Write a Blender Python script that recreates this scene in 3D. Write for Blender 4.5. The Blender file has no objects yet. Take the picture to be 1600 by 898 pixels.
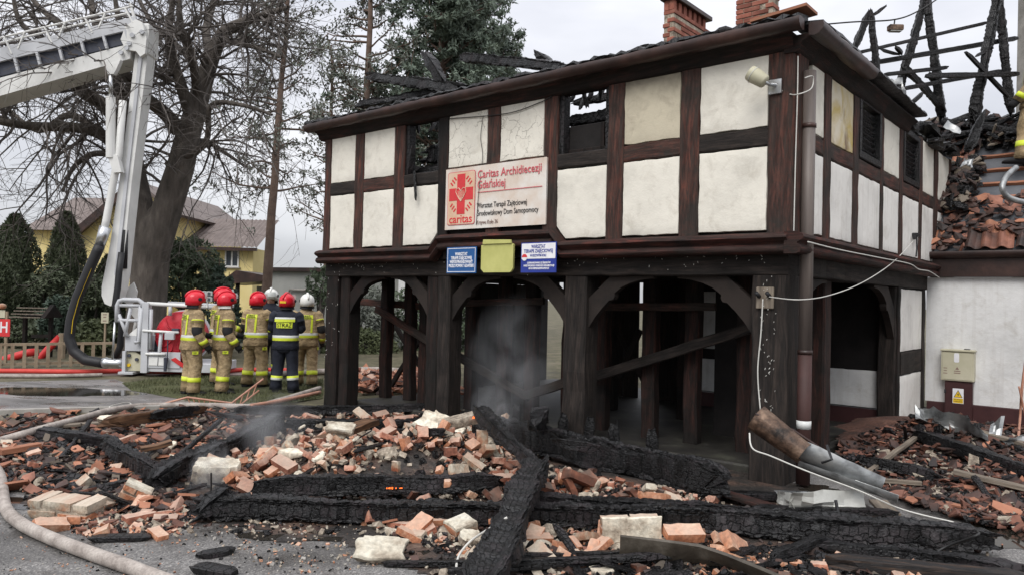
import bpy, math, random
from math import sin, cos, pi, radians, atan, atan2, sqrt
from mathutils import Vector, Matrix, noise, Euler

S = bpy.context.scene
COL = S.collection
V = Vector

# ------------------------------------------------------------------ camera, world, sun, exposure
FOC, EYE = 1183.0, 1.8                       # focal length in pixels of a 1600 px wide frame, eye height
PITCH, ROLL = atan(18 / 1183.0), atan(0.023)
FW = V((0, cos(PITCH), sin(PITCH)))
_z0 = V((0, -sin(PITCH), cos(PITCH)))
RT = cos(ROLL) * V((1, 0, 0)) + sin(ROLL) * _z0
UP = cos(ROLL) * _z0 - sin(ROLL) * V((1, 0, 0))
ORG = V((0, 0, EYE))
cd = bpy.data.cameras.new('camera')
cam = bpy.data.objects.new('camera', cd)
COL.objects.link(cam)
M = Matrix((RT, UP, -FW)).transposed().to_4x4()
M.translation = ORG
cam.matrix_world = M
cd.sensor_width = 36.0
cd.lens = 36.0 * FOC / 1600.0
cd.clip_start, cd.clip_end = 0.05, 3000
S.camera = cam

SUN_EL, SUN_AZ = radians(48), radians(200)    # azimuth clockwise from +Y: behind the photographer
w = bpy.data.worlds.new('World'); S.world = w; w.use_nodes = True
nt = w.node_tree; nt.nodes.clear()
def N(nt, t, **k):
    n = nt.nodes.new(t)
    for a, b in k.items(): setattr(n, a, b)
    return n
sky = N(nt, 'ShaderNodeTexSky', sky_type='NISHITA', sun_disc=False, sun_elevation=SUN_EL, sun_rotation=SUN_AZ)
tc = N(nt, 'ShaderNodeTexCoord')
mp = N(nt, 'ShaderNodeMapping'); mp.inputs['Scale'].default_value = (1.5, 1.5, 4.5)
cn = N(nt, 'ShaderNodeTexNoise'); cn.inputs['Scale'].default_value = 1.3; cn.inputs['Detail'].default_value = 5; cn.inputs['Roughness'].default_value = .5
cr = N(nt, 'ShaderNodeValToRGB')
cr.color_ramp.elements[0].position = .36; cr.color_ramp.elements[0].color = (.60, .61, .66, 1)
cr.color_ramp.elements[1].position = .64; cr.color_ramp.elements[1].color = (.90, .90, .93, 1)
sx = N(nt, 'ShaderNodeSeparateXYZ')
gr = N(nt, 'ShaderNodeMapRange'); gr.inputs['From Min'].default_value = 0; gr.inputs['From Max'].default_value = 1
gr.inputs['To Min'].default_value = 5.9; gr.inputs['To Max'].default_value = 17.0      # overcast: zenith brighter than horizon
ml = N(nt, 'ShaderNodeVectorMath', operation='SCALE')
mx = N(nt, 'ShaderNodeMix', data_type='RGBA'); mx.inputs[0].default_value = .9
bg = N(nt, 'ShaderNodeBackground'); bg.inputs['Strength'].default_value = .1
wo = N(nt, 'ShaderNodeOutputWorld')
L = nt.links.new
L(tc.outputs['Generated'], mp.inputs['Vector']); L(mp.outputs[0], cn.inputs['Vector']); L(cn.outputs['Fac'], cr.inputs['Fac'])
L(tc.outputs['Generated'], sx.inputs[0]); L(sx.outputs['Z'], gr.inputs['Value'])
L(cr.outputs['Color'], ml.inputs[0]); L(gr.outputs[0], ml.inputs['Scale'])
L(sky.outputs[0], mx.inputs[6]); L(ml.outputs[0], mx.inputs[7]); L(mx.outputs[2], bg.inputs['Color']); L(bg.outputs[0], wo.inputs[0])

sl = bpy.data.lights.new('sun', 'SUN'); sl.energy = 1.5; sl.angle = radians(35); sl.color = (1, .97, .93)
so = bpy.data.objects.new('sun', sl); COL.objects.link(so)
sd = V((sin(SUN_AZ) * cos(SUN_EL), cos(SUN_AZ) * cos(SUN_EL), sin(SUN_EL)))
so.rotation_euler = (-sd).to_track_quat('-Z', 'Y').to_euler()
so.location = (0, 0, 30)
vs = S.view_settings
vs.view_transform = 'Standard'; vs.look = 'None'; vs.exposure = 0.52; vs.gamma = 1; vs.use_curve_mapping = False

# ------------------------------------------------------------------ measuring helpers
def ray(px, py): return FW + RT * ((px - 800) / FOC) + UP * ((449 - py) / FOC)
def G(px, py, z=0.0):
    d = ray(px, py); return ORG + d * ((z - EYE) / d.z)
def D(px, py, dep): return ORG + ray(px, py) * dep
def PLN(px, py, p, n):
    d = ray(px, py); return ORG + d * ((p - ORG).dot(n) / d.dot(n))
C0 = G(1225, 760)                              # foot of the corner of the timbered house
AX = V((0.76382, -0.64543, 0))                 # along the front, to the right
BX = V((0.64543, 0.76382, 0))                  # along the side, to the back
HROT = atan2(AX.y, AX.x)
def HW(x, y, z): return C0 + AX * x + BX * y + V((0, 0, z))     # house frame -> world
def FRL(px, py, y=0.0):                        # front-parallel plane at depth y -> house x, z
    p = PLN(px, py, C0 + BX * y, BX); return ((p - C0).dot(AX), p.z)
def SDL(px, py, x=0.0):                        # side-parallel plane -> house y, z
    p = PLN(px, py, C0 + AX * x, AX); return ((p - C0).dot(BX), p.z)

# ------------------------------------------------------------------ object helpers
def empty(name, loc=(0, 0, 0), rz=0.0):
    o = bpy.data.objects.new(name, None); COL.objects.link(o)
    o.location = loc; o.rotation_euler = (0, 0, rz); o.empty_display_size = .2
    return o
def tag(o, label=None, cat=None, group=None, kind=None):
    if label: o['label'] = label
    if cat: o['category'] = cat
    if group: o['group'] = group
    if kind: o['kind'] = kind
    return o
def thing(name, label, cat, loc=(0, 0, 0), rz=0.0, group=None):
    return tag(empty(name, loc, rz), label, cat, group)
KIDS = {}
def setparent(o, p):
    o.parent = p; KIDS.setdefault(p.name, []).append(o)
def copy_tree(o, parent=None):
    c = o.copy(); COL.objects.link(c)
    if parent: setparent(c, parent)
    for ch in KIDS.get(o.name, []): copy_tree(ch, c)
    return c

def lerp(a, b, t): return a + (b - a) * t
def frame(d, upv=V((0, 0, 1))):
    d = d.normalized()
    if abs(d.dot(upv)) > .98: upv = V((0, 1, 0))
    s = d.cross(upv).normalized(); u = s.cross(d).normalized()
    return d, s, u

class MB:
    def __init__(self): self.v = []; self.f = []; self.m = []; self.uv = []
    def face(self, idx, mi=0, uv=None):
        self.f.append(tuple(idx)); self.m.append(mi); self.uv.append(uv)
    def loft(self, rings, cap=True, mi=0, mis=None, closed=True):
        n = len(rings[0]); base = len(self.v)
        for r in rings: self.v.extend(V(p) for p in r)
        pl = [0.0]
        for j in range(n): pl.append(pl[-1] + (V(rings[0][(j + 1) % n]) - V(rings[0][j])).length)
        u = 0.0; off = (base * .37) % 50
        for i in range(len(rings) - 1):
            du = (V(rings[i + 1][0]) - V(rings[i][0])).length
            for j in range(n if closed else n - 1):
                k = (j + 1) % n
                a = base + i * n
                self.face((a + j, a + k, a + n + k, a + n + j), mis[i] if mis else mi,
                          ((u + off, pl[j]), (u + off, pl[j + 1]), (u + du + off, pl[j + 1]), (u + du + off, pl[j])))
            u += du
        if cap and closed:
            self.face([base + j for j in range(n)][::-1], mis[0] if mis else mi)
            e = base + (len(rings) - 1) * n
            self.face([e + j for j in range(n)], mis[-1] if mis else mi)
    def box(self, x0, x1, y0, y1, z0, z1, bev=0.0, mi=0):
        if x1 < x0: x0, x1 = x1, x0
        b = bev
        r = []
        def ring(z, i): return [V(p) for p in ((x0 + i, y0 + i, z), (x1 - i, y0 + i, z), (x1 - i, y1 - i, z), (x0 + i, y1 - i, z))]
        if b: r = [ring(z0, b), ring(z0 + b, 0), ring(z1 - b, 0), ring(z1, b)]
        else: r = [ring(z0, 0), ring(z1, 0)]
        self.loft(r, mi=mi)
    def obox(self, c, ax, ay, az, mi=0):       # oriented box, half vectors
        c = V(c); b = len(self.v)
        for sz in (-1, 1):
            for sx_, sy in ((-1, -1), (1, -1), (1, 1), (-1, 1)): self.v.append(c + ax * sx_ + ay * sy + az * sz)
        for q in ((3, 2, 1, 0), (4, 5, 6, 7), (0, 1, 5, 4), (1, 2, 6, 5), (2, 3, 7, 6), (3, 0, 4, 7)): self.face([b + i for i in q], mi)
    def bar(self, p0, p1, w_, h_, mi=0, upv=V((0, 0, 1))):
        p0, p1 = V(p0), V(p1); d, s, u = frame(p1 - p0, upv)
        self.loft([[p + s * (a * w_ / 2) + u * (b * h_ / 2) for a, b in ((-1, -1), (1, -1), (1, 1), (-1, 1))] for p in (p0, p1)], mi=mi)
    def tube(self, pts, rad, n=8, cap=True, mi=0, mis=None):
        pts = [V(p) for p in pts]; rings = []
        pu = None
        for i, p in enumerate(pts):
            d = pts[min(i + 1, len(pts) - 1)] - pts[max(i - 1, 0)]
            if d.length < 1e-7: d = V((0, 0, 1))
            d.normalize()
            if pu is None or abs(pu.dot(d)) > .95:
                pu = V((0, 0, 1)) if abs(d.z) < .9 else V((0, 1, 0))
            s = d.cross(pu).normalized(); u = s.cross(d); pu = u
            r = rad[i] if isinstance(rad, (list, tuple)) else rad
            rings.append([p + s * (cos(2 * pi * k / n) * r) + u * (sin(2 * pi * k / n) * r) for k in range(n)])
        self.loft(rings, cap=cap, mi=mi, mis=mis)
    def prism(self, poly, o, ax, ay, dv, mi=0):  # 2D polygon in plane (ax, ay) from o, swept along dv
        b = len(self.v); n = len(poly)
        for k in (0, 1):
            for x, y in poly: self.v.append(V(o) + ax * x + ay * y + dv * k)
        self.face([b + i for i in range(n)][::-1], mi); self.face([b + n + i for i in range(n)], mi)
        for i in range(n):
            j = (i + 1) % n; self.face((b + i, b + j, b + n + j, b + n + i), mi)
    def sphere(self, c, r, nu=12, nv=8, mi=0):
        c = V(c); r = V(r) if not isinstance(r, (int, float)) else V((r, r, r))
        self.loft([[c + V((r.x * sin(t) * cos(2 * pi * k / nu), r.y * sin(t) * sin(2 * pi * k / nu), r.z * cos(t))) for k in range(nu)]
                   for t in [lerp(.06, pi - .06, i / nv) for i in range(nv + 1)]], mi=mi)
    def mesh(self, name, mats, origin=None, smooth=False):
        o = V(origin) if origin is not None else V((0, 0, 0))
        me = bpy.data.meshes.new(name)
        me.from_pydata([tuple(p - o) for p in self.v], [], self.f)
        if not isinstance(mats, (list, tuple)): mats = [mats]
        for m_ in mats: me.materials.append(m_)
        me.polygons.foreach_set('material_index', self.m)
        if any(u is not None for u in self.uv):
            ul = me.uv_layers.new(name='UVMap'); flat = []
            for f, u in zip(self.f, self.uv):
                if u is None:
                    for i in f: q = self.v[i]; flat += [q.x + q.y, q.z]
                else:
                    for q in u: flat += [q[0], q[1]]
            ul.data.foreach_set('uv', flat)
        if smooth: me.polygons.foreach_set('use_smooth', [True] * len(self.f))
        me.update()
        import bmesh
        bm = bmesh.new(); bm.from_mesh(me); bmesh.ops.recalc_face_normals(bm, faces=bm.faces); bm.to_mesh(me); bm.free()
        return me
    def build(self, name, mats, parent=None, origin=None, smooth=False, label=None, cat=None, group=None, kind=None):
        me = self.mesh(name, mats, origin, smooth)
        ob = bpy.data.objects.new(name, me); COL.objects.link(ob)
        if parent: setparent(ob, parent)
        elif origin is not None: ob.location = origin
        return tag(ob, label, cat, group, kind)
def auto_smooth(ob, ang=40):
    me = ob.data
    me.polygons.foreach_set('use_smooth', [True] * len(me.polygons))
    try: me.set_sharp_from_angle(angle=radians(ang))
    except Exception: pass
    return ob

# ------------------------------------------------------------------ materials
def base_mat(name):
    m = bpy.data.materials.new(name); m.use_nodes = True
    t = m.node_tree; t.nodes.clear()
    o = N(t, 'ShaderNodeOutputMaterial'); p = N(t, 'ShaderNodeBsdfPrincipled')
    t.links.new(p.outputs[0], o.inputs[0])
    return m, t, p, o
def ramp(t, stops):
    r = N(t, 'ShaderNodeValToRGB'); e = r.color_ramp.elements
    while len(e) < len(stops): e.new(.5)
    for i, (q, c) in enumerate(stops): e[i].position = q; e[i].color = (*c, 1)
    return r
def coords(t, kind='Object', scale=(1, 1, 1), loc_rand=False):
    c = N(t, 'ShaderNodeTexCoord'); m = N(t, 'ShaderNodeMapping'); m.inputs['Scale'].default_value = scale
    t.links.new(c.outputs[kind], m.inputs['Vector'])
    if loc_rand:
        oi = N(t, 'ShaderNodeObjectInfo'); mu = N(t, 'ShaderNodeMath', operation='MULTIPLY'); mu.inputs[1].default_value = 37
        t.links.new(oi.outputs['Random'], mu.inputs[0]); cb = N(t, 'ShaderNodeCombineXYZ')
        t.links.new(mu.outputs[0], cb.inputs[0]); t.links.new(mu.outputs[0], cb.inputs[1]); t.links.new(cb.outputs[0], m.inputs['Location'])
    return m.outputs[0]
def noise_n(t, vec, scale, detail=5, rough=.6, dist=0):
    n = N(t, 'ShaderNodeTexNoise'); n.inputs['Scale'].default_value = scale; n.inputs['Detail'].default_value = detail
    n.inputs['Roughness'].default_value = rough; n.inputs['Distortion'].default_value = dist
    t.links.new(vec, n.inputs['Vector']); return n.outputs['Fac']
def mixc(t, fac, a, b, mode='MIX'):
    x = N(t, 'ShaderNodeMix', data_type='RGBA', blend_type=mode)
    for s, v_ in ((0, fac), (6, a), (7, b)):
        if hasattr(v_, 'is_linked') or isinstance(v_, bpy.types.NodeSocket): t.links.new(v_, x.inputs[s])
        else: x.inputs[s].default_value = v_ if s == 0 else (*v_, 1)
    return x.outputs[2]
def bump(t, p, h, strength=.4, dist=.01):
    b = N(t, 'ShaderNodeBump'); b.inputs['Strength'].default_value = strength; b.inputs['Distance'].default_value = dist
    t.links.new(h, b.inputs['Height']); t.links.new(b.outputs[0], p.inputs['Normal'])
def dust_up(t, p, dust, amt):
    l = p.inputs['Base Color'].links[0].from_socket
    ge = N(t, 'ShaderNodeNewGeometry'); sp = N(t, 'ShaderNodeSeparateXYZ'); t.links.new(ge.outputs['Normal'], sp.inputs[0])
    n = noise_n(t, ge.outputs['Position'], 9, 6, .65); ad = N(t, 'ShaderNodeMath', operation='ADD'); t.links.new(sp.outputs['Z'], ad.inputs[0]); t.links.new(n, ad.inputs[1])
    r = ramp(t, [(.0, (0, 0, 0)), (1.0, (amt,) * 3)]); mr = N(t, 'ShaderNodeMapRange'); mr.inputs['From Min'].default_value = .75; mr.inputs['From Max'].default_value = 1.65
    t.links.new(ad.outputs[0], mr.inputs['Value']); t.links.new(mr.outputs[0], r.inputs[0])
    c = mixc(t, r.outputs[0], l, dust); t.links.new(c, p.inputs['Base Color'])
def nmat(name, stops, scale=6, rough=.8, bmp=.3, bscale=None, kind='Object', vscale=(1, 1, 1), vary=0.0, metal=0.0, fine=None, bdist=.01, loc_rand=False, spec=.4, dust=None):
    m, t, p, o = base_mat(name)
    vec = coords(t, kind, vscale, loc_rand)
    f = noise_n(t, vec, scale)
    r = ramp(t, stops); t.links.new(f, r.inputs[0]); col = r.outputs[0]
    if fine:
        f2 = noise_n(t, vec, fine[0], 3); r2 = ramp(t, [(.35, (1 - fine[1],) * 3), (.65, (1 + fine[1] * .6,) * 3)])
        t.links.new(f2, r2.inputs[0]); col = mixc(t, 1.0, col, r2.outputs[0], 'MULTIPLY')
    if vary:
        oi = N(t, 'ShaderNodeObjectInfo'); hs = N(t, 'ShaderNodeHueSaturation'); mr = N(t, 'ShaderNodeMapRange')
        mr.inputs['To Min'].default_value = 1 - vary; mr.inputs['To Max'].default_value = 1 + vary * .6
        t.links.new(oi.outputs['Random'], mr.inputs['Value']); t.links.new(mr.outputs[0], hs.inputs['Value'])
        t.links.new(col, hs.inputs['Color']); col = hs.outputs[0]
    t.links.new(col, p.inputs['Base Color'])
    if dust: dust_up(t, p, dust[0], dust[1])
    p.inputs['Roughness'].default_value = rough; p.inputs['Metallic'].default_value = metal
    p.inputs['Specular IOR Level'].default_value = spec
    if bmp:
        bump(t, p, noise_n(t, vec, bscale or scale * 4, 6), bmp, bdist)
    return m
def flat(name, c, rough=.6, metal=0.0, vary=.08):
    return nmat(name, [(.3, tuple(x * (1 - vary) for x in c)), (.7, tuple(min(1, x * (1 + vary)) for x in c))], 8, rough, .08, 60, metal=metal)

MT = {}
# painted oxblood timber, weathered and sooted, grain along the UV u axis
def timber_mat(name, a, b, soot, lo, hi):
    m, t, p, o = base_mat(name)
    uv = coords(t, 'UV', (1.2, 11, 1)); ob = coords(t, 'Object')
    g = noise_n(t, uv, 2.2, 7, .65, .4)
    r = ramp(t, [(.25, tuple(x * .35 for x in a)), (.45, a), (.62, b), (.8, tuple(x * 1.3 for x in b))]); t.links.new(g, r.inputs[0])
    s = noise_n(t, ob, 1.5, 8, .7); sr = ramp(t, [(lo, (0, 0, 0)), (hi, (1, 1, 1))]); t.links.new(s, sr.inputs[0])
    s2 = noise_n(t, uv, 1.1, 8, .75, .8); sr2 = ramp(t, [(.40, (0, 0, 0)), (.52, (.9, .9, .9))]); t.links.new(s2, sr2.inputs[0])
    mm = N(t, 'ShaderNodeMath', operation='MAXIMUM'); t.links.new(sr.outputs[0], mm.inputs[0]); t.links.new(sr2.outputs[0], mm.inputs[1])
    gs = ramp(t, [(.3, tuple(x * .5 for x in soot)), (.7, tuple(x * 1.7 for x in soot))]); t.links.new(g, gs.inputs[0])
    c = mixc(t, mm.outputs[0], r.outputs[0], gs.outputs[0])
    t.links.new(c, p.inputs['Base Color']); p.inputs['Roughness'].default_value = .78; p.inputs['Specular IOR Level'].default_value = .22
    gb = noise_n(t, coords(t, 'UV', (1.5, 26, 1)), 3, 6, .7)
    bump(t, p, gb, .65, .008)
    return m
MT['timber'] = timber_mat('oxblood_timber', (.085, .029, .021), (.17, .058, .040), (.030, .0235, .020), .37, .60)
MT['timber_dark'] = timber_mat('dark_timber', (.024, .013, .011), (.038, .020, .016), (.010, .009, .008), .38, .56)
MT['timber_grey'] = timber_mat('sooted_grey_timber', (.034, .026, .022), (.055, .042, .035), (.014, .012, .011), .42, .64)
MT['mould'] = timber_mat('moulding_paint', (.07, .020, .015), (.13, .038, .028), (.020, .014, .012), .40, .60)
MT['cornice'] = timber_mat('sooted_cornice', (.034, .015, .012), (.07, .026, .020), (.012, .010, .009), .38, .54)
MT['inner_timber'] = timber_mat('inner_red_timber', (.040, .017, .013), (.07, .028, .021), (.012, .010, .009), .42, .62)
MT['rawwood'] = nmat('raw_wood', [(.34, (.012, .010, .009)), (.44, (.075, .038, .02)), (.56, (.14, .070, .035)), (.72, (.24, .14, .075))], 2.5, .7, .5, 8, 'UV', (1, 9, 1), loc_rand=True)
MT['greywood'] = nmat('grey_plank', [(.3, (.06, .05, .04)), (.5, (.16, .13, .10)), (.7, (.26, .22, .17))], 2.5, .75, .5, 8, 'UV', (1, 9, 1), loc_rand=True)
MT['burntplank'] = nmat('burnt_plank', [(.46, (.006, .005, .005)), (.58, (.03, .018, .012)), (.72, (.12, .06, .032))], 2.2, .6, .7, 9, 'UV', (1.2, 9, 1))
MT['amber'] = nmat('amber_heartwood', [(.44, (.006, .005, .004)), (.56, (.06, .022, .006)), (.72, (.20, .08, .02))], 3, .5, .6, 10, 'UV', (1.5, 12, 1))
MT['batten'] = nmat('roof_batten_wood', [(.3, (.20, .075, .04)), (.7, (.36, .16, .09))], 2.5, .7, .4, 8, 'UV', (1, 9, 1))

def char_mat(name, ash=.0, vs=(10, 10, 1), kind='UV'):
    m, t, p, o = base_mat(name)
    uv = coords(t, kind, vs); ob = coords(t, 'Object')
    nz = noise_n(t, ob, 9, 4); ad = N(t, 'ShaderNodeVectorMath', operation='SCALE'); cb = N(t, 'ShaderNodeCombineXYZ')
    t.links.new(nz, cb.inputs[0]); t.links.new(nz, cb.inputs[1]); t.links.new(cb.outputs[0], ad.inputs[0]); ad.inputs['Scale'].default_value = .9
    va = N(t, 'ShaderNodeVectorMath', operation='ADD'); t.links.new(uv, va.inputs[0]); t.links.new(ad.outputs[0], va.inputs[1])
    if kind == 'UV':
        vo = N(t, 'ShaderNodeTexBrick'); vo.offset = .5; vo.inputs['Scale'].default_value = 1.0; vo.inputs['Mortar Size'].default_value = .055; vo.inputs['Mortar Smooth'].default_value = .8
        vo.inputs['Brick Width'].default_value = .72; vo.inputs['Row Height'].default_value = .55; vo.inputs['Bias'].default_value = 0
        t.links.new(va.outputs[0], vo.inputs['Vector'])
        er = ramp(t, [(.0, (1, 1, 1)), (1.0, (0, 0, 0))]); t.links.new(vo.outputs['Fac'], er.inputs[0])
    else:
        vo = N(t, 'ShaderNodeTexVoronoi', feature='DISTANCE_TO_EDGE'); vo.inputs['Scale'].default_value = 1.6; vo.inputs['Randomness'].default_value = .75
        t.links.new(va.outputs[0], vo.inputs['Vector'])
        er = ramp(t, [(.0, (0, 0, 0)), (.13, (1, 1, 1))]); t.links.new(vo.outputs['Distance'], er.inputs[0])
    n2 = noise_n(t, ob, 3.5, 8, .7)
    r = ramp(t, [(.34, (.0028, .0028, .003)), (.50, (.0075, .0075, .0082)), (.64, (.022 + ash * .3, .016 + ash * .3, .018 + ash * .3)), (.82, (.05 + ash, .05 + ash, .053 + ash))]); t.links.new(n2, r.inputs[0])
    c = mixc(t, er.outputs[0], (.002, .002, .002), r.outputs[0])
    t.links.new(c, p.inputs['Base Color'])
    rr = ramp(t, [(.4, (.30,) * 3), (.62, (.62,) * 3)]); t.links.new(n2, rr.inputs[0]); t.links.new(rr.outputs[0], p.inputs['Roughness'])
    p.inputs['Specular IOR Level'].default_value = .42
    hm = N(t, 'ShaderNodeMath', operation='ADD'); t.links.new(er.outputs[0], hm.inputs[0])
    n3 = noise_n(t, ob, 60, 4); m3 = N(t, 'ShaderNodeMath', operation='MULTIPLY'); m3.inputs[1].default_value = .35
    t.links.new(n3, m3.inputs[0]); t.links.new(m3.outputs[0], hm.inputs[1])
    bump(t, p, hm.outputs[0], 1.0, .03)
    return m
MT['char'] = char_mat('charred_wood')
MT['char_ash'] = char_mat('charred_wood_ashen', .06)
MT['char_obj'] = char_mat('charred_wood_pieces', .02, (14, 14, 14), 'Object')

# lime plaster with soot, damp and hairline cracks
def plaster_mat(name, base, crack=.0, scorch=False, stains=.5, streak=False, smear=None):
    m, t, p, o = base_mat(name)
    ob = coords(t, 'Object')
    n1 = noise_n(t, ob, 1.3, 6, .65); r1 = ramp(t, [(.3, tuple(x * .80 for x in base)), (.5, base), (.72, tuple(min(.85, x * 1.10) for x in base))]); t.links.new(n1, r1.inputs[0])
    n2 = noise_n(t, ob, 3.7, 9, .72, .6); r2 = ramp(t, [(.52, (0, 0, 0)), (.78, (stains,) * 3)]); t.links.new(n2, r2.inputs[0])
    c = mixc(t, r2.outputs[0], r1.outputs[0], (.30, .26, .20))
    if smear:                                        # soot that licked out of a window and settled on this panel
        sp = N(t, 'ShaderNodeSeparateXYZ'); t.links.new(ob, sp.inputs[0]); mz = N(t, 'ShaderNodeMapRange'); mz.inputs['From Min'].default_value = smear[0]; mz.inputs['From Max'].default_value = smear[1]
        t.links.new(sp.outputs['Z'], mz.inputs['Value']); nm_ = noise_n(t, ob, 2.4, 7, .65, .8); mu = N(t, 'ShaderNodeMath', operation='MULTIPLY'); t.links.new(mz.outputs[0], mu.inputs[0]); t.links.new(nm_, mu.inputs[1])
        rs = ramp(t, [(.10, (0, 0, 0)), (.55, (.85,) * 3)]); t.links.new(mu.outputs[0], rs.inputs[0]); c = mixc(t, rs.outputs[0], c, (.055, .045, .036))
    if streak:
        sv = coords(t, 'Object', (9, 9, .5)); ns = noise_n(t, sv, 1.4, 5, .6); rs = ramp(t, [(.5, (0, 0, 0)), (.75, (.26,) * 3)]); t.links.new(ns, rs.inputs[0])
        c = mixc(t, rs.outputs[0], c, (.36, .32, .27))
    if scorch:
        sv = coords(t, 'Object', (1.1, 1.1, .7)); ns = noise_n(t, sv, 2.6, 4, .5, 1.2); rs = ramp(t, [(.42, (0, 0, 0)), (.66, (.9, .9, .9))]); t.links.new(ns, rs.inputs[0])
        c = mixc(t, rs.outputs[0], c, (.50, .37, .11))
        n5 = noise_n(t, sv, 3.3, 6, .6); rs5 = ramp(t, [(.55, (0, 0, 0)), (.7, (.8, .8, .8))]); t.links.new(n5, rs5.inputs[0])
        c = mixc(t, rs5.outputs[0], c, (.16, .10, .08))
    if crack:
        nz = noise_n(t, ob, 5, 4); cb = N(t, 'ShaderNodeCombineXYZ')
        for i in range(3): t.links.new(nz, cb.inputs[i])
        sc = N(t, 'ShaderNodeVectorMath', operation='SCALE'); sc.inputs['Scale'].default_value = .45; t.links.new(cb.outputs[0], sc.inputs[0])
        va = N(t, 'ShaderNodeVectorMath', operation='ADD'); t.links.new(ob, va.inputs[0]); t.links.new(sc.outputs[0], va.inputs[1])
        vo = N(t, 'ShaderNodeTexVoronoi', feature='DISTANCE_TO_EDGE'); vo.inputs['Scale'].default_value = 4.2; t.links.new(va.outputs[0], vo.inputs['Vector'])
        er = ramp(t, [(.0, (1, 1, 1)), (.020, (0, 0, 0))]); t.links.new(vo.outputs['Distance'], er.inputs[0])
        nm = noise_n(t, ob, 1.9, 3); mr = ramp(t, [(.5 - crack * .06, (0, 0, 0)), (.62 - crack * .06, (.75, .75, .75))]); t.links.new(nm, mr.inputs[0])
        k = N(t, 'ShaderNodeMath', operation='MULTIPLY'); t.links.new(er.outputs[0], k.inputs[0]); t.links.new(mr.outputs[0], k.inputs[1])
        c = mixc(t, k.outputs[0], c, (.08, .065, .05))
    t.links.new(c, p.inputs['Base Color']); p.inputs['Roughness'].default_value = .9; p.inputs['Specular IOR Level'].default_value = .2
    bump(t, p, noise_n(t, ob, 11, 8, .65), .35, .02)
    return m
CREAM = (.71, .68, .60)
MT['plaster'] = plaster_mat('cream_plaster', CREAM)
MT['plaster_crack'] = plaster_mat('cracked_plaster', CREAM, 1.0)
MT['plaster_sooty'] = plaster_mat('smoked_plaster', (.52, .47, .36), .0, stains=.8, smear=(3.9, 4.5))
MT['plaster_white'] = plaster_mat('white_plaster', (.72, .70, .66), stains=.4, streak=True)
MT['plaster_scorch'] = plaster_mat('scorched_plaster', (.66, .60, .48), scorch=True)
MT['plaster_piece'] = nmat('plaster_fragment', [(.34, (.16, .13, .10)), (.42, (.42, .36, .28)), (.55, (.63, .58, .47)), (.75, (.74, .71, .62))], 5, .9, .9, 18, vary=.18, loc_rand=True, fine=(28, .22), bdist=.015)
MT['annexwall'] = plaster_mat('annex_whitewash', (.68, .68, .67), stains=.5, streak=True)
MT['brick'] = nmat('rubble_brick_red', [(.28, (.15, .055, .036)), (.44, (.31, .12, .075)), (.56, (.42, .19, .125)), (.70, (.48, .30, .22))], 5, .88, .7, 26, vary=.35, loc_rand=True, fine=(40, .25), dust=((.50, .40, .32), .75), bdist=.008)
MT['brick_orange'] = nmat('rubble_brick_orange', [(.3, (.33, .125, .06)), (.5, (.50, .21, .11)), (.68, (.56, .36, .24))], 5, .88, .7, 26, vary=.25, loc_rand=True, fine=(40, .25), dust=((.50, .40, .32), .75), bdist=.008)
MT['brick_mortar'] = nmat('rubble_brick_mortared', [(.34, (.30, .10, .05)), (.44, (.42, .26, .17)), (.54, (.46, .40, .31)), (.72, (.58, .54, .45))], 4.5, .92, .8, 24, vary=.22, loc_rand=True, fine=(35, .25), dust=((.50, .40, .32), .75), bdist=.01)
MT['brick_sooty'] = nmat('rubble_brick_sooted', [(.36, (.03, .022, .018)), (.5, (.11, .045, .028)), (.7, (.28, .10, .055))], 4.5, .85, .7, 24, vary=.3, loc_rand=True, dust=((.20, .15, .12), .6), bdist=.008)
MT['mortar'] = nmat('lime_mortar', [(.34, (.15, .12, .095)), (.5, (.32, .27, .21)), (.7, (.47, .42, .34))], 9, .95, .9, 30, fine=(40, .3), bdist=.015)
MT['chimney_brick'] = nmat('chimney_brick', [(.3, (.15, .05, .035)), (.5, (.27, .095, .065)), (.72, (.38, .17, .12))], 3, .9, .5, 30, vary=.3, loc_rand=True)
MT['tile'] = nmat('roof_tile', [(.3, (.075, .036, .027)), (.5, (.17, .072, .048)), (.7, (.29, .125, .082))], 4, .7, .4, 30, vary=.45, loc_rand=True)
MT['tile_dark'] = nmat('roof_tile_sooted', [(.35, (.016, .012, .011)), (.5, (.045, .026, .021)), (.72, (.11, .052, .038))], 4, .6, .4, 30, vary=.4, loc_rand=True)
MT['tile_orange'] = nmat('roof_tile_fresh', [(.3, (.26, .105, .06)), (.7, (.44, .20, .12))], 4, .75, .4, 30, vary=.2, loc_rand=True)
MT['pipe_grey'] = nmat('weathered_brown_pipe', [(.3, (.095, .078, .070)), (.55, (.14, .115, .102)), (.75, (.20, .17, .15))], 3, .5, .15, 30, vscale=(4, 4, .4))
MT['pipe_red'] = nmat('red_brown_pipe', [(.3, (.032, .014, .012)), (.7, (.062, .026, .022))], 3, .65, .15, 30)
MT['zinc'] = nmat('zinc_sheet', [(.32, (.09, .09, .09)), (.5, (.30, .31, .31)), (.75, (.52, .52, .50))], 4, .42, .5, 10, metal=.7, loc_rand=True)
MT['zinc_white'] = nmat('pale_sheet_metal', [(.34, (.16, .15, .13)), (.46, (.50, .50, .46)), (.75, (.70, .70, .66))], 3, .42, .5, 7, metal=.35, bdist=.02)
MT['rustpipe'] = nmat('scorched_brown_pipe', [(.34, (.014, .010, .008)), (.5, (.10, .06, .04)), (.72, (.22, .15, .105))], 6, .5, .6, 14, metal=.35, fine=(22, .35), bdist=.02)
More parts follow.
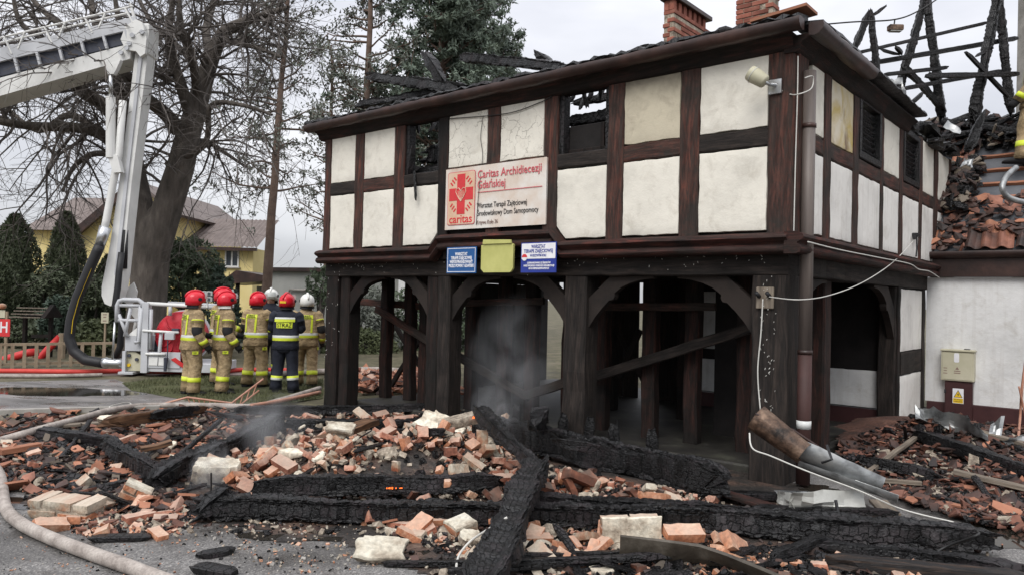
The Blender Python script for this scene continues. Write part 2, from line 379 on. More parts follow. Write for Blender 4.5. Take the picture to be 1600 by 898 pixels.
MT['gutter_dark'] = nmat('dark_brown_gutter', [(.3, (.018, .011, .010)), (.55, (.04, .021, .017)), (.75, (.075, .038, .03))], 3, .42, .3, 15)
MT['black'] = flat('sooty_black', (.006, .006, .006), .8)
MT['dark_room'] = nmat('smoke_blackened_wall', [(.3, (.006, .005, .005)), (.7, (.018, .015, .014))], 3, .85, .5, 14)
MT['roof_felt'] = nmat('roof_membrane', [(.3, (.06, .065, .075)), (.7, (.11, .115, .125))], 3, .7, .3, 20)
MT['gutter_olive'] = nmat('muddy_gutter_strip', [(.3, (.028, .022, .017)), (.55, (.06, .05, .038)), (.75, (.12, .105, .085))], 5, .55, .4, 15, bdist=.02)
MT['white_cable'] = flat('white_cable', (.55, .54, .5), .5)
MT['black_cable'] = flat('black_cable', (.02, .02, .02), .5)
MT['concrete'] = nmat('grey_concrete', [(.3, (.20, .19, .17)), (.7, (.36, .34, .31))], 4, .9, .4, 30)
MT['moss'] = nmat('mossy_concrete', [(.35, (.03, .028, .022)), (.55, (.06, .06, .03)), (.7, (.085, .09, .04))], 4, .9, .5, 30)
MT['arcade_floor'] = nmat('wet_sooty_floor', [(.35, (.012, .011, .010)), (.55, (.028, .026, .022)), (.72, (.06, .06, .045))], 2.5, .6, .5, 20)
# house-in-background, platform, people
MT['yellow_wall'] = nmat('yellow_render', [(.3, (.66, .54, .23)), (.7, (.76, .64, .32))], 1, .9, .2, 30)
MT['brown_roof'] = nmat('brown_tin_roof', [(.3, (.10, .075, .065)), (.7, (.17, .135, .12))], 2, .6, .2, 20)
MT['grey_wall'] = nmat('grey_render', [(.3, (.27, .28, .26)), (.7, (.36, .36, .34))], 1.2, .9, .3, 20)
MT['white_paint'] = flat('white_paint', (.72, .72, .70), .5)
MT['glass'] = flat('dark_glass', (.06, .07, .08), .1)
MT['plat_white'] = nmat('platform_white_paint', [(.3, (.58, .58, .56)), (.7, (.72, .72, .70))], 2, .4, .1, 20)
MT['plat_grey'] = nmat('platform_grey_paint', [(.3, (.40, .41, .43)), (.7, (.52, .53, .55))], 2, .4, .1, 20)
MT['plat_dark'] = flat('platform_dark_steel', (.05, .055, .075), .5)
MT['steel'] = flat('bright_steel', (.55, .56, .57), .28, .9)
MT['red_cover'] = nmat('red_tarpaulin', [(.3, (.34, .012, .022)), (.7, (.55, .03, .045))], 4, .55, .6, 6, bdist=.04)
MT['red_hose'] = nmat('red_fire_hose', [(.3, (.45, .03, .025)), (.7, (.62, .07, .05))], 4, .6, .2, 60)
MT['hose'] = nmat('grey_fire_hose', [(.3, (.20, .17, .15)), (.5, (.33, .29, .26)), (.72, (.44, .40, .36))], 7, .8, .35, 70, fine=(55, .2))
MT['rubber'] = flat('black_rubber', (.018, .018, .02), .55)
MT['red_paint'] = flat('red_paint', (.55, .03, .03), .45)
MT['copper'] = nmat('rusty_pink_metal', [(.3, (.30, .13, .08)), (.7, (.50, .26, .18))], 6, .5, .2, 30)
MT['fence_wood'] = nmat('fence_wood', [(.3, (.20, .15, .10)), (.7, (.34, .27, .19))], 3, .85, .3, 20)
MT['tan'] = nmat('tan_turnout_cloth', [(.3, (.20, .145, .078)), (.52, (.35, .255, .14)), (.75, (.44, .335, .20))], 5, .85, 1.0, 7, bdist=.06, fine=(16, .22))
MT['navy'] = nmat('navy_cloth', [(.3, (.008, .010, .018)), (.7, (.018, .021, .034))], 5, .85, .8, 9, bdist=.03)
MT['hiviz'] = nmat('hi_vis_yellow', [(.3, (.52, .60, .03)), (.7, (.66, .74, .06))], 6, .5, .2, 20)
MT['reflect'] = flat('silver_reflective', (.58, .59, .57), .35)
MT['helm_red'] = flat('red_helmet_shell', (.60, .015, .03), .22)
MT['helm_white'] = flat('white_helmet_shell', (.70, .70, .66), .25)
MT['cloth_black'] = flat('black_cloth', (.012, .012, .013), .8)
MT['skin'] = nmat('skin', [(.3, (.42, .24, .17)), (.7, (.55, .33, .24))], 8, .6, .1, 30)
MT['visor'] = flat('clear_visor', (.5, .52, .5), .15)
# signs
MT['sign_white'] = nmat('sign_board_white', [(.3, (.48, .35, .27)), (.45, (.62, .53, .45)), (.62, (.70, .67, .62))], 1.6, .5, .05, 20)
MT['sign_tan'] = nmat('sign_scorched', [(.3, (.58, .36, .22)), (.6, (.68, .52, .40)), (.75, (.72, .64, .55))], 2.2, .5, .05, 20)
MT['sign_red'] = flat('sign_red', (.58, .035, .04), .5)
MT['sign_redsoft'] = flat('sign_red_faded', (.55, .10, .12), .5)
MT['ink'] = flat('sign_black_ink', (.03, .025, .025), .6)
MT['ink_soft'] = flat('sign_brown_ink', (.22, .14, .12), .6)
MT['sign_blue'] = flat('sign_blue', (.012, .085, .26), .4)
MT['sign_navy'] = flat('sign_deep_blue', (.02, .04, .26), .4)
MT['sign_face'] = flat('sign_white_face', (.74, .74, .76), .45)
MT['sign_lime'] = nmat('sign_yellow_green', [(.3, (.40, .40, .12)), (.7, (.54, .53, .19))], 3, .6, .2, 12)
MT['warn_yellow'] = flat('warning_yellow', (.72, .48, .02), .5)
MT['beige'] = nmat('beige_plastic', [(.3, (.43, .41, .29)), (.7, (.53, .50, .38))], 3, .55, .1, 20)
MT['browndoor'] = nmat('dark_red_brown_sheet', [(.3, (.035, .012, .013)), (.7, (.06, .022, .022))], 3, .5, .15, 20)
MT['bark'] = nmat('linden_bark', [(.3, (.05, .043, .037)), (.55, (.10, .086, .074)), (.75, (.16, .14, .12))], 3, .95, .9, 9, vscale=(2, 2, .6), bdist=.06)
MT['twig'] = flat('bare_twigs', (.10, .088, .080), .9)
MT['pine_bark'] = nmat('pine_bark', [(.3, (.09, .06, .045)), (.7, (.17, .12, .095))], 3, .95, .6, 12, bdist=.03)
def leaf_mat(name, a, b):
    m = nmat(name, [(.3, a), (.7, b)], 1.7, .7, 0, fine=(14, .35)); return m
MT['pine'] = leaf_mat('pine_needles', (.085, .115, .085), (.15, .185, .14))
MT['pine_grey'] = leaf_mat('grey_pine_needles', (.11, .12, .10), (.17, .185, .15))
MT['thuja'] = leaf_mat('thuja_foliage', (.035, .048, .024), (.075, .09, .048))
MT['shrub'] = leaf_mat('dark_shrub_foliage', (.04, .06, .032), (.09, .12, .065))
MT['spruce'] = leaf_mat('spruce_needles', (.028, .048, .034), (.06, .09, .06))
MT['hedge'] = leaf_mat('hedge_foliage', (.05, .065, .025), (.10, .115, .05))
MT['drygrass'] = leaf_mat('lawn_grass', (.06, .068, .028), (.12, .125, .055))

# ground materials
def asphalt_mat():
    m, t, p, o = base_mat('asphalt')
    ob = coords(t, 'Object')
    vo = N(t, 'ShaderNodeTexVoronoi'); vo.inputs['Scale'].default_value = 95; t.links.new(ob, vo.inputs['Vector'])
    r = ramp(t, [(.0, (.06, .059, .058)), (.55, (.15, .147, .144)), (.85, (.24, .235, .225)), (1, (.42, .41, .39))]); t.links.new(vo.outputs['Color'], r.inputs[0])
    n1 = noise_n(t, ob, .8, 7, .6); r1 = ramp(t, [(.38, (.34, .32, .30)), (.56, (1.05, 1.03, 1.02))]); t.links.new(n1, r1.inputs[0])
    c = mixc(t, 1.0, r.outputs[0], r1.outputs[0], 'MULTIPLY')
    n3 = noise_n(t, ob, 2.3, 8, .7); r3 = ramp(t, [(.55, (0, 0, 0)), (.75, (.5, .5, .5))]); t.links.new(n3, r3.inputs[0])
    c = mixc(t, r3.outputs[0], c, (.075, .055, .042))
    t.links.new(c, p.inputs['Base Color'])
    rr = ramp(t, [(.36, (.22,) * 3), (.52, (.78,) * 3)]); t.links.new(n1, rr.inputs[0]); t.links.new(rr.outputs[0], p.inputs['Roughness'])
    bump(t, p, vo.outputs['Distance'], .5, .006)
    return m
MT['asphalt'] = asphalt_mat()
def wet_mat():
    m, t, p, o = base_mat('wet_pavement')
    ob = coords(t, 'Object', (1, 2.2, 1))
    n1 = noise_n(t, ob, .7, 7, .6); r1 = ramp(t, [(.36, (.07, .065, .06)), (.5, (.15, .14, .135)), (.68, (.23, .21, .20))]); t.links.new(n1, r1.inputs[0])
    t.links.new(r1.outputs[0], p.inputs['Base Color'])
    n2 = noise_n(t, ob, 1.1, 6, .6); rr = ramp(t, [(.42, (.12,) * 3), (.56, (.7,) * 3)]); t.links.new(n2, rr.inputs[0]); t.links.new(rr.outputs[0], p.inputs['Roughness'])
    bump(t, p, noise_n(t, ob, 30, 5), .25, .006)
    return m
MT['wet'] = wet_mat()
MT['pave_pink'] = nmat('pink_paving', [(.3, (.16, .12, .105)), (.7, (.27, .21, .19))], 1.2, .6, .3, 20)
MT['earth'] = nmat('dirt_and_grass', [(.3, (.05, .042, .028)), (.48, (.085, .078, .042)), (.7, (.15, .125, .085))], 1.3, .95, .5, 14, fine=(9, .3))
MT['grass_base'] = nmat('lawn_soil', [(.3, (.035, .036, .016)), (.55, (.065, .072, .026)), (.75, (.095, .08, .045))], 2, .95, .6, 20)
MT['ash'] = nmat('wet_ash_and_dust', [(.28, (.012, .011, .010)), (.45, (.035, .029, .025)), (.58, (.085, .052, .038)), (.72, (.17, .12, .09))], 2.2, .6, .9, 22, fine=(30, .4), bdist=.03)
MT['redash'] = nmat('tile_dust', [(.3, (.03, .018, .014)), (.5, (.085, .038, .026)), (.72, (.17, .085, .058))], 3.0, .8, .9, 24, fine=(30, .4), bdist=.03)

# ------------------------------------------------------------------ terrain heights of the rubble
MOUNDS = []
def mound(px, py, rx, ry, h, ang=0.0):
    c = G(px, py); MOUNDS.append((c.x, c.y, rx, ry, h, cos(ang), sin(ang)))
mound(560, 742, 1.2, .55, .30)
mound(700, 732, .75, .5, .20)
mound(250, 690, 1.3, .8, .12)
mound(900, 760, 1.0, .55, .10)
mound(1480, 712, 2.0, 1.6, .26, HROT)
mound(1430, 690, 1.0, 1.0, .16)
def hgt(x, y):
    z = 0.0
    for cx, cy, rx, ry, h, c, s in MOUNDS:
        dx, dy = x - cx, y - cy
        a, b = (dx * c + dy * s) / rx, (-dx * s + dy * c) / ry
        z += h * math.exp(-(a * a + b * b))
    if z < .012: return 0.0
    return z - .012 + .03 * min(1, z / .1) * noise.noise((x * 3.1, y * 3.1, .3))
def on(px, py, dz=0.0):
    z = 0.0
    for _ in range(5):
        p = G(px, py, min(z + dz, 1.2)); z = max(0, hgt(p.x, p.y))
    return V((p.x, p.y, z + dz))

# ------------------------------------------------------------------ ground
b = MB()
b.v = [V((-900, -60, -.004)), V((900, -60, -.004)), V((900, 1800, -.004)), V((-900, 1800, -.004))]; b.face((0, 1, 2, 3))
b.build('ground', MT['earth'], kind='structure')
def sheet(name, pts, z, m):
    b = MB(); b.v = [V((p[0], p[1], z)) for p in pts]; b.face(range(len(pts))); return b.build(name, m, kind='structure')
g = lambda px, py: (G(px, py).x, G(px, py).y)
sheet('road', [(-14, -3), (14, -3), (14, 9.5), g(1230, 690), g(900, 670), g(520, 640), g(330, 637), g(150, 650), g(-300, 668)], .0, MT['asphalt'])
sheet('wet_path', [g(-320, 655), g(130, 640), g(330, 632), g(215, 605), g(180, 592), g(-320, 604)], .004, MT['wet'])
sheet('pavement', [g(-400, 592), g(185, 586), g(500, 585), g(520, 577), g(-400, 578)], .004, MT['pave_pink'])
b = MB()                                            # kerb along the grass
for (a0, a1) in (((-320, 657), (130, 643)), ((130, 643), (250, 640))):
    p, q = G(*a0), G(*a1); b.bar(p + V((0, 0, .03)), q + V((0, 0, .03)), .12, .08)
b.build('kerb', MT['concrete'], kind='structure')
GRASS = [g(205, 610), g(190, 598), g(270, 589), g(420, 587), g(505, 592), g(505, 622), g(420, 634), g(330, 632)]
sheet('lawn', GRASS, .008, MT['grass_base'])
def inpoly(x, y, P):
    r = False; j = len(P) - 1
    for i in range(len(P)):
        if (P[i][1] > y) != (P[j][1] > y) and x < (P[j][0] - P[i][0]) * (y - P[i][1]) / (P[j][1] - P[i][1]) + P[i][0]: r = not r
        j = i
    return r
m, t, p, o = base_mat('puddle_water'); p.inputs['Base Color'].default_value = (.022, .019, .015, 1); p.inputs['Roughness'].default_value = .06; p.inputs['Specular IOR Level'].default_value = .5; MT['puddle'] = m
bump(t, p, noise_n(t, coords(t), 14, 3), .06, .004)
def puddle(px, py, rx, ry, seed, z=.0035):
    c = G(px, py); P = []
    for k in range(48):
        a_ = 2 * pi * k / 48; r_ = 1 + .35 * noise.noise((cos(a_) * 1.5, sin(a_) * 1.5, seed)) + .15 * noise.noise((cos(a_) * 4, sin(a_) * 4, seed))
        P.append((c.x + rx * r_ * cos(a_), c.y + ry * r_ * sin(a_)))
    sheet('puddle', P, z, MT['puddle'])
puddle(262, 770, .62, .32, 1); puddle(700, 862, .55, .22, 2, .0055); puddle(1590, 835, .7, .38, 3); puddle(470, 838, .5, .12, 4, .0055); puddle(80, 612, 1.6, .5, 5, .0075); puddle(1250, 765, .5, .25, 6); puddle(60, 785, .5, .2, 7)
rng = random.Random(7)
b = MB()
xs = [p[0] for p in GRASS]; ys = [p[1] for p in GRASS]; n = 0
while n < 9000:
    x, y = rng.uniform(min(xs), max(xs)), rng.uniform(min(ys), max(ys))
    if not inpoly(x, y, GRASS) or noise.noise((x * 1.3, y * 1.3, 4)) < -.22 + rng.random() * .2: 
        n += .3; continue
    n += 1
    a = rng.random() * 6.3; h = rng.uniform(.025, .08); wv = V((cos(a), sin(a), 0)) * .006; ln = V((rng.uniform(-.04, .04), rng.uniform(-.04, .04), h))
    k = len(b.v); b.v += [V((x, y, .008)) - wv, V((x, y, .008)) + wv, V((x, y, .008)) + ln]; b.face((k, k + 1, k + 2))
b.build('grass', MT['drygrass'], kind='stuff')

# rubble bed (ash, dust) following the heights
def bed(name, P, m, step=.07, edge=.0):
    P = [g(*q) for q in P]
    x0, x1 = min(p[0] for p in P), max(p[0] for p in P); y0, y1 = min(p[1] for p in P), max(p[1] for p in P)
    b = MB(); idx = {}
    nx, ny = int((x1 - x0) / step), int((y1 - y0) / step)
    for j in range(ny):
        for i in range(nx):
            cx, cy = x0 + (i + .5) * step, y0 + (j + .5) * step
            wob = .35 * noise.noise((cx * 2.2, cy * 2.2, 9)) 
            if not inpoly(cx + wob, cy + wob, P): continue
            q = []
            for di, dj in ((0, 0), (1, 0), (1, 1), (0, 1)):
                k = (i + di, j + dj)
                if k not in idx:
                    x, y = x0 + k[0] * step, y0 + k[1] * step
                    idx[k] = len(b.v); b.v.append(V((x, y, max(hgt(x, y), 0) + .006 + .005 * noise.noise((x * 9, y * 9, 2)))))
                q.append(idx[k])
            b.face(q)
    return b.build(name, m, smooth=True, kind='stuff')
bed('ash_bed', [(60, 655), (330, 640), (520, 636), (900, 672), (1220, 760), (1330, 780), (1500, 870), (1400, 930), (700, 930), (640, 870), (420, 830), (310, 812), (100, 800), (-20, 770), (-20, 690)], MT['ash'])
bed('tile_dust_bed', [(1305, 690), (1400, 668), (1470, 655), (1700, 690), (1800, 760), (1640, 830), (1480, 800), (1330, 750)], MT['redash'])

# ------------------------------------------------------------------ the half-timbered house
X1, Y1, Z1 = V((1, 0, 0)), V((0, 1, 0)), V((0, 0, 1))
house = thing('half_timbered_house', 'fire damaged half timbered house with cream panels standing on an open arcade of dark posts', 'house', C0, HROT)
rng = random.Random(11)
def hewn(p0, p1, w_, h_, upv=Z1, jit=.006, bev=.014, seg=None):
    """hand-hewn timber: bevelled section, slightly wandering edges; w_ across, h_ along upv"""
    p0, p1 = V(p0), V(p1); d, s, u = frame(p1 - p0, upv)
    n = seg or max(2, int((p1 - p0).length / .22)); rings = []
    sec = [(-1, -1, 1, 0), (-1, -1, 0, 1), (-1, 1, 0, -1), (-1, 1, 1, 0), (1, 1, -1, 0), (1, 1, 0, -1), (1, -1, 0, 1), (1, -1, -1, 0)]
    sec = [(-w_ / 2 + bev, -h_ / 2), (w_ / 2 - bev, -h_ / 2), (w_ / 2, -h_ / 2 + bev), (w_ / 2, h_ / 2 - bev), (w_ / 2 - bev, h_ / 2), (-w_ / 2 + bev, h_ / 2), (-w_ / 2, h_ / 2 - bev), (-w_ / 2, -h_ / 2 + bev)]
    j4 = [rng.uniform(-jit, jit) for _ in range(8)]
    for i in range(n + 1):
        c = p0.lerp(p1, i / n); jj = [rng.uniform(-jit, jit) for _ in range(4)]
        rings.append([c + s * (a + jj[0] + (jj[2] if a > 0 else 0)) + u * (q + jj[1] + (jj[3] if q > 0 else 0)) for a, q in sec])
    b = MB(); b.loft(rings); return b
def timber(name, p0, p1, w_, h_, m='timber', parent=house, upv=Y1, **k):
    return hewn(p0, p1, w_, h_, upv, **k).build(name, MT[m], parent)
def panel(o, ax, ay, nrm, w_, h_, m, thick=.075, parent=house, name='plaster_panel', chamfer=None):
    """rough-edged plaster infill: outline jittered, face gently pillowed; o = lower left on the wall plane, nrm outwards"""
    pts = []; st = .07
    cor = [(0, 0), (w_, 0), (w_, h_), (0, h_)]
    if chamfer == 'r': cor = [(0, 0), (w_ - .14, 0), (w_, .15), (w_, h_), (0, h_)]
    if chamfer == 'l': cor = [(.14, 0), (w_, 0), (w_, h_), (0, h_), (0, .15)]
    for i in range(len(cor)):
        a, c = V((*cor[i], 0)), V((*cor[(i + 1) % len(cor)], 0)); n = max(1, int((c - a).length / st))
        for k in range(n): pts.append(a.lerp(c, k / n))
    cen = V((w_ / 2, h_ / 2, 0)); sd_ = rng.random() * 50
    def jitter(p, amt): 
        v_ = noise.noise((p.x * 5 + sd_, p.y * 5, 3)) + .6 * noise.noise((p.x * 15 + sd_, p.y * 15, 3))
        return p + (cen - p).normalized() * (amt * (v_ + .15))
    out = [jitter(p, .012) for p in pts]
    b = MB(); n = len(out)
    def ring(sc, dep): 
        r = []
        for p in out:
            q = p + (cen - p).normalized() * sc
            r.append(V(o) + ax * q.x + ay * q.y + nrm * dep)
        return r
    rings = [ring(0, -thick), ring(0, -.010), ring(.004, -.002), ring(.012, .0)]
    b.loft(rings, cap=False)
    base = (len(rings) - 1) * n
    # inner grid so that the face can undulate
    c0 = len(b.v); K = 4; last = [base + i for i in range(n)]
    for k in range(1, K):
        cur = []
        for p in out:
            q = cen + (p + (cen - p).normalized() * .012 - cen) * (1 - k / K)
            d = .0 + .005 * noise.noise((q.x * 2.2 + sd_, q.y * 2.2, 1))
            cur.append(len(b.v)); b.v.append(V(o) + ax * q.x + ay * q.y + nrm * d)
        for i in range(n):
            j = (i + 1) % n; b.face((last[i], last[j], cur[j], cur[i]))
        last = cur
    b.face(last)
    return auto_smooth(b.build(name, MT[m], parent), 35)

OV = -.06                                            # front of the jettied upper storey
ZB0, ZB1, ZM, ZR0, ZR1, ZT = 2.10, 2.33, 2.50, 3.41, 3.60, 4.42
W = 7.62
# floor slab, beams, backing boards
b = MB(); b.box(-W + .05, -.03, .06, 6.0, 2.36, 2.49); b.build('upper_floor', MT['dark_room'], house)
for i in range(9):                                   # floor joists over the arcade
    y = .75 + i * .62; timber('floor_joist', (-W + .1, y, 2.27), (-.1, y, 2.27), .16, .17, 'timber_dark', upv=Z1, seg=4)
timber('front_beam', (-W, .14, 2.215), (.0, .14, 2.215), .28, .23, 'timber_grey', upv=Z1)
timber('side_beam', (-.14, .285, 2.215), (-.14, 6.15, 2.215), .28, .22, 'timber_grey', upv=Z1)
timber('left_beam', (-W + .14, .285, 2.215), (-W + .14, 6.1, 2.215), .26, .22, 'timber_dark', upv=Z1)
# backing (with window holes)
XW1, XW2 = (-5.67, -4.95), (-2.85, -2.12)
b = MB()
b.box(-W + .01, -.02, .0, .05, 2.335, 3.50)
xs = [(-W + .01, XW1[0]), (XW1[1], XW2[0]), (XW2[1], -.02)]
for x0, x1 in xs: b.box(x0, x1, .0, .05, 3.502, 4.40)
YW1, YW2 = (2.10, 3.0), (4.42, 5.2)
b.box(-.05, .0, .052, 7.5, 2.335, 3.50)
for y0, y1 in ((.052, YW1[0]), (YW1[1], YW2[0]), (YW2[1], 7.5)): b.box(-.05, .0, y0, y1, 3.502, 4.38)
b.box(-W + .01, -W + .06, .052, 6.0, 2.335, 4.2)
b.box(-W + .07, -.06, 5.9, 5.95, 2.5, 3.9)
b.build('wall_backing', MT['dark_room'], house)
# upper posts, front
POSTS = [(-.20, .06), (-1.18, -.95), (-2.12, -1.90), (-3.07, -2.85), (-4.03, -3.80), (-4.95, -4.76), (-5.90, -5.67), (-6.83, -6.61), (-7.62, -7.45)]
for i, (x0, x1) in enumerate(POSTS):
    z0 = 2.64 if i in (3, 4, 5) else 2.50
    timber('upper_post', ((x0 + x1) / 2, OV / 2 - .005, z0), ((x0 + x1) / 2, OV / 2 - .005, 4.43), x1 - x0, abs(OV) + .03, 'timber_dark' if i == 5 else 'timber')
BAYS = [(-.95, -.20), (-1.90, -1.18), (-2.85, -2.12), (-3.80, -3.07), (-4.76, -4.03), (-5.67, -4.95), (-6.61, -5.90), (-7.45, -6.83)]
for i, (x0, x1) in enumerate(BAYS):
    win = i in (2, 5)
    timber('rail', (x0 - .005, OV / 2 - .001, (ZR0 + ZR1) / 2), (x1 + .005, OV / 2 - .001, (ZR0 + ZR1) / 2), .19 if not win else .17, abs(OV) + .022, 'timber_grey' if i in (0, 2, 5, 7) else 'timber')
    if i not in (3, 4):
        panel((x0 + .003, OV - .008, ZM + .05), X1, Z1, -Y1, x1 - x0 - .006, ZR0 - ZM - .06, 'plaster', chamfer={2: 'l', 5: 'r'}.get(i))
    if not win:
        panel((x0 + .003, OV - .008, ZR1 + .004), X1, Z1, -Y1, x1 - x0 - .006, ZT - ZR1 - .012, {1: 'plaster_sooty', 3: 'plaster_crack', 4: 'plaster_crack'}.get(i, 'plaster'))
# side posts / rails / panels : along y on the plane x = +.06
SP = [(.0, .42, 'p'), (.42, .80, 'f'), (.80, 1.03, 'p'), (1.03, 1.84, 's'), (1.84, 2.06, 'p'), (2.06, 3.02, 'w'), (3.02, 3.16, 'p'), (3.16, 3.98, 'f'), (3.98, 4.18, 'p'), (4.18, 5.16, 'w'), (5.16, 5.34, 'p'), (5.34, 6.16, 'f'), (6.16, 6.45, 'p'), (6.45, 7.35, 'f'), (7.35, 7.5, 'p')]
for y0, y1, k in SP:
    if k == 'p' and y0 == 0.0:
        timber('upper_post', (.025, .13, 2.50), (.025, .13, 4.43), .12, .30, 'timber'); continue
    if k == 'p':
        timber('upper_post', (-OV / 2 + .005, (y0 + y1) / 2, 2.50), (-OV / 2 + .005, (y0 + y1) / 2, 4.40), abs(OV) + .03, y1 - y0, 'timber'); continue
    y0 = max(y0, .29)
    timber('rail', (-OV / 2 + .002, y0 - .005, 3.50), (-OV / 2 + .002, y1 + .005, 3.50), .18, abs(OV) + .022, 'timber', upv=X1)
    cells = [(y0, y1)]
    for c0, c1 in cells:
        panel((-OV + .008, c0 + .003, ZM + .05), Y1, Z1, X1, c1 - c0 - .006, ZR0 - ZM - .06, 'plaster_white')
    if k in 'fs':
        panel((-OV + .008, y0 + .003, 3.60), Y1, Z1, X1, y1 - y0 - .006, .79, 'plaster_scorch' if k == 's' else 'plaster')
    else:                                            # burnt-out window with charred louvres
        fr = tagless = empty('window', (0, 0, 0)); setparent(fr, house)
        b = MB()
        for a0, a1, q0, q1 in ((y0, y0 + .09, 3.6, 4.38), (y1 - .09, y1, 3.6, 4.38), (y0 + .09, y1 - .09, 3.6, 3.69), (y0 + .09, y1 - .09, 4.29, 4.38)):
            b.box(-.05, .085, a0, a1, q0, q1, .01)
        b.build('window_frame', MT['char'], fr)
        for q in range(8):
            z = 3.73 + q * .07; s_ = MB(); s_.obox((.005, (y0 + y1) / 2, z), V((.028, 0, .022)), V((0, (y1 - y0) / 2 - .095, 0)), V((-.004, 0, .005))); s_.build('slat', MT['char_obj'], fr)
# front windows: charred frames and what is left inside
for x0, x1 in (XW1, XW2):
    fr = empty('window', (0, 0, 0)); setparent(fr, house); b = MB()
    for a0, a1, q0, q1 in ((x0, x0 + .07, 3.52, 4.41), (x1 - .05, x1, 3.52, 4.41), (x0 + .07, x1 - .05, 3.52, 3.60)):
        b.box(a0, a1, -.045, .08, q0, q1, .01)
    b.build('window_frame', MT['char'], fr)
b = MB(); b.box(-2.79, -2.16, .09, .12, 3.58, 3.96, .01); b.build('charred_board', MT['dark_room'], house)
for x0, x1, z0, z1 in ((-2.30, -2.16, 3.60, 3.95), (-2.77, -2.18, 3.60, 3.66)):
    b = MB(); b.box(x0, x0 + .05 if z1 > 3.9 else x1, .05, .085, z0, z1, .008); b.build('inner_sash', MT['timber_dark'], house)
# moulding with the raised step round the sign
prof = [(.03, -.10), (-.09, -.10), (-.125, -.085), (-.14, -.055), (-.125, -.02), (-.095, -.005), (-.10, .01), (-.14, .03), (-.165, .055), (-.15, .085), (-.11, .10), (-.06, .115), (.03, .115)]
path = [(-W - .02, 2.405), (-4.97, 2.405), (-4.82, 2.555), (-2.84, 2.555), (-2.70, 2.405), (.06, 2.405)]
for (x0, z0), (x1, z1) in zip(path, path[1:]):
    b = MB(); n = max(1, int(abs(x1 - x0) / .3)); rr = []
    for i in range(n + 1):
        t = i / n; ex = .02 if 0 < i < n else 0
        rr.append([V((lerp(x0, x1, t), OV + .0 + q[0] + rng.uniform(-.002, .002), lerp(z0, z1, t) + q[1] + rng.uniform(-.003, .003))) for q in prof])
    b.loft(rr); auto_smooth(b.build('moulding', MT['mould'], house), 50)
b = MB(); rr = []
for i in range(27):
    y = -.2 + i * .285; rr.append([V((-OV - q[0] + rng.uniform(-.002, .002), y, 2.405 + q[1] + rng.uniform(-.003, .003))) for q in prof])
b.loft(rr); auto_smooth(b.build('moulding', MT['mould'], house), 50)
b = MB(); b.box(-4.82, -2.84, -.065, -.002, 2.336, 2.45); b.build('sign_backing_board', MT['timber_dark'], house)
# cornice and gutter
def sweep(pr, a, bb, ax, name, m, n=26, jit=.004, sag=0.0):
    b = MB(); rr = []
    for i in range(n + 1):
        t = i / n; c = V(a).lerp(V(bb), t)
        rr.append([c + ax * (q[0]) + Z1 * (q[1] + rng.uniform(-jit, jit) - sag * sin(pi * t)) for q in pr])
    b.loft(rr); return auto_smooth(b.build(name, MT[m], house), 50)
cor = [(.10, .0), (-.02, .0), (-.06, .03), (-.08, .09), (-.13, .12), (-.16, .14), (-.16, .16), (.10, .16)]
gut = [(.0, .0), (-.05, -.015), (-.10, -.005), (-.135, .03), (-.145, .075), (-.135, .10), (-.10, .105), (.0, .105)]
edge = [(.16, .0), (-.11, .0), (-.13, .012), (-.12, .035), (.16, .06)]
sweep(cor, (-W - .12, OV, 4.325), (.06, OV, 4.325), Y1, 'cornice', 'cornice')
sweep(gut, (-W - .22, OV - .16, 4.455), (.20, OV - .16, 4.455), Y1, 'gutter', 'gutter_dark', 60, .007)
sweep(edge, (-W - .22, OV - .16, 4.562), (.18, OV - .16, 4.562), Y1, 'roof_edge', 'char', 110, .026)
sweep(cor, (-OV, -.10, 4.30), (-OV, 4.35, 4.30), -X1, 'cornice', 'cornice', 20)
sweep(gut, (-OV + .16, -.16, 4.43), (-OV + .16, 1.75, 4.43), -X1, 'gutter', 'gutter_dark', 10, .012)
sweep(edge, (-OV + .16, -.1, 4.535), (-OV + .16, 4.3, 4.50), -X1, 'roof_edge', 'char', 30, .018)
b = MB(); b.obox((-.05, -.10, 4.665), V((.28, 0, .02)), V((0, .16, 0)), V((0, 0, .014))); b.build('roof_board', MT['batten'], house)

# arcade posts
def post(x, y, wx, wy, m, z1=2.10, name='arcade_post', z0=0.0):
    return timber(name, (x, y, z0), (x, y, z1), wx, wy, m, upv=Y1, jit=.008, bev=.02)
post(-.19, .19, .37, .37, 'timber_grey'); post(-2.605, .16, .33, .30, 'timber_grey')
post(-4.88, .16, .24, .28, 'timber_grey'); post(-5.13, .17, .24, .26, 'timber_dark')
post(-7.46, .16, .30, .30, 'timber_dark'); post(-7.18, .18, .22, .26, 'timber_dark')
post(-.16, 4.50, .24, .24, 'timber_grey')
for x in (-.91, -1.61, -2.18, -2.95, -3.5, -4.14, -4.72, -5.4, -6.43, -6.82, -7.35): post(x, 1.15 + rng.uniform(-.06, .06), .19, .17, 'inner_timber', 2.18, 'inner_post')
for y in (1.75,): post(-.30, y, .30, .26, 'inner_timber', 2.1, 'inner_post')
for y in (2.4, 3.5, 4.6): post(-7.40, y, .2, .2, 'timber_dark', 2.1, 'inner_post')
for x in (-1.3, -2.6, -3.9, -5.6): post(x, 2.9, .18, .18, 'timber_dark', 2.18, 'inner_post')
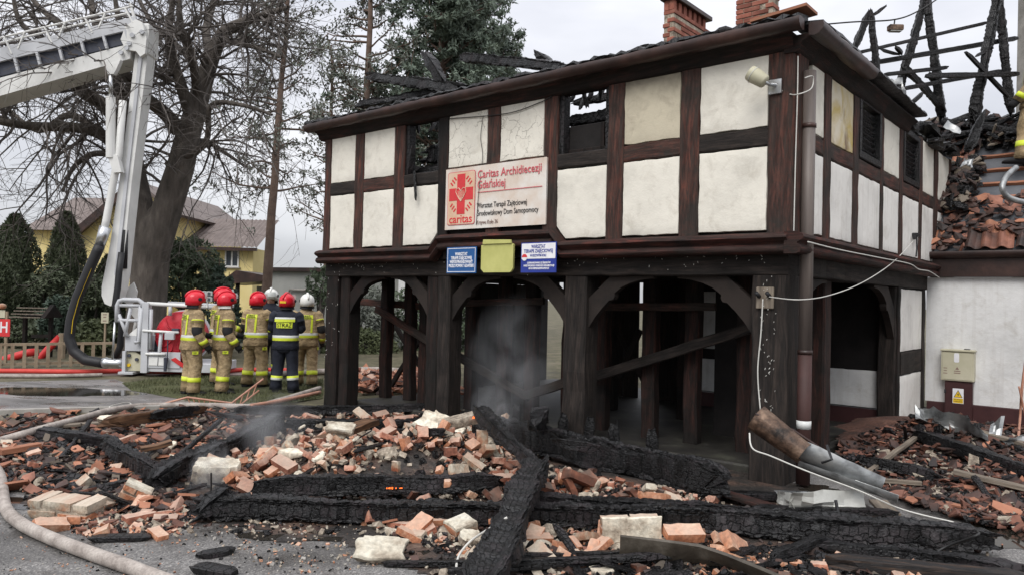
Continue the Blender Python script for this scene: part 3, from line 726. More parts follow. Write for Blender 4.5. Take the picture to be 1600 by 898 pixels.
# braces: knees cut from plank with a curved inner edge
KN = [(.88, 0), (.0, 0.0), (.0, -.64)]
KN = [(.88, .0), (.30, .0), (.0, -.26), (.0, -.62), (.10, -.48), (.20, -.37), (.29, -.285), (.345, -.275), (.365, -.235), (.36, -.20), (.46, -.125), (.58, -.075), (.72, -.04), (.88, -.025)]
def knee(x, y, sgn, ax, th, m='timber_grey', sc=1.0):
    b = MB(); pol = [(p[0] * sgn * sc, p[1] * sc) for p in KN]
    b.prism(pol, (x, y, ZB0 - .003), ax, Z1, (Y1 if abs(ax.x) > .5 else -X1) * th); b.build('knee_brace', MT[m], house)
knee(-.378, .08, -1, X1, .09); knee(-2.438, .08, 1, X1, .09)
knee(-2.772, .08, -1, X1, .09); knee(-4.758, .08, 1, X1, .09)
knee(-5.252, .08, -1, X1, .09, 'timber_grey', .95); knee(-7.065, .08, 1, X1, .09, 'timber_dark', .95)
knee(-.06, .378, 1, Y1, .09, sc=1.15); knee(-.06, 4.378, -1, Y1, .09, sc=1.2)
for y, sg in ((.378, 1),): knee(-W + .16, y, sg, Y1, .09, 'timber_dark')
# horizontal rails and loose diagonal struts of the inner row
def instrut(a, c, yy, w_=.13, m='timber_grey'):
    (x0, z0), (x1, z1) = FRL(*a, yy), FRL(*c, yy)
    timber('strut', (x0, yy, z0), (x1, yy, z1), .06, w_, m, upv=Z1, jit=.004, bev=.01)
instrut((940, 479), (1118, 479), 1.0, .10, 'timber'); instrut((850, 470), (700, 474), 1.0, .10, 'timber'); instrut((545, 470), (680, 480), 1.22, .12, 'timber')
instrut((915, 592), (1172, 512), .92); instrut((705, 550), (826, 620), .86); instrut((820, 618), (885, 597), .84)
instrut((588, 482), (690, 545), 1.0, .13, 'timber'); instrut((690, 475), (600, 620), 1.9, .1, 'timber_dark'); instrut((612, 500), (700, 640), 2.0, .1, 'timber_dark')
instrut((1000, 515), (968, 590), 2.7, .1, 'timber_dark'); instrut((968, 520), (1020, 620), 2.75, .1, 'timber_dark')
timber('strut', (-.45, 1.3, .25), (-.75, 2.2, 1.75), .10, .11, 'timber', upv=Z1)
timber('strut', (-.38, .95, .95), (-.6, 1.9, .10), .09, .11, 'timber', upv=Z1)
# back wall of the arcade: boards above, whitewashed panels and dark plinth below
YB = 4.55
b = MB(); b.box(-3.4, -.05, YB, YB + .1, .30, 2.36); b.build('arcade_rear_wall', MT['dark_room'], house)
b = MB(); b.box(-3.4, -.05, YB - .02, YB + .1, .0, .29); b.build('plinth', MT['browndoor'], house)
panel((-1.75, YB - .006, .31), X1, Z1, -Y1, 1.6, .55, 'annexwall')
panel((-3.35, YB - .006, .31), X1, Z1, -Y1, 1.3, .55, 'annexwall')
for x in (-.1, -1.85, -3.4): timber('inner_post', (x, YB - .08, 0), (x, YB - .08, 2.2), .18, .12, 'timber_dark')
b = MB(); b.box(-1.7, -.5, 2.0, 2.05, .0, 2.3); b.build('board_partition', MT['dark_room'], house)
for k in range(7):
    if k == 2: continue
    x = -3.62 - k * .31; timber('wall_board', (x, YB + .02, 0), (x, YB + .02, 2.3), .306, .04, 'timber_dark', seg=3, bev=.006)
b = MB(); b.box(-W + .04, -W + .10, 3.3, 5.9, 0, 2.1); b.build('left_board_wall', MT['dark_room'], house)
panel((-3.0, YB - .30, 1.05), X1, Z1, -Y1, .35, .95, 'annexwall', .04)
# solid bay of the side wall next to the annex
for z0, z1 in ((1.16, 2.08), (.05, .80)): panel((-.03, 4.64, z0), Y1, Z1, X1, 1.30, z1 - z0, 'plaster_white')
b = MB(); b.box(-.12, -.06, 4.62, 6.1, .0, 2.1); b.build('wall_backing', MT['dark_room'], house)
timber('rail', (-.075, 4.625, .98), (-.075, 5.95, .98), .34, .11, 'timber_grey', upv=X1)
timber('arcade_post', (-.08, 6.02, 0), (-.08, 6.02, 2.1), .14, .15, 'timber_grey')
b = MB(); b.box(-W + .2, -.42, .38, 6.0, -.03, .055, .02); b.box(-W + .1, -.35, .30, .37, -.03, .09, .02); b.box(-.34, -.20, .42, 4.4, -.03, .09, .02)
b.build('arcade_floor', MT['arcade_floor'], house)
# downpipe at the corner, its lower length repainted
b = MB(); b.tube([(.135, .14, 1.34), (.135, .14, 4.15)], .064, 14); b.build('downpipe', MT['pipe_grey'], house, smooth=True)
b = MB(); b.tube([(.135, .14, .03), (.135, .14, 1.345)], .068, 14); lo = b.build('downpipe', MT['pipe_red'], house, smooth=True, label='red brown lower length of the downpipe')
b = MB(); b.tube([(.135, .14, .58), (.135, .14, .66)], .071, 14); b.build('tape_band', MT['reflect'], house, smooth=True)
for z in (1.34, 3.6):
    b = MB(); b.tube([(.135, .14, z - .02), (.135, .14, z + .02)], .073, 14); b.build('pipe_collar', MT['gutter_dark'], house, smooth=True)

# charred beams, a helper used all over the scene
def rot_sec(n, w_, h_, r):
    out = []
    for k in range(n):
        a = 2 * pi * k / n + pi / 4; c, s = cos(a), sin(a)
        e = .24
        out.append((w_ / 2 * math.copysign(abs(c) ** e, c), h_ / 2 * math.copysign(abs(s) ** e, s)))
    return out
def charred(p0, p1, w_, h_, seed=0, n=22, step=.04, amp=1.0, roll=0.0, taper=(1, 1), sag=0.0, upv=Z1, cell=.07, wander=1.0):
    """burnt timber: plated (alligator) char, eroded flanks, splintered ends"""
    p0, p1 = V(p0), V(p1); d, s, u = frame(p1 - p0, upv); Ln = (p1 - p0).length
    s, u = s * cos(roll) + u * sin(roll), u * cos(roll) - s * sin(roll)
    mn = min(w_, h_); amp *= min(1.0, mn / .17); per = 2 * (w_ + h_) / n; cv = max(per * 2.5, .055)
    N_ = max(3, int(Ln / step)); sec = rot_sec(n, w_, h_, 0); rings = []
    for i in range(N_ + 1):
        t = i / N_; sc = lerp(taper[0], taper[1], t); de = min(t, 1 - t) * Ln
        endf = min(1, de / (.9 * mn) * .35 + .65)
        c = p0.lerp(p1, t) + s * (noise.noise((t * Ln * .9, seed, 0)) * .03 * amp * wander) + u * (noise.noise((t * Ln * .9, seed, 5)) * .025 * amp * wander - sag * 4 * t * (1 - t))
        er = 1 + .12 * amp * noise.noise((t * Ln * 2.3, seed * 3.1, 7))
        ring = []
        for k, (a, q) in enumerate(sec):
            x = t * Ln; pv = k * per + .012 * noise.noise((x * 6, k * .7, seed))
            row = math.floor(pv / cv); xw = x + .022 * noise.noise((x * 7, k * .5, seed + 9)) + ((row * 0.37 + seed) % 1.0) * cell
            col = math.floor(xw / cell); fx = xw / cell - col; fv = pv / cv - row
            edge_ = min(min(fx, 1 - fx) * cell, min(fv, 1 - fv) * cv); cr_ = min(1, edge_ / .016)
            hsh = (sin(col * 91.7 + row * 57.3 + seed * 3.3) * 43758.5) % 1.0
            eat = max(0, noise.noise((x * 1.5 + seed, a * 5, q * 5 + seed)) - .12) * .55 * mn
            dd = amp * (-.020 * (1 - cr_) + .022 * (hsh - .6) + .016 * noise.noise((x * 5 + seed, a * 8, q * 8))) - eat * min(1, amp)
            l_ = sqrt(a * a + q * q) + 1e-6; k_ = sc * er * endf
            al = 0.0
            if de < .25: al = (1 if t < .5 else -1) * (.25 - de) * 1.3 * mn / .17 * max(-.35, noise.noise((a * 26 + seed, q * 26, 3))) 
            ring.append(c + d * al + s * (a * k_ + a / l_ * dd) + u * (q * k_ + q / l_ * dd))
        rings.append(ring)
    b = MB(); b.loft(rings); return b
def char_part(p0, p1, w_, h_, parent=house, name='burnt_beam', m='char', origin=None, **k):
    return auto_smooth(charred(p0, p1, w_, h_, **k).build(name, MT[m], parent, origin), 32)
# inside the empty windows and along the roofless top
char_part((-5.9, .55, 3.98), (-4.5, .75, 4.02), .20, .28, seed=3); char_part((-6.0, 1.6, 3.55), (-4.2, 1.4, 3.62), .25, .22, seed=4)
char_part((-3.1, .45, 4.12), (-1.8, .5, 4.16), .16, .15, seed=5); char_part((-3.1, .8, 3.93), (-1.8, .9, 3.93), .2, .22, seed=6)
char_part((-3.0, 1.3, 3.5), (-2.4, 1.9, 4.7), .12, .12, seed=7); char_part((-2.5, 2.3, 3.5), (-2.1, 1.5, 4.5), .1, .1, seed=8)
char_part((-5.62, -.02, 3.6), (-5.50, -.06, 3.98), .09, .09, seed=9, amp=.6)
char_part((-3.2, .35, 3.70), (-1.7, .4, 3.74), .14, .24, seed=401); char_part((-3.2, 1.5, 4.05), (-1.7, 1.6, 4.0), .16, .34, seed=402); char_part((-2.9, .25, 4.30), (-2.3, .6, 4.42), .10, .10, seed=403); char_part((-6.1, .9, 4.15), (-4.5, 1.1, 4.3), .14, .16, seed=404); char_part((-5.7, .2, 3.62), (-4.9, .3, 3.72), .16, .16, seed=405)
for i in range(9): char_part((-2.9 + i * .09, .12 + .1 * (i % 3), 4.43), (-2.88 + i * .09 + rng.uniform(-.05, .05), .14, 4.43 - rng.uniform(.06, .28)), .05, .05, seed=410 + i, n=8)
for i in range(6): char_part((-5.62 + i * .1, .12 + .1 * (i % 3), 4.43), (-5.6 + i * .1 + rng.uniform(-.05, .05), .14, 4.43 - rng.uniform(.05, .2)), .05, .05, seed=420 + i, n=8)
for x in (-1.2, -3.4, -5.0, -6.4): char_part((x, 1.0, 3.2), (x - .2, 5.2, 3.35), .2, .2, seed=10 + x)
char_part((-5.72, -.0, 3.5), (-5.72, -.0, 4.4), .12, .1, seed=21); char_part((-2.87, .0, 3.55), (-2.87, .0, 4.4), .12, .1, seed=22)
x, z = FRL(655, 290, -.1)
char_part((-5.45, -.07, 3.62), (x, -.16, 3.20), .035, .045, seed=23, amp=.25)
# fallen roof timbers lying across the front eave
def fp(px, py, y): q = FRL(px, py, y); return V((q[0], y, q[1]))
char_part(fp(577, 119, .3), fp(722, 139, .05), .17, .18, seed=31, amp=1.2); char_part(fp(666, 88, .15), fp(694, 132, .1), .19, .19, seed=32, amp=1.3)
char_part(fp(725, 91, .9), fp(880, 104, .3), .16, .15, seed=33, amp=1.2); char_part(fp(842, 86, .7), fp(858, 98, .7), .3, .1, seed=34)
char_part(fp(560, 165, .3), fp(700, 140, .3), .15, .12, seed=35, amp=1.3); char_part(fp(900, 118, .5), fp(1010, 75, .5), .12, .08, seed=36)
# chimneys laid brick by brick
def chimney(x0, x1, y0, y1, z0, z1, cap):
    ch = empty('chimney', (x0, y0, z0)); setparent(ch, house)
    b = MB(); b.box(.012, x1 - x0 - .012, .012, y1 - y0 - .012, 0, z1 - z0 - .01); b.build('mortar_core', MT['mortar'], ch)
    bl, bw, bh, jn = .25, .118, .066, .011
    ms = {}
    for key, lx, ly in (('a', bl, bw), ('b', bw, bl)):
        q = MB(); q.box(0, lx, 0, ly, 0, bh, .006); ms[key] = q.mesh('brick', MT['chimney_brick'])
    def put(k, x, y, z):
        o = bpy.data.objects.new('brick', ms[k]); COL.objects.link(o); setparent(o, ch)
        o.location = (x + rng.uniform(-.003, .003), y + rng.uniform(-.004, .004), z)
    n = int((z1 - z0) / (bh + jn))
    for c in range(n):
        z = c * (bh + jn); off = (c % 2) * (bl + jn) / 2
        L_ = x1 - x0; k = int(L_ / (bl + jn)); 
        for i in range(k + 1):
            x = i * (bl + jn) - off
            if x > -.01 and x + bl <= L_ + .02: put('a', x, 0, z)
            elif x <= -.01 or x < L_ - bw + .02: 
                xx = 0 if x < 0 else L_ - bw
                put('b', xx, 0, z)
        L_ = y1 - y0; k = int(L_ / (bl + jn))
        for side in (0, 1):
            for i in range(k + 1):
                y = i * (bl + jn) + (bw + jn if (c % 2) == 0 else bl + jn)
                if y + bl <= L_ + .02: put('b', 0 if side == 0 else x1 - x0 - bw, y, z)
    if cap:
        b = MB(); b.box(-.04, x1 - x0 + .04, -.04, y1 - y0 + .04, z1 - z0 + .22, z1 - z0 + .30, .01); b.build('chimney_cap', MT['gutter_dark'], ch)
        k = int((y1 - y0) / .16)
        for i in range(k):
            for xx in (0, x1 - x0 - .118): put('a' if False else 'b', xx, .02 + i * (y1 - y0 - .2) / max(1, k - 1) , z1 - z0)
            for xx in (0, x1 - x0 - .118):
                b = MB(); b.box(xx, xx + .1, .02 + i * (y1 - y0 - .2) / max(1, k - 1), .11 + i * (y1 - y0 - .2) / max(1, k - 1), z1 - z0 + .07, z1 - z0 + .22); b.build('flue_pier', MT['chimney_brick'], ch)
    else:
        pass
cy = 3.2
xa, xb = FRL(1036, 40, cy)[0], FRL(1053, 40, cy)[0]
ye = SDL(1108, 40, xb)[0]
chimney(xa, xb, cy, ye, 3.5, FRL(1053, 8, cy)[1] - .12, True)
cy2 = 3.6
xa2, xb2 = FRL(1150, 20, cy2)[0], FRL(1208, 20, cy2)[0]
chimney(xa2, xb2, cy2, SDL(1218, 20, xb2)[0], 3.6, 6.6, False)

# ------------------------------------------------------------------ the annex with its wrecked tile roof
A0 = HW(0, 6.11, 0)
annex = thing('annex', 'low white annex with brown fascia and half stripped burnt tile roof', 'annex', A0, HROT)
b = MB(); b.box(.0, 5.0, .0, .25, .33, 2.30); b.build('wall', MT['annexwall'], annex)
b = MB(); b.box(.03, 5.0, -.03, .24, .0, .328, .01); b.build('plinth', MT['browndoor'], annex)
b = MB(); b.box(.10, 5.2, -.09, .02, 2.302, 2.60, .01); b.build('fascia', MT['gutter_dark'], annex)
b = MB(); b.loft([[V((x, -.05 + q[0], 2.60 + q[1])) for q in gut] for x in (.02, .6, 1.2, 2.5, 5.2)]); auto_smooth(b.build('gutter', MT['gutter_dark'], annex), 50)
TH = radians(43); RU = V((0, cos(TH), sin(TH))); RN = V((0, -sin(TH), cos(TH))); RO = V((0, -.02, 2.68))
def RF(x, s, h=0.0): return RO + X1 * x + RU * s + RN * h        # roof frame of the annex: x right, s up the slope
_rot = Matrix.Rotation(HROT, 3, 'Z')
RUw, RNw, ROw = _rot @ RU, _rot @ RN, A0 + _rot @ RO
def RP(px, py): p = PLN(px, py, ROw, RNw) - ROw; return (p.dot(AX), p.dot(RUw))
b = MB(); b.prism([(-.6, 0), (5.2, 0), (5.2, 3.75), (-.6, 3.75)], RF(0, 0, -.06), X1, RU, RN * .03); b.build('roof_membrane', MT['roof_felt'], annex)
for py in (241, 263, 285, 306):
    xq, sq = RP(1512, py + 4); xr, sr_ = RP(1640, py)
    s_ = (sq + sr_) / 2
    timber('roof_batten', RF(xq, s_, .0), RF(3.4, s_, .0), .05, .06, 'batten', annex, upv=RN, bev=.006)
# interlocking tiles left in place
def tile_mesh(w_=.22, l_=.36, name='roof_tile', m='tile'):
    b = MB(); n = 9; pr = []
    for i in range(n):
        t = i / (n - 1); h = .055 * (max(0, cos((t - .28) * 5.2)) ** .8) if t < .58 else .004 - .012 * sin((t - .58) / .42 * pi)
        pr.append((t * w_ - w_ / 2, h))
    ring = lambda s: [X1 * a + Y1 * s + Z1 * (h + .014) for a, h in pr] + [X1 * a + Y1 * s + Z1 * h for a, h in pr[::-1]]
    b.loft([ring(0), ring(l_)]); return b.mesh(name, MT[m], smooth=False)
TILES = {k: tile_mesh(m=k) for k in ('tile', 'tile_dark', 'tile_orange')}
RM = Matrix((X1, RU, RN)).transposed()
def put_tile(x, s, k, h=.03, tilt=.06, yaw=0.0, parent=annex):
    o = bpy.data.objects.new('roof_tile', TILES[k]); COL.objects.link(o); setparent(o, parent)
    o.location = RF(x, s, h); o.rotation_euler = (RM @ Euler((tilt, 0, yaw)).to_matrix()).to_euler()
for r in range(2):
    for c in range(9): put_tile(.62 + c * .225 + rng.uniform(-.01, .01), .06 + r * .27, rng.choice(['tile', 'tile_orange', 'tile', 'tile_dark']), .02, .07 + .03 * r, rng.uniform(-.05, .05))
for r in range(4):
    for c in range(2):
        q = RP(1497 + c * 16, 306 - r * 22); put_tile(q[0], q[1] - .1, rng.choice(['tile', 'tile_orange', 'tile']), .03, .06, rng.uniform(-.04, .04))
# broken tile shards, shared meshes
def shard_mesh(seed, m, size=.12, curve=.02, name='tile_shard'):
    r = random.Random(seed); n = r.choice([4, 5, 5, 6]); b = MB(); an = sorted(r.uniform(0, 2 * pi) for _ in range(n))
    an = [2 * pi * i / n + r.uniform(-.45, .45) for i in range(n)]; asp = r.uniform(.45, 1)
    P = [(cos(a) * size * r.uniform(.7, 1.15), sin(a) * size * asp * r.uniform(.7, 1.15)) for a in an]
    top = [V((x, y, .016 + curve * (1 - (y / size) ** 2 * 2.2))) for x, y in P]; bot = [V((p.x * .97, p.y * .97, p.z - .016)) for p in top]
    b.v = top + bot + [V((0, 0, .018 + curve)), V((0, 0, .002 + curve))]
    for i in range(n):
        j = (i + 1) % n
        b.face((i, j, 2 * n)); b.face((n + j, n + i, 2 * n + 1)); b.face((j, i, n + i, n + j))
    return b.mesh(name, MT[m])
SHARDS = {}
for k in ('tile', 'tile_dark', 'tile_orange'): SHARDS[k] = [shard_mesh(i + hash(k) % 7 * 0 + len(k) * 13, k, random.Random(i).uniform(.075, .14), random.Random(i + 3).uniform(-.01, .035)) for i in range(7)]
# tumbled tiles on the lower slope and charred litter higher up: parts of the roof, past the first ones joined
cnt = 0; STOP = RP(1550, 312)[1]
while cnt < 280:
    x, s = rng.uniform(-.5, 2.4), rng.uniform(.04, STOP)
    if x > .5 and s < .36: continue
    k = rng.choice(['tile', 'tile', 'tile_dark', 'tile_dark', 'tile_dark', 'tile_orange'])
    o = bpy.data.objects.new('tile_shard', rng.choice(SHARDS[k])); COL.objects.link(o); setparent(o, annex)
    o.location = RF(x, s, .02 + rng.random() * .10); o.rotation_euler = (RM @ Euler((rng.gauss(0, .35), rng.gauss(0, .35), rng.uniform(0, 6.28))).to_matrix()).to_euler()
    sc = rng.uniform(.7, 1.35); o.scale = (sc, sc, sc); cnt += 1
def joined_pieces(name, mats, fn, count, seed, parent=None, label=None, cat=None, group=None, origin=None, kind='stuff'):
    """many small irregular boxes joined into one object"""
    r = random.Random(seed); b = MB()
    for _ in range(count):
        q = fn(r)
        if q is None: continue
        loc, (lx, ly, lz), rot, mi = q
        k = len(b.v); R_ = rot
        for sz in (-1, 1):
            for sx_, sy in ((-1, -1), (1, -1), (1, 1), (-1, 1)):
                b.v.append(V(loc) + R_ @ V((sx_ * lx * r.uniform(.6, 1.1), sy * ly * r.uniform(.6, 1.1), sz * lz * r.uniform(.7, 1.1))))
        for f in ((3, 2, 1, 0), (4, 5, 6, 7), (0, 1, 5, 4), (1, 2, 6, 5), (2, 3, 7, 6), (3, 0, 4, 7)): b.face([k + i for i in f], mi)
    return b.build(name, mats, parent, origin, label=label, cat=cat, group=group, kind=kind)
def rrot(r, a=.5): return Euler((r.gauss(0, a), r.gauss(0, a), r.uniform(0, 6.28))).to_matrix()
RTOP = RP(1550, 236)[1] + .03
def roofbits(r):
    x, s = r.uniform(-.9, 3.0), r.uniform(RTOP, 3.75)
    if r.random() < .35: x, s = r.uniform(-.6, .5), r.uniform(1.0, 2.4)
    h = .02 + r.random() * .22 * (1 + .6 * noise.noise((x * 2, s * 2, 1)))
    return RF(x, s, h), (r.uniform(.05, .16), r.uniform(.03, .08), r.uniform(.006, .02)), RM @ rrot(r, .45), r.choice([0, 0, 0, 1, 1, 2])
joined_pieces('roof_rubble', [MT['char_obj'], MT['tile_dark'], MT['greywood']], roofbits, 1200, 5, annex)
for i in range(34):
    x, s = rng.uniform(-.9, 1.6), rng.uniform(RTOP + .05, 3.7); a = rng.uniform(-.6, .6); l_ = rng.uniform(.35, .9)
    p = RF(x, s, .12 + rng.random() * .15); d = X1 * cos(a) * l_ / 2 + RU * sin(a) * l_ / 2 + RN * rng.uniform(-.1, .15)
    char_part(p - d, p + d, rng.uniform(.05, .13), rng.uniform(.04, .1), annex, 'burnt_lath', seed=i + 60, n=10, step=.07)
# burnt top of the house side wall, running into the annex roof
for i in range(22):
    y = rng.uniform(3.9, 7.4); l_ = rng.uniform(.4, 1.0)
    p = V((rng.uniform(-.25, .18), y, 4.42 + rng.uniform(-.02, .26) * (1 if y < 6.5 else .6))); d = V((rng.uniform(-.12, .12), 1, rng.uniform(-.25, .25))).normalized() * l_ / 2
    char_part(p - d, p + d, rng.uniform(.09, .2), rng.uniform(.06, .14), house, 'burnt_beam', seed=i + 100, n=12, step=.06, amp=1.2)
char_part((.1, 3.1, 4.6), (.05, 3.7, 4.72), .28, .22, seed=140, amp=1.4)
# rafter couples still standing
FR3 = [((1322, 112), (1358, 20), 12.6, .115), ((1360, 20), (1374, 150), 12.6, .125), ((1366, 24), (1384, 10), 12.6, .06),
       ((1400, 160), (1448, -14), 13.6, .13), ((1447, -14), (1472, 185), 13.6, .145), ((1415, 106), (1473, 172), 13.5, .11),
       ((1521, 190), (1560, -16), 13.0, .17), ((1559, -16), (1580, 175), 13.3, .15), ((1511, 232), (1534, 182), 11.9, .15), ((1455, 118), (1462, 128), 13.5, .14)]
ainv = annex.rotation_euler.to_matrix().transposed()
for i, (a, c, dd, w_) in enumerate(FR3):
    p, q = ainv @ (D(*a, dd) - A0), ainv @ (D(*c, dd + (.05 if i in (0, 3, 6) else 0)) - A0)
    char_part(p, q, w_, w_ * 1.0, annex, 'burnt_rafter', 'char_ash' if i in (6, 8) else 'char', seed=i + 200, n=18, step=.035, amp=1.15, taper=(1.15, .85) if i not in (1, 4, 7) else (.85, 1.1), wander=.6)
for i, (a, c, dd, r_) in enumerate([((1336, 84), (1542, 36), 13.0, .035), ((1334, 104), (1590, 60), 13.2, .05), ((1382, 117), (1480, 106), 13.0, .04), ((1411, 139), (1566, 111), 13.1, .045),
                        ((1446, 119), (1592, 116), 12.7, .05), ((1424, 162), (1442, 146), 13.0, .04), ((1336, 112), (1364, 112), 13, .03), ((1376, 78), (1404, 86), 13, .03), ((1510, 82), (1576, 152), 12.8, .04), ((1525, 88), (1540, 80), 12.8, .03), ((1400, 74), (1410, 84), 13.0, .04)]):
    inv = annex.rotation_euler.to_matrix().transposed(); p, q = inv @ (D(*a, dd) - A0), inv @ (D(*c, dd + .2) - A0)
    char_part(p, q, r_ * 1.5, r_ * 1.7, annex, 'burnt_batten', seed=i + 240, n=8, step=.07, amp=.35)
# crumpled flashing on the roof
def crumple(corners, nu, nv, amp, seed, mat, name, parent=None, origin=None, **k):
    b = MB(); c = [V(p) for p in corners]; nrm = (c[1] - c[0]).cross(c[3] - c[0]).normalized()
    top = []
    for s in (0, 1):
        for j in range(nv + 1):
            for i in range(nu + 1):
                u, v_ = i / nu, j / nv; p = c[0].lerp(c[1], u).lerp(c[3].lerp(c[2], u), v_)
                h = amp * (noise.noise((u * 3 + seed, v_ * 3, .5)) + .6 * abs(noise.noise((u * 5, v_ * 5 + seed, 2))))
                b.v.append(p + nrm * (h - s * .004))
    n = (nu + 1) * (nv + 1)
    for j in range(nv):
        for i in range(nu):
            a = j * (nu + 1) + i; q = (a, a + 1, a + nu + 2, a + nu + 1); b.face(q); b.face([x + n for x in q][::-1])
    rim = [i for i in range(nu + 1)] + [(j + 1) * (nu + 1) - 1 for j in range(1, nv + 1)] + [nv * (nu + 1) + i for i in range(nu - 1, -1, -1)] + [j * (nu + 1) for j in range(nv - 1, 0, -1)]
    for i in range(len(rim)):
        p, q = rim[i], rim[(i + 1) % len(rim)]; b.face((q, p, p + n, q + n))
    return auto_smooth(b.build(name, mat, parent, origin, **k), 14)
def inA(px, py, d): return annex.rotation_euler.to_matrix().transposed() @ (D(px, py, d) - A0)
crumple([inA(1388, 163, 11.9), inA(1416, 152, 11.9), inA(1410, 122, 12.1), inA(1389, 126, 12.1)], 8, 8, .10, 3, MT['zinc'], 'bent_flashing', annex)
crumple([inA(1474, 198, 11.5), inA(1500, 210, 11.4), inA(1503, 203, 11.5), inA(1481, 188, 11.6)], 5, 3, .03, 6, MT['zinc'], 'bent_flashing', annex)
crumple([inA(1503, 258, 11.2), inA(1520, 262, 11.2), inA(1518, 250, 11.3), inA(1506, 248, 11.3)], 6, 5, .07, 8, MT['zinc'], 'bent_flashing', annex)

# ------------------------------------------------------------------ signs
def text_mesh(body, size, m, w_=None, ext=.0015, align='CENTER', bold=0.0, shear=0.0, spacing=1.0):
    cu = bpy.data.curves.new('lettering', 'FONT'); cu.body = body; cu.size = size; cu.extrude = ext; cu.align_x = align; cu.align_y = 'CENTER'
    cu.offset = bold; cu.shear = shear; cu.space_line = .95; cu.space_character = spacing; cu.resolution_u = 3
    o = bpy.data.objects.new('lettering', cu); COL.objects.link(o)
    bpy.context.view_layer.update()
    me = bpy.data.meshes.new_from_object(o.evaluated_get(bpy.context.evaluated_depsgraph_get()))
    bpy.data.objects.remove(o); bpy.data.curves.remove(cu)
    if w_:
        xs_ = [v.co.x for v in me.vertices]; ww = max(xs_) - min(xs_); k = w_ / ww
        for v in me.vertices: v.co.x *= k
    me.materials.clear(); me.materials.append(m)
    return me
def put_text(parent, body, size, m, x, y, w_=None, z=.012, name='lettering', **k):
    """lettering lying in the local xz plane of its sign (facing -y)"""
    me = text_mesh(body, size, m, w_, **k)
    o = bpy.data.objects.new(name, me); COL.objects.link(o); setparent(o, parent)
    o.rotation_euler = (pi / 2, 0, 0); o.location = (x, -z, y); return o
def board(parent, x0, x1, z0, z1, m, y=.0, th=.012, name='board', rad=0.0, **k):
    b = MB()
    if rad:
        P = []
        for cx, cz, a0 in ((x1 - rad, z0 + rad, -90), (x1 - rad, z1 - rad, 0), (x0 + rad, z1 - rad, 90), (x0 + rad, z0 + rad, 180)):
            for i in range(5): a = radians(a0 + i * 22.5); P.append((cx + rad * cos(a), cz + rad * sin(a)))
        b.prism(P, (0, y, 0), X1, Z1, V((0, -th, 0)))
    else: b.box(x0, x1, y - th, y, z0, z1)
    return b.build(name, m, parent, **k)
SY = OV - .17                                         # signs hang just proud of the moulding
def sign_at(px0, px1, py_mid, name, label, y=SY, cat='sign', group=None):
    xa, z = FRL(px0, py_mid, y); xb, _ = FRL(px1, py_mid, y)
    return thing(name, label, cat, HW((xa + xb) / 2, y, z), HROT, group), xb - xa
sg, sw = sign_at(697, 854, 313, 'charity_sign', 'large white and scorched tan charity banner with red cross emblem fixed above the arcade', OV - .035)
hw_, hh = sw / 2, .42
# the banner: gently buckled, its left part browned by heat
b = MB(); nx, nz = 16, 8
for j in range(nz + 1):
    for i in range(nx + 1):
        x, z = lerp(-hw_, hw_, i / nx), lerp(-hh, hh, j / nz); b.v.append(V((x, -.012 - .004 * noise.noise((x * 2, z * 2, 5)), z)))
for j in range(nz):
    for i in range(nx): a = j * (nx + 1) + i; b.face((a, a + 1, a + nx + 2, a + nx + 1))
b.box(-hw_ + .004, hw_ - .004, -.006, .02, -hh + .004, hh - .004)
b.build('board', MT['sign_white'], sg, smooth=False)
lx0, lx1 = -hw_ + .05, -hw_ + .57
board(sg, lx0, lx1, -hh + .06, hh - .05, MT['sign_redsoft'], -.018, .002, 'logo_border', .035)
board(sg, lx0 + .009, lx1 - .009, -hh + .069, hh - .059, MT['sign_tan'], -.0205, .002, 'logo_panel', .03)
cx, cz = (lx0 + lx1) / 2, .06
b = MB(); b.box(cx - .075, cx + .075, -.0255, -.023, cz - .275, cz + .275); b.box(cx - .225, cx - .0751, -.0255, -.023, cz - .085, cz + .085); b.box(cx + .0751, cx + .225, -.0255, -.023, cz - .085, cz + .085)
b.build('emblem_cross', MT['sign_red'], sg)
b = MB()
for sx_ in (-1, 1):
    for sz in (-1, 1):
        for k in range(3):                             # little flame rays in the four corners
            c = V((cx + sx_ * (.115 + .032 * k), -.0245, cz + sz * (.215 - .035 * k))); d = V((sx_ * .72, 0, sz * .70)) * (.034 - .004 * abs(k - 1)); s_ = V((-sz * .70, 0, sx_ * .72)) * .011
            b.obox(c, d, V((0, .0012, 0)), s_)
b.build('emblem_rays', MT['sign_red'], sg)
b = MB()
hp = [(0, -.10), (-.055, -.035), (-.095, .03), (-.085, .075), (-.045, .085), (0, .045), (.045, .085), (.085, .075), (.095, .03), (.055, -.035), (0, -.10)]
b.tube([V((cx + x, -.027, cz + z)) for x, z in hp], .006, 5)
for x in (-.055, -.03, -.008, .015, .038, .06): b.tube([V((cx + x, -.027, cz + .055 - abs(x) * .2)), V((cx + x * .8, -.027, cz - .03)), V((cx + x * .3, -.027, cz - .085))], .004, 4)
b.build('emblem_heart', MT['sign_tan'], sg)
put_text(sg, 'caritas', .16, MT['sign_red'], cx, -.285, .43, .024, bold=.002)
rx0 = lx1 + .035; rw = hw_ - rx0
put_text(sg, 'Caritas Archidiecezji', .15, MT['sign_redsoft'], rx0, .295, rw * .93, .019, align='LEFT', bold=.001)
put_text(sg, 'Gdańskiej', .15, MT['sign_redsoft'], rx0, .155, rw * .42, .019, align='LEFT', bold=.001)
board(sg, rx0 + .01, hw_ - .06, .055, .064, MT['sign_redsoft'], -.018, .0025, 'sign_rule')
put_text(sg, 'Warsztat Terapii Zajęciowej', .10, MT['ink'], rx0, -.12, rw * .74, .019, align='LEFT')
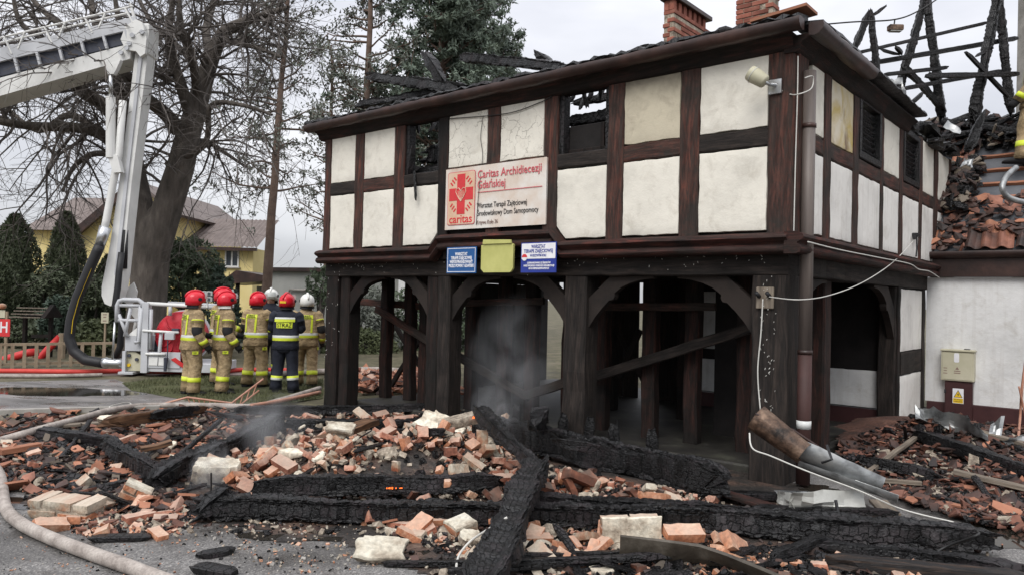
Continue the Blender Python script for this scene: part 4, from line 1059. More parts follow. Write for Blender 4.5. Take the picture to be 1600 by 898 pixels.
put_text(sg, 'Środowiskowy Dom Samopomocy', .10, MT['ink'], rx0, -.225, rw * .90, .019, align='LEFT')
put_text(sg, 'Krzywe Koło 36', .075, MT['ink_soft'], rx0, -.345, rw * .32, .019, align='LEFT')
s1, w1 = sign_at(699, 745, 407, 'blue_sign', 'small blue sign with white capitals hanging left below the large banner')
board(s1, -w1 / 2, w1 / 2, -.175, .175, MT['sign_blue'])
b = MB()
for x0, x1, z0, z1 in ((-w1 / 2 + .015, w1 / 2 - .015, .152, .160), (-w1 / 2 + .015, w1 / 2 - .015, -.160, -.152), (-w1 / 2 + .015, -w1 / 2 + .023, -.152, .152), (w1 / 2 - .023, w1 / 2 - .015, -.152, .152)): b.box(x0, x1, -.0145, -.012, z0, z1)
b.build('sign_rim', MT['sign_face'], s1)
for i, (t_, k) in enumerate((('WARSZTAT', .42), ('TERAPII ZAJĘCIOWEJ', .70), ('WSPÓŁFINANSOWANY', .78), ('PRZEZ POWIAT GDAŃSKI', .84))): put_text(s1, t_, .058, MT['sign_face'], 0, .078 - i * .052, w1 * k, .0135, bold=.0015)
s2, w2 = sign_at(754, 804, 402, 'blank_sign', 'blank yellow green board with a bent top, between the two blue signs')
b = MB(); P = [(-w2 / 2, -.155), (-w2 / 2 + .05, -.20), (w2 / 2 - .05, -.20), (w2 / 2 - .03, -.19), (w2 / 2, -.15), (w2 / 2, .15), (w2 / 2 - .03, .165), (-w2 / 2 + .06, .165), (-w2 / 2, .15)]
b.prism(P, (0, 0, 0), X1, Z1, V((0, -.03, 0))); auto_smooth(b.build('board', MT['sign_lime'], s2), 40)
b = MB(); b.prism([(-w2 / 2 + .04, .166), (w2 / 2 - .02, .166), (w2 / 2 - .03, .21), (-w2 / 2 + .05, .225)], (0, -.05, 0), X1, Z1, V((0, .02, 0))); b.build('folded_edge', MT['sign_lime'], s2)
s3, w3 = sign_at(815, 870, 403, 'blue_and_white_sign', 'half white half blue sign with red and white disc under the large banner')
board(s3, -w3 / 2, w3 / 2, -.185, .185, MT['sign_navy'])
board(s3, -w3 / 2 + .012, w3 / 2 - .012, -.015, .173, MT['sign_face'], -.0125, .002, 'sign_field')
for i, (t_, k) in enumerate((('WARSZTAT', .40), ('TERAPII ZAJĘCIOWEJ', .82), ('W KRZYWYM KOLE', .46))): put_text(s3, t_, (.06, .06, .04)[i], MT['sign_navy'], 0, .132 - i * .055, w3 * k, .016, bold=.001)
for i, (t_, k) in enumerate((('DOFINANSOWANO ZE ŚRODKÓW', .66), ('PAŃSTWOWEGO FUNDUSZU REHABILITACJI', .86), ('OSÓB NIEPEŁNOSPRAWNYCH', .58))): put_text(s3, t_, .032, MT['sign_face'], .01, -.068 - i * .034, w3 * k, .0135, bold=.001)
b = MB(); b.prism([(.042 * cos(a), .042 * sin(a)) for a in [pi * i / 10 for i in range(11)]], (-w3 / 2 + .06, -.0150, .003), X1, Z1, V((0, -.004, 0)), 0)
b.prism([(.042 * cos(a), .042 * sin(a)) for a in [pi + pi * i / 10 for i in range(11)]], (-w3 / 2 + .06, -.0150, .002), X1, Z1, V((0, -.004, 0)), 1); b.build('sign_disc', [MT['sign_red'], MT['sign_face']], s3)

# meter box and cable cabinet on the annex wall
def AL(px, py, y=-.0):
    p = PLN(px, py, A0 + BX * y, BX); return ((p - A0).dot(AX), p.z)
(xa, z0), (xb, z1) = AL(1470, 593, -.16), AL(1522, 547, -.16)
t = thing('electric_meter_box', 'beige electricity meter box with white label on the white annex wall', 'meter box', A0 + AX * (xa + xb) / 2 + V((0, 0, z0)), HROT)
t.location += BX * -.002
hw2 = (xb - xa) / 2; H_ = z1 - z0
b = MB(); b.box(-hw2, hw2, -.15, .0, 0, H_ - .035, .008); b.build('case', MT['beige'], t)
b = MB(); b.box(-hw2 - .012, hw2 + .012, -.172, .0, H_ - .033, H_, .008); b.build('lid', MT['beige'], t)
b = MB(); b.box(-hw2 + .02, hw2 - .02, -.158, -.151, .02, H_ - .05, .004); b.build('door', MT['beige'], t)
board(t, -.045, .025, H_ - .20, H_ - .055, MT['sign_face'], -.1585, .002, 'label', .02)
for i, (x, z, w_) in enumerate(((-hw2 + .06, .19, .05), (-hw2 + .06, .15, .045), (-hw2 + .06, .11, .06), (-.0, .15, .09), (.0, .12, .09))):
    b = MB(); b.box(x - w_ / 2, x + w_ / 2, -.160, -.1585, z, z + .012); b.build('print_mark', MT['ink_soft'], t)
b = MB(); b.prism([(-.025, 0), (.025, 0), (0, .043)], (0, -.1585, .18), X1, Z1, V((0, -.0015, 0))); b.build('print_mark', MT['ink_soft'], t)
b = MB(); b.box(.08, .16, -.12, -.05, H_ + .001, H_ + .014, .004); b.build('lid_catch', MT['rubber'], t)
(xa2_, zb), (xb2_, zt) = AL(1476, 655, -.10), AL(1520, 594, -.10)
t2 = thing('cable_cabinet', 'dark red brown cable cabinet with yellow warning sticker under the beige meter box', 'cabinet', A0 + AX * (xa2_ + xb2_) / 2 + V((0, 0, 0)) - BX * .032, HROT)
hq = (xb2_ - xa2_) / 2
b = MB(); b.box(-hq, hq, -.09, .0, .0, z0 - .004, .006); b.build('case', MT['browndoor'], t2)
b = MB(); b.box(-hq + .015, hq - .015, -.098, -.091, .06, z0 - .03, .004); b.build('door', MT['browndoor'], t2)
wx, wz = AL(1497, 618, -.13); wx -= (xa2_ + xb2_) / 2
wsg = empty('warning_sticker', (wx, -.099, wz)); setparent(wsg, t2)
board(wsg, -.075, .075, -.115, .115, MT['sign_face'], 0, .0015, 'sticker')
board(wsg, -.068, .068, -.108, -.035, MT['warn_yellow'], -.0015, .001, 'sticker_field')
b = MB(); b.prism([(-.062, -.025), (.062, -.025), (0, .095)], (0, -.0015, 0), X1, Z1, V((0, -.001, 0))); b.build('warning_triangle', MT['ink'], wsg)
b = MB(); b.prism([(-.050, -.018), (.050, -.018), (0, .079)], (0, -.0028, 0), X1, Z1, V((0, -.001, 0))); b.build('warning_field', MT['warn_yellow'], wsg)
b = MB(); b.prism([(.012, .055), (-.016, .018), (.002, .022), (-.008, -.012), (.018, .03), (.0, .028)], (0, -.0040, 0), X1, Z1, V((0, -.001, 0))); b.build('lightning_mark', MT['ink'], wsg)
put_text(wsg, 'NIE DOTYKAĆ!', .026, MT['ink'], 0, -.055, .11, .0028, ext=.0008); put_text(wsg, 'URZĄDZENIE ELEKTRYCZNE', .02, MT['ink'], 0, -.085, .12, .0028, ext=.0008)
b = MB(); p = AL(1479, 610, -.1); b.box(p[0] - (xa2_ + xb2_) / 2 - .025, p[0] - (xa2_ + xb2_) / 2 - .0, -.12, -.1, p[1] - .03, p[1] + .03, .004); b.build('latch', MT['rubber'], t2)

# floodlight at the corner
fl = thing('wall_floodlight', 'cream tube shaped floodlight on a bracket at the upper house corner', 'floodlight', HW(-.12, OV - .02, 3.98), HROT)
q = FRL(1213, 134, OV - .03); q2 = FRL(1170, 113, OV - .28); q3 = FRL(1196, 129, OV - .25)
br = V((q[0] + .12, -.02, q[1] - 3.98))
b = MB(); b.box(br.x - .07, br.x + .06, -.035, -.015, br.z - .09, br.z + .06, .005); b.build('bracket', MT['steel'], fl)
h0 = V((q3[0] + .12, -.23, q3[1] - 3.98)); h1 = V((q2[0] + .12, -.26, q2[1] - 3.98))
b = MB(); b.tube([br + V((0, -.01, 0)), br + V((-.03, -.1, -.01)), h0], .018, 8); b.build('arm', MT['steel'], fl, smooth=True)
dd = (h1 - h0)
b = MB(); b.tube([h0 - dd * .02, h0, h0 + dd * .06, h0 + dd * .75, h0 + dd * .93, h0 + dd * 1.0], [.02, .055, .068, .082, .075, .03], 16); auto_smooth(b.build('lamp_body', MT['beige'], fl), 50)
b = MB(); b.tube([h0 + dd * .70, h0 + dd * .72], [.086, .086], 16); b.build('lamp_ring', MT['reflect'], fl, smooth=True)

# loose wiring
def wire(name, pts, r, m, label, cat='cable', n=6, group=None, smooth=True):
    pts = [V(p) for p in pts]; o = pts[0].copy()
    fine = []
    for i in range(len(pts) - 1):                     # Catmull-Rom through the points
        p0, p1, p2, p3 = pts[max(i - 1, 0)], pts[i], pts[i + 1], pts[min(i + 2, len(pts) - 1)]
        for k in range(8):
            t_ = k / 8; fine.append(.5 * ((2 * p1) + (p2 - p0) * t_ + (2 * p0 - 5 * p1 + 4 * p2 - p3) * t_ ** 2 + (3 * p1 - p0 - 3 * p2 + p3) * t_ ** 3))
    fine.append(pts[-1])
    b = MB(); b.tube(fine, r, n); return b.build(name, m, None, o, smooth, label=label, cat=cat, group=group)
def fw(px, py, y=OV - .05): return HW(*[FRL(px, py, y)[0], y, FRL(px, py, y)[1]])
def sw_(px, py, x=.20): q_ = SDL(px, py, x); return HW(x, q_[0], q_[1])
wire('cable', [fw(1222, 142, -.08), fw(1236, 148, -.09), sw_(1250, 147), sw_(1268, 138), sw_(1270, 120), sw_(1258, 122)], .006, MT['white_cable'], 'white cable looping from the floodlight bracket round the house corner')
wire('cable', [fw(1247, 88, -.07), fw(1246, 150, -.08), fw(1243, 250, -.075), fw(1240, 372, -.07)], .006, MT['white_cable'], 'thin white cable running down the upper corner post')
wire('cable', [fw(1198, 463, -.02), sw_(1250, 468, .22), sw_(1300, 460, .22), sw_(1350, 440, .22), sw_(1395, 410, .22), sw_(1428, 376, .12)], .006, MT['white_cable'], 'slack white cable from the porcelain holder across the side arch')
wire('cable', [sw_(1262, 378, .235), sw_(1310, 390, .235), sw_(1370, 402, .235), sw_(1420, 412, .235), sw_(1436, 421, .22), sw_(1452, 424, .2), sw_(1468, 434, .2)], .007, MT['white_cable'], 'pale cable lying along the side moulding towards the annex')
wire('cable', [fw(1192, 467, -.03), fw(1189, 520, -.03), fw(1184, 580, -.04), fw(1188, 640, -.06)], .007, MT['white_cable'], 'white cable dangling down the corner arcade post')
wire('cable', [fw(702, 186, -.09), fw(790, 178, -.09), fw(840, 162, -.09), fw(862, 151, -.09)], .006, MT['black_cable'], 'black sagging cable stretched across the two cracked panels')
wire('cable', [fw(755, 182, -.09), fw(751, 215, -.09), fw(754, 245, -.09), fw(748, 300, -.12), fw(744, 352, -.12)], .004, MT['black_cable'], 'burnt string of bulbs hanging over the left half of the banner')
b = MB(); hb = empty('wire_holder', fw(1196, 462, -.0), HROT); tag(hb, 'pale square wire holder plate on the corner arcade post', 'wire holder')
b.box(-.09, .09, -.02, .0, -.13, .09, .006); b.build('plate', MT['greywood'], hb)
for x in (-.055, .055):
    b = MB(); b.tube([(x, -.02, -.01), (x - .01, -.08, .03)], .02, 8); b.build('insulator', MT['rubber'], hb, smooth=True)
# molten icicle lights: tiny bulbs along the beam and the corner post
def icicles(r):
    if r.random() < .6: p = V((r.uniform(-W, -.1), -.045, 2.36 - abs(r.gauss(0, .10))))
    elif r.random() < .7: p = V((r.uniform(-.26, -.10), -.02, r.uniform(.5, 2.1)))
    else: p = V((r.uniform(-7.6, -7.2), -.02, r.uniform(.7, 2.2)))
    return p, (.0024, .0024, r.uniform(.005, .014)), rrot(r, .5), 0
o = joined_pieces('light_string', [MT['white_cable']], icicles, 170, 8, label='remains of white icicle light strings stuck to the arcade beam and posts', cat='light string'); o.location = C0; o.rotation_euler = (0, 0, HROT)
# wire with hanging lamp over the roof
wire('overhead_wire', [D(1262, 41, 12), D(1330, 35, 12), D(1398, 31, 12), D(1438, 16, 12), D(1480, -12, 12)], .012, MT['black_cable'], 'sagging wire over the burnt rafters carrying a lamp')
lp = thing('hanging_lamp', 'small box lamp hanging from the wire between the burnt rafters', 'lamp', D(1399, 44, 12))
b = MB(); b.box(-.11, .11, -.05, .05, -.05, .045, .012); b.build('lamp_body', MT['rustpipe'], lp)
b = MB(); b.box(-.09, .09, -.045, .045, -.062, -.052, .003); b.build('lamp_glass', MT['visor'], lp)
b = MB(); b.tube([(-.02, 0, .045), (-.01, 0, .14)], .012, 6); b.build('lamp_hook', MT['rubber'], lp)
# bracket for the wires on the side moulding
bk = thing('wire_bracket', 'small black wire bracket on the side wall over the moulding', 'bracket', sw_(1433, 370, .12), HROT)
b = MB(); b.box(-.05, .03, -.09, .09, .0, .05, .006); b.build('bracket_arm', MT['rubber'], bk)
b = MB(); b.tube([(0, -.03, 0), (.01, -.05, -.18), (.02, -.14, -.30)], .012, 6); b.build('cable_tail', MT['rubber'], bk)
b = MB(); b.box(-.03, .02, -.16, -.12, -.05, .0, .006); b.build('clamp', MT['rubber'], bk)
# concrete pole behind the annex
up = thing('utility_pole', 'grey concrete utility pole rising behind the annex at the right edge', 'pole', D(1601, 455, 16))
up.location.z = 0
b = MB(); b.loft([[V((x * k, y * k, z)) for x, y in ((-.13, -.12), (.13, -.12), (.13, .12), (-.13, .12))] for z, k in ((0, 1.3), (9.5, 1.0))]); b.build('shaft', MT['concrete'], up)
b = MB(); b.tube([(.0, -.14, 8.2), (.0, -.3, 8.3)], .02, 8); b.build('hook', MT['steel'], up)

# ------------------------------------------------------------------ background buildings
def bldg_frame(px0, py0, d0, px1, py1, d1):
    a, c = D(px0, py0, d0), D(px1, py1, d1); a.z = c.z = 0; x = (c - a); L_ = x.length; return a, atan2(x.y, x.x), L_
def gz(py, px, d): return D(px, py, d).z
def wnd(parent, x, z, w_, h_, y=0.0):
    fr = empty('window', (x, y, z)); setparent(fr, parent); b = MB(); t_ = .07
    b.box(-w_ / 2, w_ / 2, -.05, .0, 0, t_); b.box(-w_ / 2, w_ / 2, -.05, .0, h_ - t_, h_); b.box(-w_ / 2, -w_ / 2 + t_, -.05, .0, t_, h_ - t_); b.box(w_ / 2 - t_, w_ / 2, -.05, .0, t_, h_ - t_); b.box(-t_ / 2, t_ / 2, -.05, 0, t_, h_ - t_)
    b.build('frame', MT['white_paint'], fr)
    b = MB(); b.box(-w_ / 2 + t_, -t_ / 2, -.02, -.01, t_, h_ - t_); b.build('pane', MT['glass'], fr)
    b = MB(); b.box(t_ / 2, w_ / 2 - t_, -.02, -.01, t_, h_ - t_); b.build('pane', MT['glass'], fr)
    b = MB(); b.box(-w_ / 2 - .08, w_ / 2 + .08, -.12, .0, -.06, 0); b.build('sill', MT['concrete'], fr)
DY = 36.0
a, rz, wd = bldg_frame(38, 460, DY, 262, 460, DY)
yh = thing('yellow_house', 'yellow rendered house with brown metal roofs behind the big bare tree', 'house', a, rz)
zg = lambda px, py: gz(py, px, DY)
lx = lambda px: (D(px, 460, DY) - a).length * (1 if px >= 38 else -1)
pk = (lx(205), zg(205, 288)); le = (lx(38), zg(38, 398)); re = (lx(262), zg(262, 330))
b = MB(); b.prism([(lx(45), 0), (lx(262), 0), (lx(262), zg(262, 335)), pk, (lx(45), zg(45, 397))], (0, 0, 0), X1, Z1, Y1 * 9); b.build('wall', MT['yellow_wall'], yh)
b = MB()
for p, q in ((le, pk), (pk, (lx(275), zg(275, 340)))):
    d = V((q[0] - p[0], 0, q[1] - p[1])); n_ = V((-d.z, 0, d.x)).normalized() * .14
    b.v += [V((p[0], -.5, p[1])), V((q[0], -.5, q[1])), V((q[0], 9.4, q[1])), V((p[0], 9.4, p[1]))]; k = len(b.v) - 4
    b.v += [v_ + n_ for v_ in b.v[k:k + 4]]
    for f in ((0, 1, 2, 3), (7, 6, 5, 4), (0, 4, 5, 1), (1, 5, 6, 2), (2, 6, 7, 3), (3, 7, 4, 0)): b.face([k + i for i in f])
rf = b.build('roof', MT['brown_roof'], yh)
d = V((pk[0] - le[0], 0, pk[1] - le[1])); b = MB(); b.bar(V((le[0], -.53, le[1] + .02)), V((pk[0], -.53, pk[1] + .02)), .06, .34); b.build('barge_board', MT['gutter_dark'], yh)
b = MB(); b.box(lx(152), lx(168), 3.4, 4.2, zg(152, 340), zg(160, 297)); b.build('chimney', MT['chimney_brick'], rf)
wnd(yh, lx(200), zg(200, 403), lx(212) - lx(190), zg(200, 365) - zg(200, 403)); wnd(yh, lx(132), zg(132, 470), .9, 1.2)
# rear left wing with its own roof, and the right wing
b = MB(); b.box(lx(8), lx(150), 3.0, 12, 0, zg(20, 350)); b.build('wall', MT['yellow_wall'], yh, label='rear wing wall')
b = MB(); zz0, zz1 = zg(20, 352), zg(20, 318); b.prism([(2.4, zz0), (7, zz1 + 1.2), (12.5, zz0)], (lx(2), 0, 0), Y1, Z1, X1 * (lx(160) - lx(2))); b.build('roof', MT['brown_roof'], yh)
b = MB(); b.box(lx(255), lx(378), 1.0, 3.2, 0, zg(300, 384)); b.build('wall', MT['yellow_wall'], yh)
b = MB(); zz0, zz1 = zg(300, 384), zg(300, 357); nrib = 34; pr = []
x0, x1 = lx(255), lx(389)
for i in range(nrib + 1):
    x = lerp(x0, x1, i / nrib); pr.append((x, .05 * (i % 2)))
b.v += [V((x, .5, zz0 + h)) for x, h in pr] + [V((lerp(x, x0, .06), 4.6, zz1 + .9 + h)) for x, h in pr]
for i in range(nrib): b.face((i, i + 1, nrib + 2 + i, nrib + 1 + i))
b.build('roof', MT['brown_roof'], yh)
b = MB(); b.box(x0, x1, .45, .6, zz0 - .16, zz0 - .01); b.build('gutter', MT['gutter_dark'], yh)
b = MB(); b.tube([(lx(306), .9, zz0 - .2), (lx(306), .9, 1)], .07, 8); b.build('downpipe', MT['gutter_dark'], yh)
wnd(yh, lx(344), zg(344, 416), lx(356) - lx(333), zg(344, 388) - zg(344, 416), .99)
DS = 30.0
a, rz, wd = bldg_frame(421, 470, DS, 520, 470, DS - 1)
sh = thing('grey_shed', 'long low grey rendered shed with flat roof left of the burnt house', 'shed', a, rz)
b = MB(); b.box(0, wd + 3, 0, 6, 0, gz(424, 424, DS)); b.build('wall', MT['grey_wall'], sh)
b = MB(); b.box(-.15, wd + 3.2, -.2, 6.2, gz(424, 424, DS) + .002, gz(418, 424, DS)); b.build('roof', MT['gutter_dark'], sh)
b = MB(); b.tube([(1.0, -.1, gz(470, 440, DS)), (1.0, -.1, gz(452, 440, DS)), (2.2, -.1, gz(452, 440, DS))], .05, 6); b.build('vent_pipe', MT['concrete'], sh)
a, rz, wd = bldg_frame(368, 470, 33, 418, 470, 33)
po = thing('porch', 'small dark wooden porch with brown lean-to roof between yellow house and shed', 'porch', a, rz)
b = MB(); b.prism([(-.4, gz(445, 368, 33) + 0), (wd + .3, gz(438, 400, 33)), (wd + .3, gz(432, 400, 33)), (.2, gz(423, 383, 33)), (-.4, gz(440, 368, 33))], (0, -.6, 0), X1, Z1, Y1 * 3); b.build('roof', MT['gutter_dark'], po)
for x in (.2, wd): 
    b = MB(); b.box(x - .07, x + .07, -.4, -.26, 0, gz(441, 380, 33)); b.build('post', MT['timber_dark'], po)
b = MB(); b.box(.3, wd - .1, 1.8, 2.0, 0, gz(446, 380, 33)); b.build('wall', MT['grey_wall'], po)
# white building seen through the arcade
wb = thing('white_building', 'white walled building glimpsed through the left arch of the arcade', 'building', D(655, 460, 27) * 1.0); wb.location.z = 0
wx_ = (D(668, 460, 27) - D(628, 460, 27)).length
b = MB(); b.box(-.75, 1.9, 0, 4, 0, 3.3); b.build('wall', MT['white_paint'], wb)
b = MB(); b.prism([(-1.0, 3.302), (2.1, 3.302), (2.0, 3.8), (-.9, 3.8)], (0, -.2, 0), X1, Z1, Y1 * 4.4); b.build('roof', MT['brown_roof'], wb)
b = MB(); b.box(.2, .9, -.03, 0, .9, 2.0); b.build('window', MT['glass'], wb)

# ------------------------------------------------------------------ trees
def foliage(b, c, r, n, size, rng_, clump=.35, mi=0, shell=.55, droop=0.0, zfac=1.0):
    """leaf-sized triangles through an ellipsoid, thicker in clumps"""
    k = 0; tries = 0; sd_ = rng_.random() * 100
    while k < n and tries < n * 6:
        tries += 1
        q = V((rng_.gauss(0, 1), rng_.gauss(0, 1), rng_.gauss(0, 1))).normalized() * (rng_.random() ** shell)
        if noise.noise((q.x * 2.6 + sd_, q.y * 2.6, q.z * 2.6)) < clump - .5 + rng_.random() * .15: continue
        p = V(c) + V((q.x * r[0], q.y * r[1], q.z * r[2]))
        d = V((rng_.gauss(0, 1), rng_.gauss(0, 1), rng_.gauss(0, 1) - droop)).normalized(); s = d.orthogonal().normalized()
        L_ = size * rng_.uniform(.6, 1.3); i = len(b.v)
        b.v += [p - s * L_ * .3, p + s * L_ * .3, p + d * L_]; b.face((i, i + 1, i + 2), mi); k += 1
def sprout(b, p0, d0, L_, r0, lev, rng_, maxlev, nside=5, droop=.1, kids=(5, 8), spread=.9, tips=None, bend=.25, rmin=.004):
    n = 6 if lev < 2 else 4; pts = [V(p0)]; d = V(d0).normalized()
    for i in range(n):
        d = (d + V((rng_.gauss(0, bend), rng_.gauss(0, bend), rng_.gauss(0, bend) - droop * (lev > 0) * (i / n))) * .5).normalized()
        pts.append(pts[-1] + d * L_ / n)
    b.tube(pts, [max(rmin, lerp(r0, r0 * .35, i / n)) for i in range(n + 1)], max(3, nside - lev), cap=False)
    if tips is not None and lev >= maxlev - 1: tips.append((pts[-1], d)); tips.append((pts[n // 2], d))
    if lev < maxlev:
        for k in range(rng_.randint(*kids)):
            t = rng_.uniform(.2, .98); i = min(n - 1, int(t * n)); p = pts[i].lerp(pts[i + 1], t * n - i)
            dd = (pts[i + 1] - pts[i]).normalized(); a = V((rng_.gauss(0, 1), rng_.gauss(0, 1), rng_.gauss(0, 1))); a = (a - dd * a.dot(dd)).normalized()
            sprout(b, p, dd * rng_.uniform(.4, .9) + a * spread, L_ * rng_.uniform(.38, .68), max(rmin, r0 * rng_.uniform(.35, .5)), lev + 1, rng_, maxlev, nside, droop, kids, spread, tips, bend, rmin)
def limb(b, pix, dep, radii, rng_, jit=.0, n=10):
    pts = [D(x, y, dep + (z[0] if z else 0)) for x, y, *z in pix]
    fine = []; rr = []
    for i in range(len(pts) - 1):
        p0, p1, p2, p3 = pts[max(i - 1, 0)], pts[i], pts[i + 1], pts[min(i + 2, len(pts) - 1)]
        for k in range(5):
            t = k / 5; fine.append(.5 * ((2 * p1) + (p2 - p0) * t + (2 * p0 - 5 * p1 + 4 * p2 - p3) * t ** 2 + (3 * p1 - p0 - 3 * p2 + p3) * t ** 3)); rr.append(lerp(radii[i], radii[i + 1], t))
    fine.append(pts[-1]); rr.append(radii[-1]); b.tube(fine, rr, n, cap=False); return fine, rr
DL = 19.0
base = D(232, 470, DL); base.z = 0
lin = thing('linden_tree', 'huge old bare linden tree with forked dark trunk behind the white boom', 'tree', base)
r_ = random.Random(3)
b = MB()
# trunk with buttressed foot and fluted section
pts = [(base.x - .05, 0), (base.x, .8)]; rings = []
tr = [(G(228, 560), .0, .95)] if False else []
spec = [(0, 226, .66), (.5, 227, .52), (1.2, 229, .44), (2.0, 231, .41), (2.7, 234, .42), (3.2, 237, .42), (3.6, 240, .34), (3.9, 242, .15)]
for z, px, rad in spec:
    c = D(px, 470, DL); c.z = z; ring = []
    for k in range(20):
        a_ = 2 * pi * k / 20; fl_ = 1 + .09 * sin(a_ * 5 + z * .4) * (1.4 - z * .2) + .08 * noise.noise((cos(a_) * 1.5, sin(a_) * 1.5, z * .9))
        ring.append(c + V((cos(a_), sin(a_), 0)) * rad * fl_)
    rings.append(ring)
b.loft(rings, cap=True)
LIMBS = [([(234, 440, 0), (246, 380, 0), (262, 325, 0), (282, 262, 0), (292, 220, .1), (305, 175, .2), (318, 130, .3), (333, 85, .3), (352, 50, .2), (395, 30, 0), (450, 12, -.2)], [.30, .37, .36, .33, .30, .27, .23, .19, .16, .10, .05]),
         ([(236, 385, .0), (222, 330, .1), (212, 275, .3), (206, 235, .4), (200, 190, .5), (186, 140, .8), (176, 90, 1), (150, 40, 1.2), (140, -20, 1.4)], [.34, .31, .26, .22, .19, .16, .13, .10, .06]),
         ([(280, 205, .1), (258, 178, -.2), (222, 148, -.6), (195, 112, -.9), (190, 60, -1.1), (180, 0, -1.3)], [.20, .17, .15, .12, .08, .05]),
         ([(205, 225, .4), (170, 172, .0), (130, 145, -.4), (100, 124, -.8), (50, 118, -1.2), (-20, 110, -1.5)], [.20, .18, .15, .12, .09, .05]),
         ([(208, 262, .5), (165, 215, .2), (120, 200, -.2), (60, 198, -.6), (0, 190, -1), (-60, 170, -1.2)], [.17, .15, .13, .11, .09, .05]),
         ([(165, 215, .2), (110, 180, .8), (60, 205, 1.2), (10, 168, 1.5)], [.11, .09, .07, .04]),
         ([(300, 190, .2), (285, 140, -.3), (268, 85, -.6), (265, 40, -.8), (272, -10, -1)], [.17, .14, .11, .08, .05]),
         ([(330, 90, .3), (322, 50, 1), (332, 10, 1.3), (345, -30, 1.5)], [.14, .11, .08, .05]),
         ([(318, 130, .3), (290, 85, 1.2), (240, 40, 1.8), (215, -5, 2)], [.12, .09, .07, .04]),
         ([(310, 160, .3), (300, 90, -.9), (283, 45, -1.4), (280, 0, -1.6), (285, -30, -1.7)], [.12, .10, .08, .06, .04]),
         ([(262, 258, 0), (320, 225, -.4), (330, 165, -.8), (380, 165, -1), (425, 180, -1.3)], [.10, .07, .06, .05, .03]),
         ([(285, 240, 0), (318, 222, .4), (345, 235, .6), (385, 262, .8)], [.10, .075, .055, .03]),
         ([(345, 60, .3), (370, 68, -.3), (400, 75, -.6), (440, 90, -1)], [.10, .07, .05, .03]),
         ([(205, 250, .4), (150, 240, 1), (115, 262, 1.4), (98, 300, 1.6)], [.10, .08, .06, .03]),
         ([(176, 90, 1), (120, 60, 1.6), (60, 10, 2), (30, -30, 2.2)], [.11, .09, .07, .05]),
         ([(130, 145, -.4), (95, 80, -.6), (35, 40, -.8), (20, -10, -1)], [.10, .08, .06, .04])]
b2 = MB()
for pix, rad in LIMBS:
    fine, rr = limb(b, pix, DL, rad, r_)
    nf = len(fine)
    for k in range(int(nf * .62)):
        i = r_.randint(int(nf * .25), nf - 2); p = fine[i]; d = (fine[i + 1] - fine[i]).normalized()
        a_ = V((r_.gauss(0, 1), r_.gauss(0, .9), r_.gauss(0, 1))); a_ = (a_ - d * a_.dot(d)).normalized()
        sprout(b2, p, a_ + d * .5, r_.uniform(1.3, 2.9), min(.045, rr[i] * .45), 1, r_, 3, 5, .34, (4, 6), .85, None, .32, .0032)
b.build('trunk', MT['bark'], lin, base, True)
b2.build('crown', MT['twig'], lin, base)

def pine(px_top, px_base, dep, top_z, r0, seed, label, crown_from, spread, m='pine', ncl=60, nleaf=70, name='pine_tree', low=None, lean=None, bare=0.0, size=.16):
    base = D(px_base, 470, dep); base.z = 0; t = thing(name, label, 'tree', base, 0, 'trees behind the burnt house' if False else None)
    rr = random.Random(seed); topx = D(px_top, 20, dep); top = V((topx.x, topx.y, top_z)); b = MB(); n = 12; pts = []
    for i in range(n + 1):
        q = base.lerp(top, i / n); q += V((rr.gauss(0, .05), rr.gauss(0, .05), 0)) * (i / n); pts.append(q)
    b.tube(pts, [lerp(r0, r0 * .22, i / n) for i in range(n + 1)], 10, cap=False)
    bl = MB(); tips = []
    for k in range(ncl):
        z = lerp(crown_from, top_z, (k + rr.random()) / ncl); p = base.lerp(top, z / top_z); f = (z - crown_from) / (top_z - crown_from)
        L_ = spread * (1 - .55 * f) * rr.uniform(.55, 1.1); a_ = rr.uniform(0, 2 * pi); up_ = rr.uniform(-.05, .45)
        d = V((cos(a_), sin(a_), up_)); sprout(b, p, d, L_, r0 * .22, 1, rr, 2, 5, -.05, (4, 6), .7, tips, .25, .006)
    for p, d in tips:
        if rr.random() < bare: continue
        foliage(bl, p, (.30, .30, .20), nleaf // 4, size, rr, .2, 0, .6)
    b.build('trunk', MT['pine_bark'], t, base, True); bl.build('crown', MT[m], t, base); return t
pine(452, 412, 25, 13.5, .19, 21, 'tall pine with slim bare lower trunk left of the burnt house', 5.0, 2.3, 'pine_grey', 46, 60, bare=.35, size=.13)
pine(578, 566, 30, 17, .24, 22, 'grey green pine with thin upright stem over the left end of the house eave', 5.5, 2.6, 'pine_grey', 50, 64, bare=.3, size=.14)
pine(690, 690, 33, 19, .3, 23, 'broad dense green pine over the middle of the house eave', 5.5, 4.2, 'pine', 84, 190, size=.2)
pine(735, 740, 36, 17, .3, 24, 'dense green pine with one long right branch above the eave', 5.5, 3.6, 'pine', 74, 180, size=.2)
pine(520, 510, 34, 13, .2, 26, 'thin grey pine between the tall pine and the upright one', 4.5, 2.2, 'pine_grey', 34, 40, bare=.35, size=.14)
